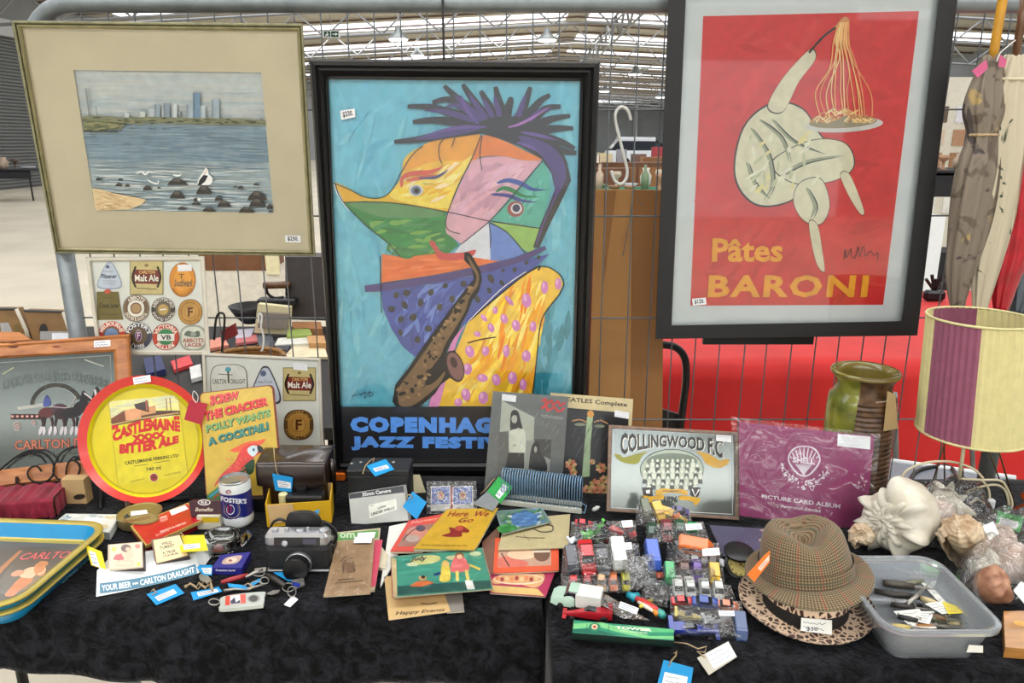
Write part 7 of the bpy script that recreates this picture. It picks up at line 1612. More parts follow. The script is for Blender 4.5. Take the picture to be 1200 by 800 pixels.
seashell('tan ribbed shell standing in the bag right of the conch',(1126,644),.055,(-.55,-.25,.8),.062, SHT, A=.28, B=.36, C=.6, canal=2.0, spikes=9, sl=.16, Lh=.8, k=.42, ridge=1.6)
seashell('small white shell in the bag beside the tan shell',(1150,630),.052,(.3,-.6,.5),.045, SHW, spikes=9, sl=.15, Lh=.5, ridge=1)
seashell('pale pink shell lying at the right of the bagged shells',(1175,640),.04,(.6,-.5,.4),.055, SHP, spikes=8, sl=.05, Lh=.6, canal=1.8)
seashell('white round shell low in the bagged shells',(1154,662),.03,(-.3,-.8,.4),.042, SHW, spikes=8, sl=.06, Lh=.4, ridge=1)
seashell('brown rough shell beside the right edge of the tub',(1168,690),.028,(.4,-.5,.6),.045, SHB, spikes=10, sl=.12, Lh=.4)
seashell('pinkish long shell behind the conch in plastic',(1092,602),.045,(-.9,.1,.3),.06, SHP, A=.26, B=.34, C=.6, canal=2.2, spikes=8, sl=.04, Lh=.8)
seashell('pale shell at the far right edge',(1195,662),.035,(.5,-.3,.6),.05, SHP, spikes=8, sl=.1, Lh=.5)
# small shell low left of the conch
seashell('flat tan shell fragment under the big conch',(1010,640),.012,(-.6,-.6,.3),.04, SHT, spikes=9, sl=.1, Lh=.4, ridge=1)
def blob_bag(q, h0, hp, label, seed, n=30):
    rnd = random.Random(seed); ph = [rnd.uniform(0,6.28) for _ in range(8)]; P = [T(x, y) for x, y in q]; t = thing('plastic_bag', label, 'bag', sum(P, V()) / 4, 'clear bags of sea shells')
    def fn(u, v):
        p = P[0] * (1 - u) * v + P[1] * u * v + P[2] * u * (1 - v) + P[3] * (1 - u) * (1 - v); e = min(1,4 * min(u,1 - u, v,1 - v)); w = .5 * math.sin(u * 15 + v * 9 + ph[0]) + .5 * math.sin(v * 21 - u * 13 + ph[1]) + .4 * math.sin(u * 33 + v * 27 + ph[2])
        return p + V((.004 * math.sin(v * 17 + ph[3]),.004 * math.sin(u * 19 + ph[4]),.002 + (e ** .5) * (hp + .008 * w)))
    MB().grid(fn, n, n).build('film', FILM, t, True)
blob_bag([(1062,600),(1150,596),(1172,640),(1062,645)],0,.092, 'clear bag around the shells behind the conch',1)
blob_bag([(1098,640),(1215,620),(1225,705),(1118,712)],0,.088, 'clear bag of mixed shells right of the tub',2)
pg2 = Plane(T(1178,622,.05),10,35)
price_tag(pg2, zp('L', [(928,255),(1066,296),(1042,372),(922,330)]), 'green', 'green tag on the bag of shells at the right', pq=zp('L', [(945,292),(1040,318),(1028,356),(935,326)]))
price_tag(Plane(T(1196,712,.03),-15,40), [(1187.5,692),(1196,681),(1215,690),(1206,714)], 'white', 'white tag on the shells at the right edge', paper=None)
price_tag(Plane(T(1152,645,.075),0,60), zp('L', [(848,340),(905,315),(935,380),(885,412)]), 'white', 'white label on the bag of shells', paper=None)

# ================================================================== vase, lamp
c = T(1009,590); c.y = 1.475; zt = ony(1011,433, c.y).z - TZ
t = thing('pottery_vase', 'green and brown pottery vase with a brown tag', 'vase', c)
c.x = ony(1010,470, c.y).x; t.location = c; ORG[t.name] = V(c)
rv = 38 / F * 1.57
prof = [(rv * .86,0),(rv * .95,.008),(rv * .99,.04),(rv * 1.0, zt * .5),(rv * 1.0, zt * .74),(rv * .95, zt * .81),(rv * .82, zt * .84),(rv * .80, zt * .9),(rv * .86, zt * .94),(rv * .98, zt * .975),(rv * .97, zt),(rv * .86, zt * .995),(rv * .78, zt * .95),(rv * .8, zt * .6),(rv * .7,.02)]
VG = M('green_glaze',(92,102,34),.22, var=.35, scale=22, rgb2=(140,140,54), bump=.4, bscale=30, coat=.5); VB = M('brown_glaze',(62,42,28),.35, var=.35, scale=60, rgb2=(104,74,48), bump=.2, coat=.3)
mv = Matrix.Translation(c)
MB().lathe(prof,40, mv, caps=False, a0=75, a1=238).build('green_side', VG, t, True)
sp_ = []
for i in range(len(prof) - 1): sp_.append(prof[i])
bp_ = [(rv * .72,0)]
n = 42
for i in range(n + 1):
    z = .008 + (zt * .8 - .008) * i / n; r0 = rv * (.99 if z < zt * .74 else .95); bp_.append((r0 * (1.0 if i % 2 else 1.025), z))
bp_ += prof[6:]
MB().lathe(bp_,44, mv, caps=False, a0=-123, a1=75).build('brown_ribbed_side', VB, t,25)
MB().lathe([(rv * .98, zt * .972),(rv * 1.0, zt * .985),(rv * .95, zt * 1.002),(rv * .84, zt * .996),(rv * .765, zt * .95),(rv * .77, zt * .5)],44, mv, caps=False).build('lip', M('olive_glaze',(110,96,40),.25, var=.2, scale=30, coat=.5), t, True)
vp = Plane(c + V((rv * .6,-rv * .85,0)),20,0)
price_tag(vp, [(1040,458),(1049,462),(1052,502),(1035,505)], 'kraft', 'brown card tag on string around the vase neck', paper=None, off=.004)
tag(MB().tube([c + V((rv * .87 * math.cos(R(a)), rv * .87 * math.sin(R(a)), zt * .83 + .004 * math.sin(R(a + 60)))) for a in range(0,360,15)],.0011,5, closed=True).build('vase_string', THR), 'white string tied around the neck of the pottery vase', 'string')

# lamp with pleated shade
ys = 1.40; tl, tr_ = ony(1093.5,372, ys), ony(1207,372, ys); bl, br = ony(1081,503, ys), ony(1194,508, ys)
ct, cb = (tl + tr_) / 2,(bl + br) / 2; rt_, rb_ = (tr_ - tl).length / 2,(br - bl).length / 2
base = V((cb.x - .005, ys, TZ)); t = thing('table_lamp', 'lamp with round pleated mauve and cream shade on thin wire legs', 'lamp', base)
MAU = M('mauve_fabric',(142,80,104),.7, var=.08, scale=60, sheen=.15); CRE = M('cream_yellow_fabric',(218,208,150),.7, var=.05, scale=60, sheen=.15)
axl = ct - cb; fwd = V((0,-1,0))
bounds = [b - 38 for b in (-49,7,71,131,191,251,311)]
o_sh = None
for k in range(6):
    mb = MB(); a0, a1 = bounds[k], bounds[k + 1]; n = 2 * int((a1 - a0) / 7.0); rings = []
    for v in range(0,2):
        ring = []
        for i in range(n + 1):
            a = R(a0 + (a1 - a0) * i / n); r = (rb_ + (rt_ - rb_) * v) * (1 + (.016 if i % 2 else -.010)); cc = cb + axl * v; ring.append(cc + V((math.sin(a) * r,-math.cos(a) * r,0)))
        rings.append(ring)
    o = mb.loft(rings, caps=False, closed=False).build('shade_panel', MAU if k % 2 == 0 else CRE, t); md = o.modifiers.new('t', 'SOLIDIFY'); md.thickness = .0012
for cc, r in ((cb, rb_),(ct, rt_)): MB().tube([cc + V((r * 1.01 * math.cos(R(a)), r * 1.01 * math.sin(R(a)),0)) for a in range(0,360,9)],.0026,6, closed=True).build('shade_ring', M('cream_trim',(206,198,146),.6), t, True)
GW = M('dull_brass_wire',(120,100,70),.4, metal=.5)
for x0, x1, dy in ((1112,1072,.02),(1128,1100,-.03),(1150,1158,-.02),(1163,1178,.03),(1106,1104,.05)):
    p = ony(x0,503, ys); q = T(x1,584,0); q = V((q.x, ys + dy, TZ + .002)); MB().tube([cb.lerp(p,.8) + V((0,0,.004)), p, q],.0016,6).build('leg', GW, t, True)
MB().tube([cb + V((-.02,-.02,.01)), ony(1131,505, ys - .06), ony(1128,535, ys - .06), V((ony(1124,560, ys - .05).x, ys - .05, ony(1124,560, ys - .05).z))],.0035,8).build('cable_sleeve', M('cream_cable',(206,196,164),.5), t, True)
MB().lathe([(.014,0),(.014,.05),(.010,.055),(0,.055)],16, Matrix.Translation(cb + V((0,0,.03)))).build('bulb_holder', M('cream_cable'), t, True)
for a in (30,150,270): MB().tube([cb, cb + V((rb_ * math.cos(R(a)), rb_ * math.sin(R(a)),0))],.0014,5).build('shade_spider', GW, t)
MB().tube([V((cb.x, cb.y, cb.z + .03)), V((cb.x, cb.y, cb.z - .004))],.004,6).build('stem', GW, t)
# cream flex coiled on the table
CAB = M('cream_cable')
t = thing('power_cord', 'cream power cord coiled behind the bagged shells', 'cord', T(1150,590))
P = []
for pts in ([(1054,568),(1062,552),(1085,542),(1115,541),(1140,549),(1152,560)], [(1124,561),(1150,562),(1172,563),(1180,572),(1186,588),(1184,600)], [(1131,577),(1150,570),(1168,568),(1178,575),(1182,590),(1180,602)], [(1150,562),(1158,572),(1160,586)], [(1137,590),(1145,585),(1154,590)]):
    MB().tube([ony(x, y,1.36) for x, y in smooth_pts(pts, False,6)],.0024,8).build('loop', CAB, t, True)
MB().bbox(ony(1161,590,1.355),(.014,.012,.02),.004).build('plug', M('white_plastic'), t,40)
# amber glass at the right edge
c = T(1208,606); t = thing('amber_glass', 'amber glass ornament at the right edge behind the shells', 'glassware', c)
AMB = M('amber_glass',(196,74,14),.12, var=.3, scale=30, coat=.5)
MB().lathe([(.03,0),(.032,.01),(.014,.03),(.026,.045),(.014,.06),(.024,.075),(.012,.09),(.02,.11),(.012,.12),(0,.121)],20, Matrix.Translation(c)).build('stem', AMB, t, True)

# ================================================================== umbrellas on the fence
def umbrella(label, path, rad, mat, hpath, hr, hmat, Y, seed, ties=()):
    top = ony(*path[0], Y); t = thing('folded_umbrella', label, 'umbrella', ony(*path[-1], Y), 'folded umbrellas hanging on the fence')
    pts = [ony(x, y, Y) for x, y in smooth_pts(path, False,8)]; N = len(pts); rr_ = [r for r in smooth_pts([(r,0) for r in rad], False,8)]; rr_ = [r[0] / F * 1.55 for r in rr_]
    rings = []; n = 32; rnd = random.Random(seed); p0 = rnd.uniform(0,6)
    for i, p in enumerate(pts):
        s = i / (N - 1); ring = []
        for k in range(n):
            a = 2 * math.pi * k / n; f = 1 + .27 * math.sin(9 * a + s * 4 + p0) + .07 * math.sin(3 * a + s * 11)
            ring.append(p + V((math.cos(a) * rr_[i] * f, math.sin(a) * rr_[i] * f * .45,.004 * math.sin(8 * a + s * 20))))
        rings.append(ring)
    MB().loft(rings).build('canopy', mat, t, True)
    MB().tube([ony(x, y, Y) for x, y in hpath], hr,10).build('handle', hmat, t, True)
    MB().tube([pts[-2], pts[-1], pts[-1] + (pts[-1] - pts[-3]).normalized() * .012],.0035,8).build('tip', M('dark_tip',(40,36,34),.4), t, True)
    for k, m_ in ties:
        i = int(k * (N - 1)); MB().tube([p * 1.0 for p in [pts[i] + V((math.cos(a) * rr_[i] * 1.13, math.sin(a) * rr_[i] * .52,0)) for a in [2 * math.pi * j / 18 for j in range(18)]]],.003,5, closed=True).build('tie_band', m_, t, True)
    return t
def cloth_pat(name, base, spots, scale, th, rough=.7):
    m = bpy.data.materials.new(name); m.use_nodes = True; nt = m.node_tree; b = nt.nodes['Principled BSDF']; b.inputs['Roughness'].default_value = rough; tc = nt.nodes.new('ShaderNodeTexCoord')
    col = None
    for i,(c, sc_i, t_) in enumerate(spots):
        nz = nt.nodes.new('ShaderNodeTexNoise'); nz.inputs['Scale'].default_value = sc_i; nz.inputs['Detail'].default_value = 2; nz.inputs['Distortion'].default_value = 1.5; mp = nt.nodes.new('ShaderNodeMapping'); mp.inputs['Location'].default_value = (i * 3.1, i, i); mp.inputs['Scale'].default_value = (1,1,.8); nt.links.new(tc.outputs['Object'], mp.inputs[0]); nt.links.new(mp.outputs[0], nz.inputs['Vector'])
        g = nt.nodes.new('ShaderNodeMapRange'); g.inputs[1].default_value = t_ - .02; g.inputs[2].default_value = t_ + .02; nt.links.new(nz.outputs['Fac'], g.inputs[0]); mx = nt.nodes.new('ShaderNodeMix'); mx.data_type = 'RGBA'; nt.links.new(g.outputs[0], mx.inputs[0])
        if col is None: mx.inputs[6].default_value = lin(base) + [1]
        else: nt.links.new(col, mx.inputs[6])
        mx.inputs[7].default_value = lin(c) + [1]; col = mx.outputs[2]
    nt.links.new(col, b.inputs['Base Color']); return m
U1 = cloth_pat('brown_print_silk',(128,116,102), [((98,86,74),14,.56),((176,150,96),12,.68),((66,56,54),13,.66)],20,.6,.5); U2 = cloth_pat('cream_leaf_cotton',(200,190,166), [((70,78,60),26,.64)],30,.6); U3 = M('red_satin',(176,12,34),.3, var=.3, scale=20, sheen=.2); U4 = M('grey_blue_nylon',(92,104,114),.5, var=.15)
BAM = M('yellow_bamboo_handle',(196,142,36),.35, var=.12, coat=.3); BRH = M('brown_wood_handle',(96,62,34),.35, coat=.3); UY = 1.60
umbrella('grey blue umbrella partly cut off at the right edge', [(1216,160),(1212,240),(1206,320),(1196,365)], [16,24,20,8], U4, [(1216,165),(1222,20)],.007, BRH, UY + .012,4)
umbrella('red satin umbrella at the right edge', [(1206,110),(1201,160),(1193,220),(1186,290),(1178,330),(1173,362)], [14,26,25,20,13,8], U3, [(1206,112),(1212,10)],.007, BRH, UY - .004,3)
umbrella('cream umbrella with dark leaf pattern', [(1188,66),(1183,90),(1177,120),(1172,190),(1164,260),(1155,310),(1147,366)], [10,17,21,23,20,15,7], U2, [(1189,72),(1196,30),(1202,-15)],.008, BRH, UY - .022,2, [(.2, M('cream_cable'))])
umbrella('brown patterned umbrella with yellow bamboo handle', [(1162,66),(1158,90),(1153,128),(1152,158),(1146,200),(1136,260),(1126,315),(1121,362)], [10,14,20,15,21,20,15,6], U1, [(1163,72),(1168,40),(1175,0),(1178,-20)],.009, BAM, UY - .034,1, [(.43, TWINE)])
t = thing('pink_tag', 'pink cloth tag and white string at the brown umbrella handle', 'tag', ony(1150,85, UY - .05)); pz = Plane((0, UY - .052,0)); MB().prism([pz(*p) for p in ((1139,83),(1156,70),(1158,80),(1146,91))],(0,.001,0)).build('cloth', M('pink_cloth',(206,96,140),.7), t); MB().prism([pz(*p) for p in ((1172,64),(1180,70),(1178,79),(1170,78))],(0,.001,0)).build('cloth', M('pink_cloth'), t); MB().tube([pz(*p,.002) for p in ((1190,47),(1180,55),(1172,62),(1168,72))],.0012,5).build('string', THR, t)

# ================================================================== goods behind the fence
CB = M('brown_cardboard',(186,138,84),.8, var=.07, scale=6); CB2 = M('dark_brown_cardboard',(158,112,66),.8, var=.07, scale=6)
yb = 1.78
t = thing('cardboard_sheets', 'tall flattened brown cardboard boxes standing behind the fence', 'cardboard', ony(735,520, yb))
P = lambda x, y, d=0: ony(x, y, yb + d)
MB().prism([P(640,222), P(741,222), P(738,560), P(640,560)],(0,.01,0)).build('sheet', CB, t)
MB().prism([P(738,222,.012), P(778,223,.012), P(776,545,.012), P(735,545,.012)],(0,.01,0)).build('sheet', CB2, t)
MB().prism([P(709,224,-.006), P(722,224,-.006), P(712,300,-.006), P(708,330,-.006)],(0,.003,0)).build('folded_flap', CB2, t)
tag(MB().tube([ony(x, y, yb - .02) for x, y in ((752,240),(742,224),(738,260),(730,300))],.0012,5).build('loose_wire', WIRE), 'loose thin wire hanging in front of the brown cardboard', 'wire')
for i, z in enumerate((.0,)): pass
tag(MB().box((ony(735,500, yb).x, yb + .06,.36),(.32,.08,.72)).build('cardboard_carton', CB2), 'large cardboard carton on the floor behind the table', 'carton')
# red covered table
REDC = M('red_table_cloth',(192,22,20),.7, var=.12, scale=5, sheen=.1, bump=.1)
rx0, rx1, ry0, ry1, rz = .52,2.9,2.45,3.75,.75
t = thing('trestle_table', 'trestle table under the bright red cloth behind the fence', 'table',((rx0 + rx1) / 2,3.1,0)); MB().box(((rx0 + rx1) / 2,(ry0 + ry1) / 2, rz - .03),(rx1 - rx0 - .06, ry1 - ry0 - .06,.03)).build('table_top', M('table_laminate'), t)
for x in (rx0 + .2, rx1 - .2):
    for y in (ry0 + .15, ry1 - .15): MB().tube([(x, y,0),(x, y, rz - .04)],.016,8).build('leg', M('black_table_leg'), t, True)
def rc(u, v):
    x = rx0 + (rx1 - rx0) * u
    if v < .5: k = v / .5; return V((x, ry1 + (ry0 - ry1) * k, rz + .004 * math.sin(x * 9 + k * 5)))
    k = (v - .5) / .5; return V((x, ry0 - .01 - (.035 * k * math.sin(x * 17 + k * 1.3) + .05 * k), rz - k * .66))
mb = MB(); mb.grid(rc,90,24)
def rs(u, v):                                                       # left end hanging in diagonal folds
    y = ry0 + (ry1 - ry0) * u; return V((rx0 - .01 - v * (.10 + .03 * math.sin(u * 16 + v * 5)), y, rz - v * (.62 - .1 * u)))
mb.grid(rs,30,12)
tag(mb.build('red_tablecloth', REDC, None, True), 'bright red cloth draped over the table behind the fence', 'tablecloth')
# folding chair frame in front of the red table
BT = M('black_tube_metal',(26,27,30),.3, metal=.4)
yc = 2.05; t = thing('folding_chair', 'folding chair with black tube frame behind the brown cardboard', 'chair', ony(790,600, yc))
MB().tube([ony(x, y, yc) for x, y in smooth_pts([(740,402),(780,404),(795,409),(803,422),(804,445),(800,480),(796,520),(790,640)], False,6)] + [V((ony(790,640, yc).x, yc - .12,0))],.011,10).build('frame_tube', BT, t, True)
MB().tube([V((ony(740,640, yc).x, yc + .16,0))] + [ony(x, y, yc + .04) for x, y in ((740,640),(746,520),(752,410))],.011,10).build('frame_tube', BT, t, True)
a0 = ony(745,470, yc + .02); a1 = ony(797,486, yc + .02); MB().prism([a0, a1, a1 + V((0,.02,-.16)), a0 + V((0,.02,-.16))],(0,.012,0)).build('back_panel', M('dark_seat',(36,36,40),.6), t)
t = thing('grey_chair', 'grey plastic folding chair with white edge behind the shells', 'chair', ony(1080,640,2.05)); GP = M('grey_plastic',(112,118,128),.4, var=.06); s0 = ony(1025,545,2.3); 
sz = .55; A_, B_, C_, D_ = onz(1030,538, sz), onz(1190,560, sz), onz(1190,604, sz), onz(1030,596, sz)
MB().prism([A_, B_, C_, D_],(0,0,-.02)).build('seat', GP, t); MB().tube([A_, B_],.009,8).build('white_edge', M('white_plastic'), t, True)
for p in (A_, B_, C_, D_): MB().tube([p + V((0,0,-.01)), V((p.x, p.y,0))],.011,8).build('leg', GALV, t, True)
MB().tube([onz(x, y, sz + .004) for x, y in smooth_pts([(1065,590),(1070,556),(1100,546),(1118,552),(1122,590)], False,5)],.006,8).build('hand_grip', BT, t, True)
MB().tube([ony(1137,460,2.28), ony(1140,548,2.28)],.008,8).build('back_tube', GALV, t, True)
MB().tube([ony(1048,460,2.28), ony(1050,545,2.28)],.010,8).build('back_tube', GALV, t, True)

# left: second-hand table behind the fence
bx0, bx1, by0, by1, bz = -1.9,-.42,1.9,3.05,.74
t = thing('trestle_table', 'table of second-hand goods behind the fence at the left', 'table',((bx0 + bx1) / 2,(by0 + by1) / 2,0)); MB().box(((bx0 + bx1) / 2,(by0 + by1) / 2, bz - .02),(bx1 - bx0, by1 - by0,.035)).build('table_top', M('dark_table_top',(30,29,29),.7), t)
for x in (bx0 + .1, bx1 - .1):
    for y in (by0 + .1, by1 - .1): MB().tube([(x, y,0),(x, y, bz - .03)],.016,8).build('leg', M('black_table_leg'), t, True)
BZ = lambda x, y, h=0: onz(x, y, bz + h)
c = BZ(288,432); t = thing('wicker_basket', 'round wicker basket behind the lower beer label frame', 'basket', c); WK = M('wicker',(150,112,66),.7, var=.25, scale=80, bump=.3)
for k in range(3): MB().tube([c + V((( .13 + .004 * (k % 2)) * math.cos(R(a)),(.13 + .004 * (k % 2)) * math.sin(R(a)),.01 + k * .014)) for a in range(0,360,12)],.0085,6, closed=True).build('woven_ring', WK, t, True)
for a in range(0,360,30): MB().tube([c + V((.132 * math.cos(R(a)),.132 * math.sin(R(a)),0)), c + V((.134 * math.cos(R(a)),134e-3 * math.sin(R(a)),.05))],.006,5).build('stake', M('dark_wicker',(84,60,38),.7), t)
MB().lathe([(.12,.002),(0,.004)],24, Matrix.Translation(c), caps=False).build('base', WK, t)
gO = 'books and papers on the second-hand table'
def bq(name, label, q, h, th, rgb, cat='book', art=None):
    s = flat(bz + h); o = slab(name, s, q, th, M('%s_%d_%d_%d' % (name, *rgb), rgb,.6, var=.12, scale=40)); tag(o, label, cat, gO); return o
for a in (('book', 'green book right on the second-hand table', [(338,386),(362,384),(366,392),(336,394)],.03,.03,(150,170,90)),('book', 'tan book behind the green book', [(342,377),(376,377),(378,385),(344,385)],.03,.03,(170,120,80)),('book', 'white magazine in front of the green book', [(326,396),(362,393),(368,402),(322,404)],.02,.02,(216,216,208)),('book', 'dark blue book left of the patterned sheet', [(318,400),(344,400),(332,416),(312,414)],.016,.016,(54,58,72)),('sheet', 'cream sheet with red border at the right of the second-hand table', [(346,403),(380,404),(384,418),(332,418)],.01,.01,(220,208,176)),('book', 'orange brown book far right on the second-hand table', [(360,393),(380,393),(382,402),(362,402)],.03,.03,(196,150,100)),('paper', 'lilac papers beside the red wallet', [(278,386),(298,384),(294,394),(276,396)],.012,.012,(196,190,206)),('book', 'pink book below the lilac papers', [(278,394),(302,391),(312,398),(276,402)],.01,.01,(196,110,110)),('book', 'grey book in the middle of the second-hand table', [(300,392),(318,390),(322,404),(304,406)],.012,.012,(90,96,104)),('flag_ribbon', 'red folded cloth between pub mirror and label boards', [(200,423),(222,416),(226,426),(204,433)],.012,.012,(206,60,66)),('book', 'navy book under the upper label board', [(168,420),(188,416),(194,432),(172,438)],.02,.02,(34,44,92)),('book', 'white folded pamphlet beside the red folded cloth', [(222,430),(236,426),(238,440),(224,444)],.014,.014,(214,214,214)),('book', 'red striped flyer behind the small hook', [(246,398),(262,394),(268,404),(246,408)],.012,.012,(206,130,110))): bq(*a)
a = Art(flat(bz + .01),.0006); a.quad([(350,405),(377,406),(380,416),(338,416)],(150,60,50)); a.quad([(351,405.6),(376,406.4),(378.5,415.4),(340,415.4)],(222,212,180)); a.ell(354,411,5,2.4,(170,150,110)); a.ell(368,411,5,2.4,(170,150,110)); o = a.mb.build('sheet_border', PR); o.parent = bpy.data.objects['sheet']; o.location = -bpy.data.objects['sheet'].location + ORG[o.name]
def standing(name, label, cat, q, Y, th, mat, lean=0): pl_ = Plane(ony(q[3][0], q[3][1], Y),0, lean); o = slab(name, pl_, q, th, mat); return tag(o, label, cat)
standing('red_wallet', 'red leather wallet standing on the second-hand table', 'wallet', [(259,388),(274,379.5),(277,393),(261,400)],2.55,.02, M('red_leather',(126,38,38),.5))
standing('cream_carton', 'open cream carton on the second-hand table', 'carton', [(302,356),(340,360),(338,392),(298,390)],2.85,.03, M('cream_card'))
standing('grey_print_box', 'grey box with pale script inside the cream carton', 'box', [(302,366),(338,368),(336,385),(302,384)],2.83,.015, M('grey_box',(140,130,122),.6))
c = BZ(296,384); t = thing('black_bowl', 'black bowl on the second-hand table', 'bowl', c); MB().lathe([(.03,.0),(.06,.03),(.085,.075),(.08,.075),(.055,.032),(0,.01)],24, Matrix.Translation(V((ony(294,375,3.0).x,3.0, ony(294,378,3.0).z))), caps=False).build('bowl', M('black_metal',(44,44,46),.4, metal=.4), t, True)
yy = 3.0; t = thing('flat_iron', 'old black iron with brown wooden handle on the second-hand table', 'iron', ony(325,356, yy))
MB().tube([ony(309,334.5, yy), ony(340,333.5, yy)],.015,8).build('handle', M('brown_wood_handle'), t, True)
for pts in ([(312,337),(314,344),(322,349),(332,348)], [(336,337),(336,346)]): MB().tube([ony(x, y, yy) for x, y in smooth_pts(pts, False)],.006,6).build('bracket', BT, t, True)
MB().bbox(ony(326,353, yy),(.16,.06,.03),.01).build('sole', M('black_metal'), t,40)
MB().tube([ony(305,356, yy), ony(336,352, yy)],.005,6).build('red_rod', M('red_card'), t)
standing('dark_suitcase', 'dark grey suitcase standing beside the blue poster behind the fence', 'suitcase', [(334,301),(392,301),(392,376),(335,374)],3.02,.12, M('dark_grey_case',(66,62,62),.6, var=.1))
# furniture further back
def bxw(name, label, cat, c, d, mat): return tag(MB().box(c, d).build(name, mat), label, cat)
p = ony(274,317,5.2); bxw('brown_drawer', 'brown wooden drawer unit on a pale stand behind the painting', 'furniture',(p.x,5.4, p.z + .13),(.48,.4,.26), M('brown_drawer_wood',(110,68,36),.5, var=.2, scale=10)); bxw('pale_stand', 'pale stand under the brown drawer unit', 'stand',(p.x + .05,5.4, p.z / 2),(.75,.5, p.z), M('pale_stand_paint',(206,200,186),.6)); p2 = ony(317,305,5.2); bxw('cream_board', 'cream board beside the brown drawer unit', 'board',(p2.x + .03,5.15, p2.z + .05),(.09,.03,.28), M('cream_card'))
# wooden boxes at far left above the pub mirror
for i,(q, lab) in enumerate(([[(-40,362),(19,362),(31,388),(-30,396)], 'wooden shadow box at the far left edge'], [[(28,364),(74,365.5),(84,394),(38,396)], 'wooden shadow box with white slanted side behind the pub mirror'])):
    pl_ = Plane(ony(q[3][0],397,2.0),8,10); t = thing('shadow_box', lab, 'box', V((pl_(*q[3]).x,2.0, bz)), 'wooden shadow boxes'); P_ = [pl_(*p) for p in q]
    lowr = [V((p.x, p.y, bz)) for p in (P_[3], P_[2])]
    MB().prism([P_[0], P_[1], P_[2], lowr[1], lowr[0], P_[3]],(0,.03,0)).build('panel', M('walnut_panel',(124,92,50),.5, var=.2, scale=20), t)
    MB().tube([P_[1], P_[2], lowr[1]],.006,4).build('white_edge', M('white_frame_paint'), t); MB().tube([P_[0], P_[1]],.004,4).build('dark_edge', M('black_nylon'), t)
    a = Art(pl_,.001)
    if i: a.ell(51,387,5,8,(22,20,18)); a.quad((47,388,82,398),(150,150,150)); a.quad((61,390,80,398),(222,226,234))
    else: a.quad([(0,378),(10,378),(16,392),(2,392)],(160,160,160)); a.ell(20,384,4,5,(110,90,40))
    a.build('label_patch', t)
o = standing('pine_offcut', 'orange pine board lying at the left edge above the pub mirror', 'board', [(-20,388),(22,389),(36,398),(-20,402)],1.93,.02, PINEH,30)
# ================================================================== far stalls
def far_table(x0, x1, y, dp, z, mat, label):
    t = thing('market_table', label, 'table',((x0 + x1) / 2, y,0)); MB().box(((x0 + x1) / 2, y + dp / 2, z - .02),(x1 - x0, dp,.04)).build('top', mat, t); MB().box(((x0 + x1) / 2, y + .01, z - .12),(x1 - x0,.02,.2)).build('cloth_front', mat, t)
    for x in (x0 + .1, x1 - .1):
        for yy_ in (y + .1, y + dp - .1): MB().tube([(x, yy_,0),(x, yy_, z - .03)],.02,6).build('leg', M('black_table_leg'), t)
    return t
GRN = M('green_cloth',(46,128,96),.8)
far_table(1.2,3.2,11.5,1.2,.75, GRN, 'green covered stall table with crockery beyond the cardboard')
rnd = random.Random(12); gF = 'crockery on the far green table'
CC = [(226,226,220),(206,190,170),(150,110,80),(120,140,110),(190,170,150),(96,80,70),(214,214,224),(170,130,100)]
shapes = [[(.04,0),(.07,.05),(.075,.12),(.04,.17),(.05,.2)], [(.05,0),(.02,.02),(.02,.1),(.07,.14),(.06,.18)], [(.02,0),(.1,.02),(.13,.05)], [(.05,0),(.055,.16),(.02,.2),(.02,.26)]]
nm = ['vase', 'goblet', 'bowl', 'bottle']; desc = ['pale', 'tan', 'brown', 'green', 'beige', 'dark', 'bluish', 'amber']
k = 0
ordn = ['first', 'second', 'third', 'fourth', 'fifth', 'sixth', 'seventh', 'eighth']
for row in range(2):
    for i in range(5):
        x = 1.36 + i * .235 + row * .1; y = 11.75 + row * .5; s = rnd.randrange(4); ci = rnd.randrange(8); sc_k = rnd.uniform(1.0,1.25)
        c = V((x, y,.752)); pr_ = [(r * sc_k * (.75 if s == 2 else 1), z * sc_k * 1.3) for r, z in shapes[s]]
        o = MB().lathe(pr_,14, Matrix.Translation(c)).build(nm[s], M('far_pot_%d' % ci, CC[ci],.4), None, True)
        tag(o, '%s %s, %s from the left in the %s row on the far green table' % (desc[ci], nm[s], ordn[i],('front', 'back')[row]), nm[s], gF)
for i,(px, w_, h, c, lab) in enumerate(((706,1.2,.9,(110,70,46), 'dark wooden cabinet behind the far green table'),(745,1.6,1.0,(150,104,64), 'long brown sideboard behind the far green table'),(770,.8,1.1,(96,66,50), 'tall brown cupboard behind the far green table'))):
    p = ony(px,200,17 + i); t = thing('sideboard', lab, 'furniture',(p.x,17 + i,0)); MB().box((p.x,17 + i, h / 2),(w_,.5, h)).build('carcass', M('far_wood_%d' % i, c,.6, var=.2, scale=4), t); MB().box((p.x - w_ * .24,16.74 + i, h * .5),(w_ * .44,.02, h * .8)).build('door', M('far_wood_%d' % ((i + 1) % 3), c), t); MB().box((p.x + w_ * .24,16.74 + i, h * .5),(w_ * .44,.02, h * .8)).build('door', M('far_wood_%d' % ((i + 1) % 3), c), t)
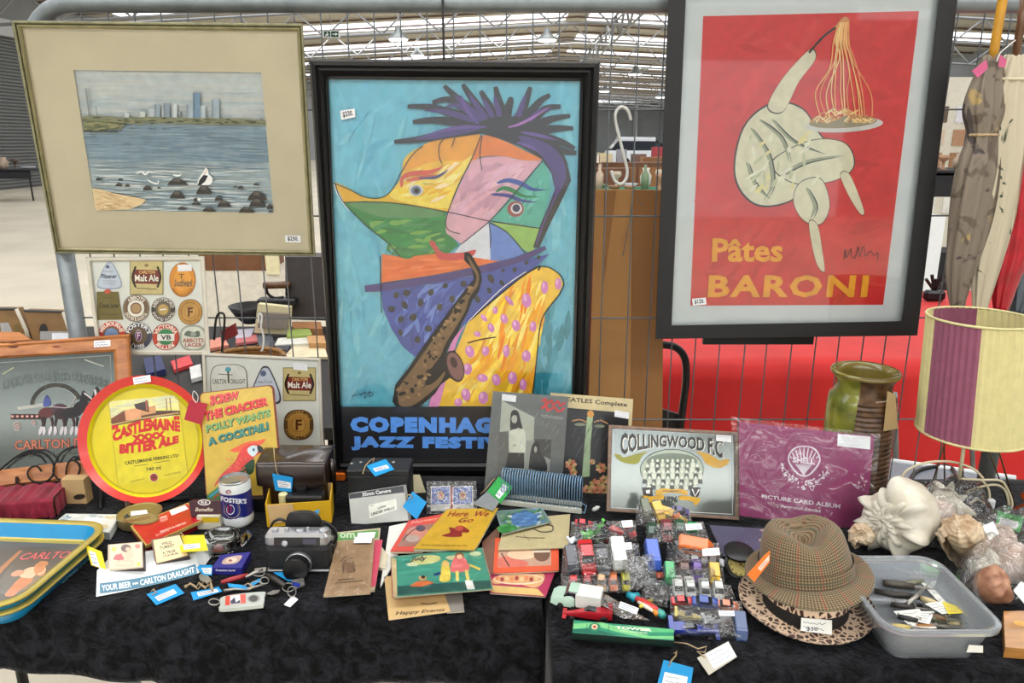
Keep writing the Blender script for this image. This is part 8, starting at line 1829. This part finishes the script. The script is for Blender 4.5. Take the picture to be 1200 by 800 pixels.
# parked car far away
def far_car(px, d, label, col):
    p = ony(px,190, d); c = V((p.x, d,0)); t = thing('parked_car', label, 'car', c); S = lambda s, **k: [[c + V((q.x, q.y, q.z)) for q in ss] for ss in s]
    def sc2(x, hw, z0, z1, r=.2): return [V((x,-hw, z0)), V((x, hw, z0)), V((x, hw, z1 - .2)), V((x, hw * .9, z1)), V((x,-hw * .9, z1)), V((x,-hw, z1 - .2))]
    MB().loft(S([sc2(-2.1,.8,.4,.95), sc2(-1.9,.88,.3,1.0), sc2(1.2,.88,.3,1.0), sc2(2.0,.86,.3,.9), sc2(2.15,.75,.4,.8)])).build('body', col, t,40)
    MB().loft(S([sc2(-1.9,.8,.95,1.1), sc2(-1.5,.72,.95,1.6), sc2(.3,.72,.95,1.58), sc2(1.1,.8,.95,1.05)])).build('windows', M('car_glass',(40,46,56),.1), t)
    MB().loft(S([sc2(-1.52,.7,1.56,1.68,0), sc2(.32,.7,1.54,1.66,0)])).build('roof', col, t)
    for x in (-1.3,1.3):
        for s in (-1,1): MB().lathe([(.33,-.1),(.34,.1)],16, Matrix.Translation(c + V((x, s * .82,.34))) @ Matrix.Rotation(R(90),4, 'X')).build('wheel', TYRE, t)
    return t
far_car(757,40, 'white car parked far back in the hall', M('white_car_paint',(214,220,228),.25, coat=.5))
p0 = ony(735,188,24)
far_table(2.2,5.4,24,.8,.8, M('far_wood_0'), 'brown stall table with crates in front of the parked car')
for i,(x, w_, h, c) in enumerate(((2.5,.35,.34,(196,60,60)),(3.0,.4,.3,(220,206,170)),(3.5,.3,.42,(150,150,160)),(4.05,.45,.28,(120,90,80)),(4.65,.35,.5,(170,60,70)))):
    bxw('stall_crate', '%s crate on the brown stall table before the parked car' % ['red', 'cream', 'grey', 'brown', 'crimson'][i], 'crate',(x,24.4,.801 + h / 2),(w_,.3, h), M('far_crate_%d' % i, c,.6))
# left stall by the roller door
far_table(-14.6,-12.2,19.2,.9,.78, M('dark_cloth',(44,44,50),.8), 'dark covered stall table by the roller door')
rnd = random.Random(3)
for i in range(7):
    c = V((-14.3 + i * .3,19.6,.782)); s = i % 4; tag(MB().lathe([(r * 1.5, z * 1.5) for r, z in shapes[s]],12, Matrix.Translation(c)).build(nm[s], M('far_pot_%d' % (i % 8), CC[i % 8],.4), None, True), 'small %s %s standing %s from the left on the dark table by the roller door' % (desc[i % 8], nm[s], ordn[i]), nm[s], 'small goods by the roller door')
p = onz(6,222,0); bxw('yellow_crate', 'yellow crate under the table by the roller door', 'crate',(-13.9,19.7,.2),(.55,.4,.4), M('yellow_plastic',(226,180,40),.5))
# right stall seen between the red poster and the umbrellas
p = ony(1105,160,9.0); t = thing('display_board', 'white display board with small framed prints behind the umbrellas', 'board',(p.x + .3,9,0)); MB().box((p.x + .3,9,1.1),(1.6,.04,2.2)).build('board', M('white_frame_paint'), t)
rnd = random.Random(9)
for i in range(5):
    for j in range(5): MB().box((p.x - .4 + i * .3,8.97,.75 + j * .26),(.2,.02,.18)).build('small_print', M('far_pot_%d' % rnd.randrange(8), CC[0]), t)
p = ony(1105,215,6.5); far_table(p.x - .5, p.x + 1.6,6.5,.8, ony(1105,200,6.5).z, M('black_cloth',(26,26,30),.8), 'black covered stall table behind the umbrellas')
zt = ony(1105,200,6.5).z
for i in range(6):
    c = V((p.x - .3 + i * .14,6.75, zt)); s = (i * 3) % 4; tag(MB().lathe([(r * .7, z * .7) for r, z in shapes[s]],12, Matrix.Translation(c)).build(nm[s], M('far_pot_%d' % ((i * 5) % 8), CC[(i * 5) % 8],.4), None, True), '%s %s standing %s from the left on the black table behind the umbrellas' % (desc[(i * 5) % 8], nm[s], ordn[i]), nm[s], 'goods on the black table')
p = ony(1098,300,5.0); bxw('white_cabinet', 'white cabinet on the floor between red poster and umbrellas', 'cabinet',(p.x,5.3,.5),(.16,.4,1.0), M('white_plastic')); bxw('black_bin', 'black bin beside the white cabinet', 'bin',(p.x + .34,5.6,.35),(.3,.3,.7), M('black_cloth'))
p = ony(1097,330,3.5); t = thing('dark_ornament', 'dark iron ornament on the red tablecloth', 'ornament', V((p.x,3.5,.75)))
MB().bbox((p.x,3.5,.78),(.1,.05,.05),.02).build('base', BT, t,40)
for a in range(5): MB().tube([(p.x,3.5,.8),(p.x - .05 + a * .025,3.5,.86 + (a % 2) * .02)],.008,5).build('spike', BT, t)
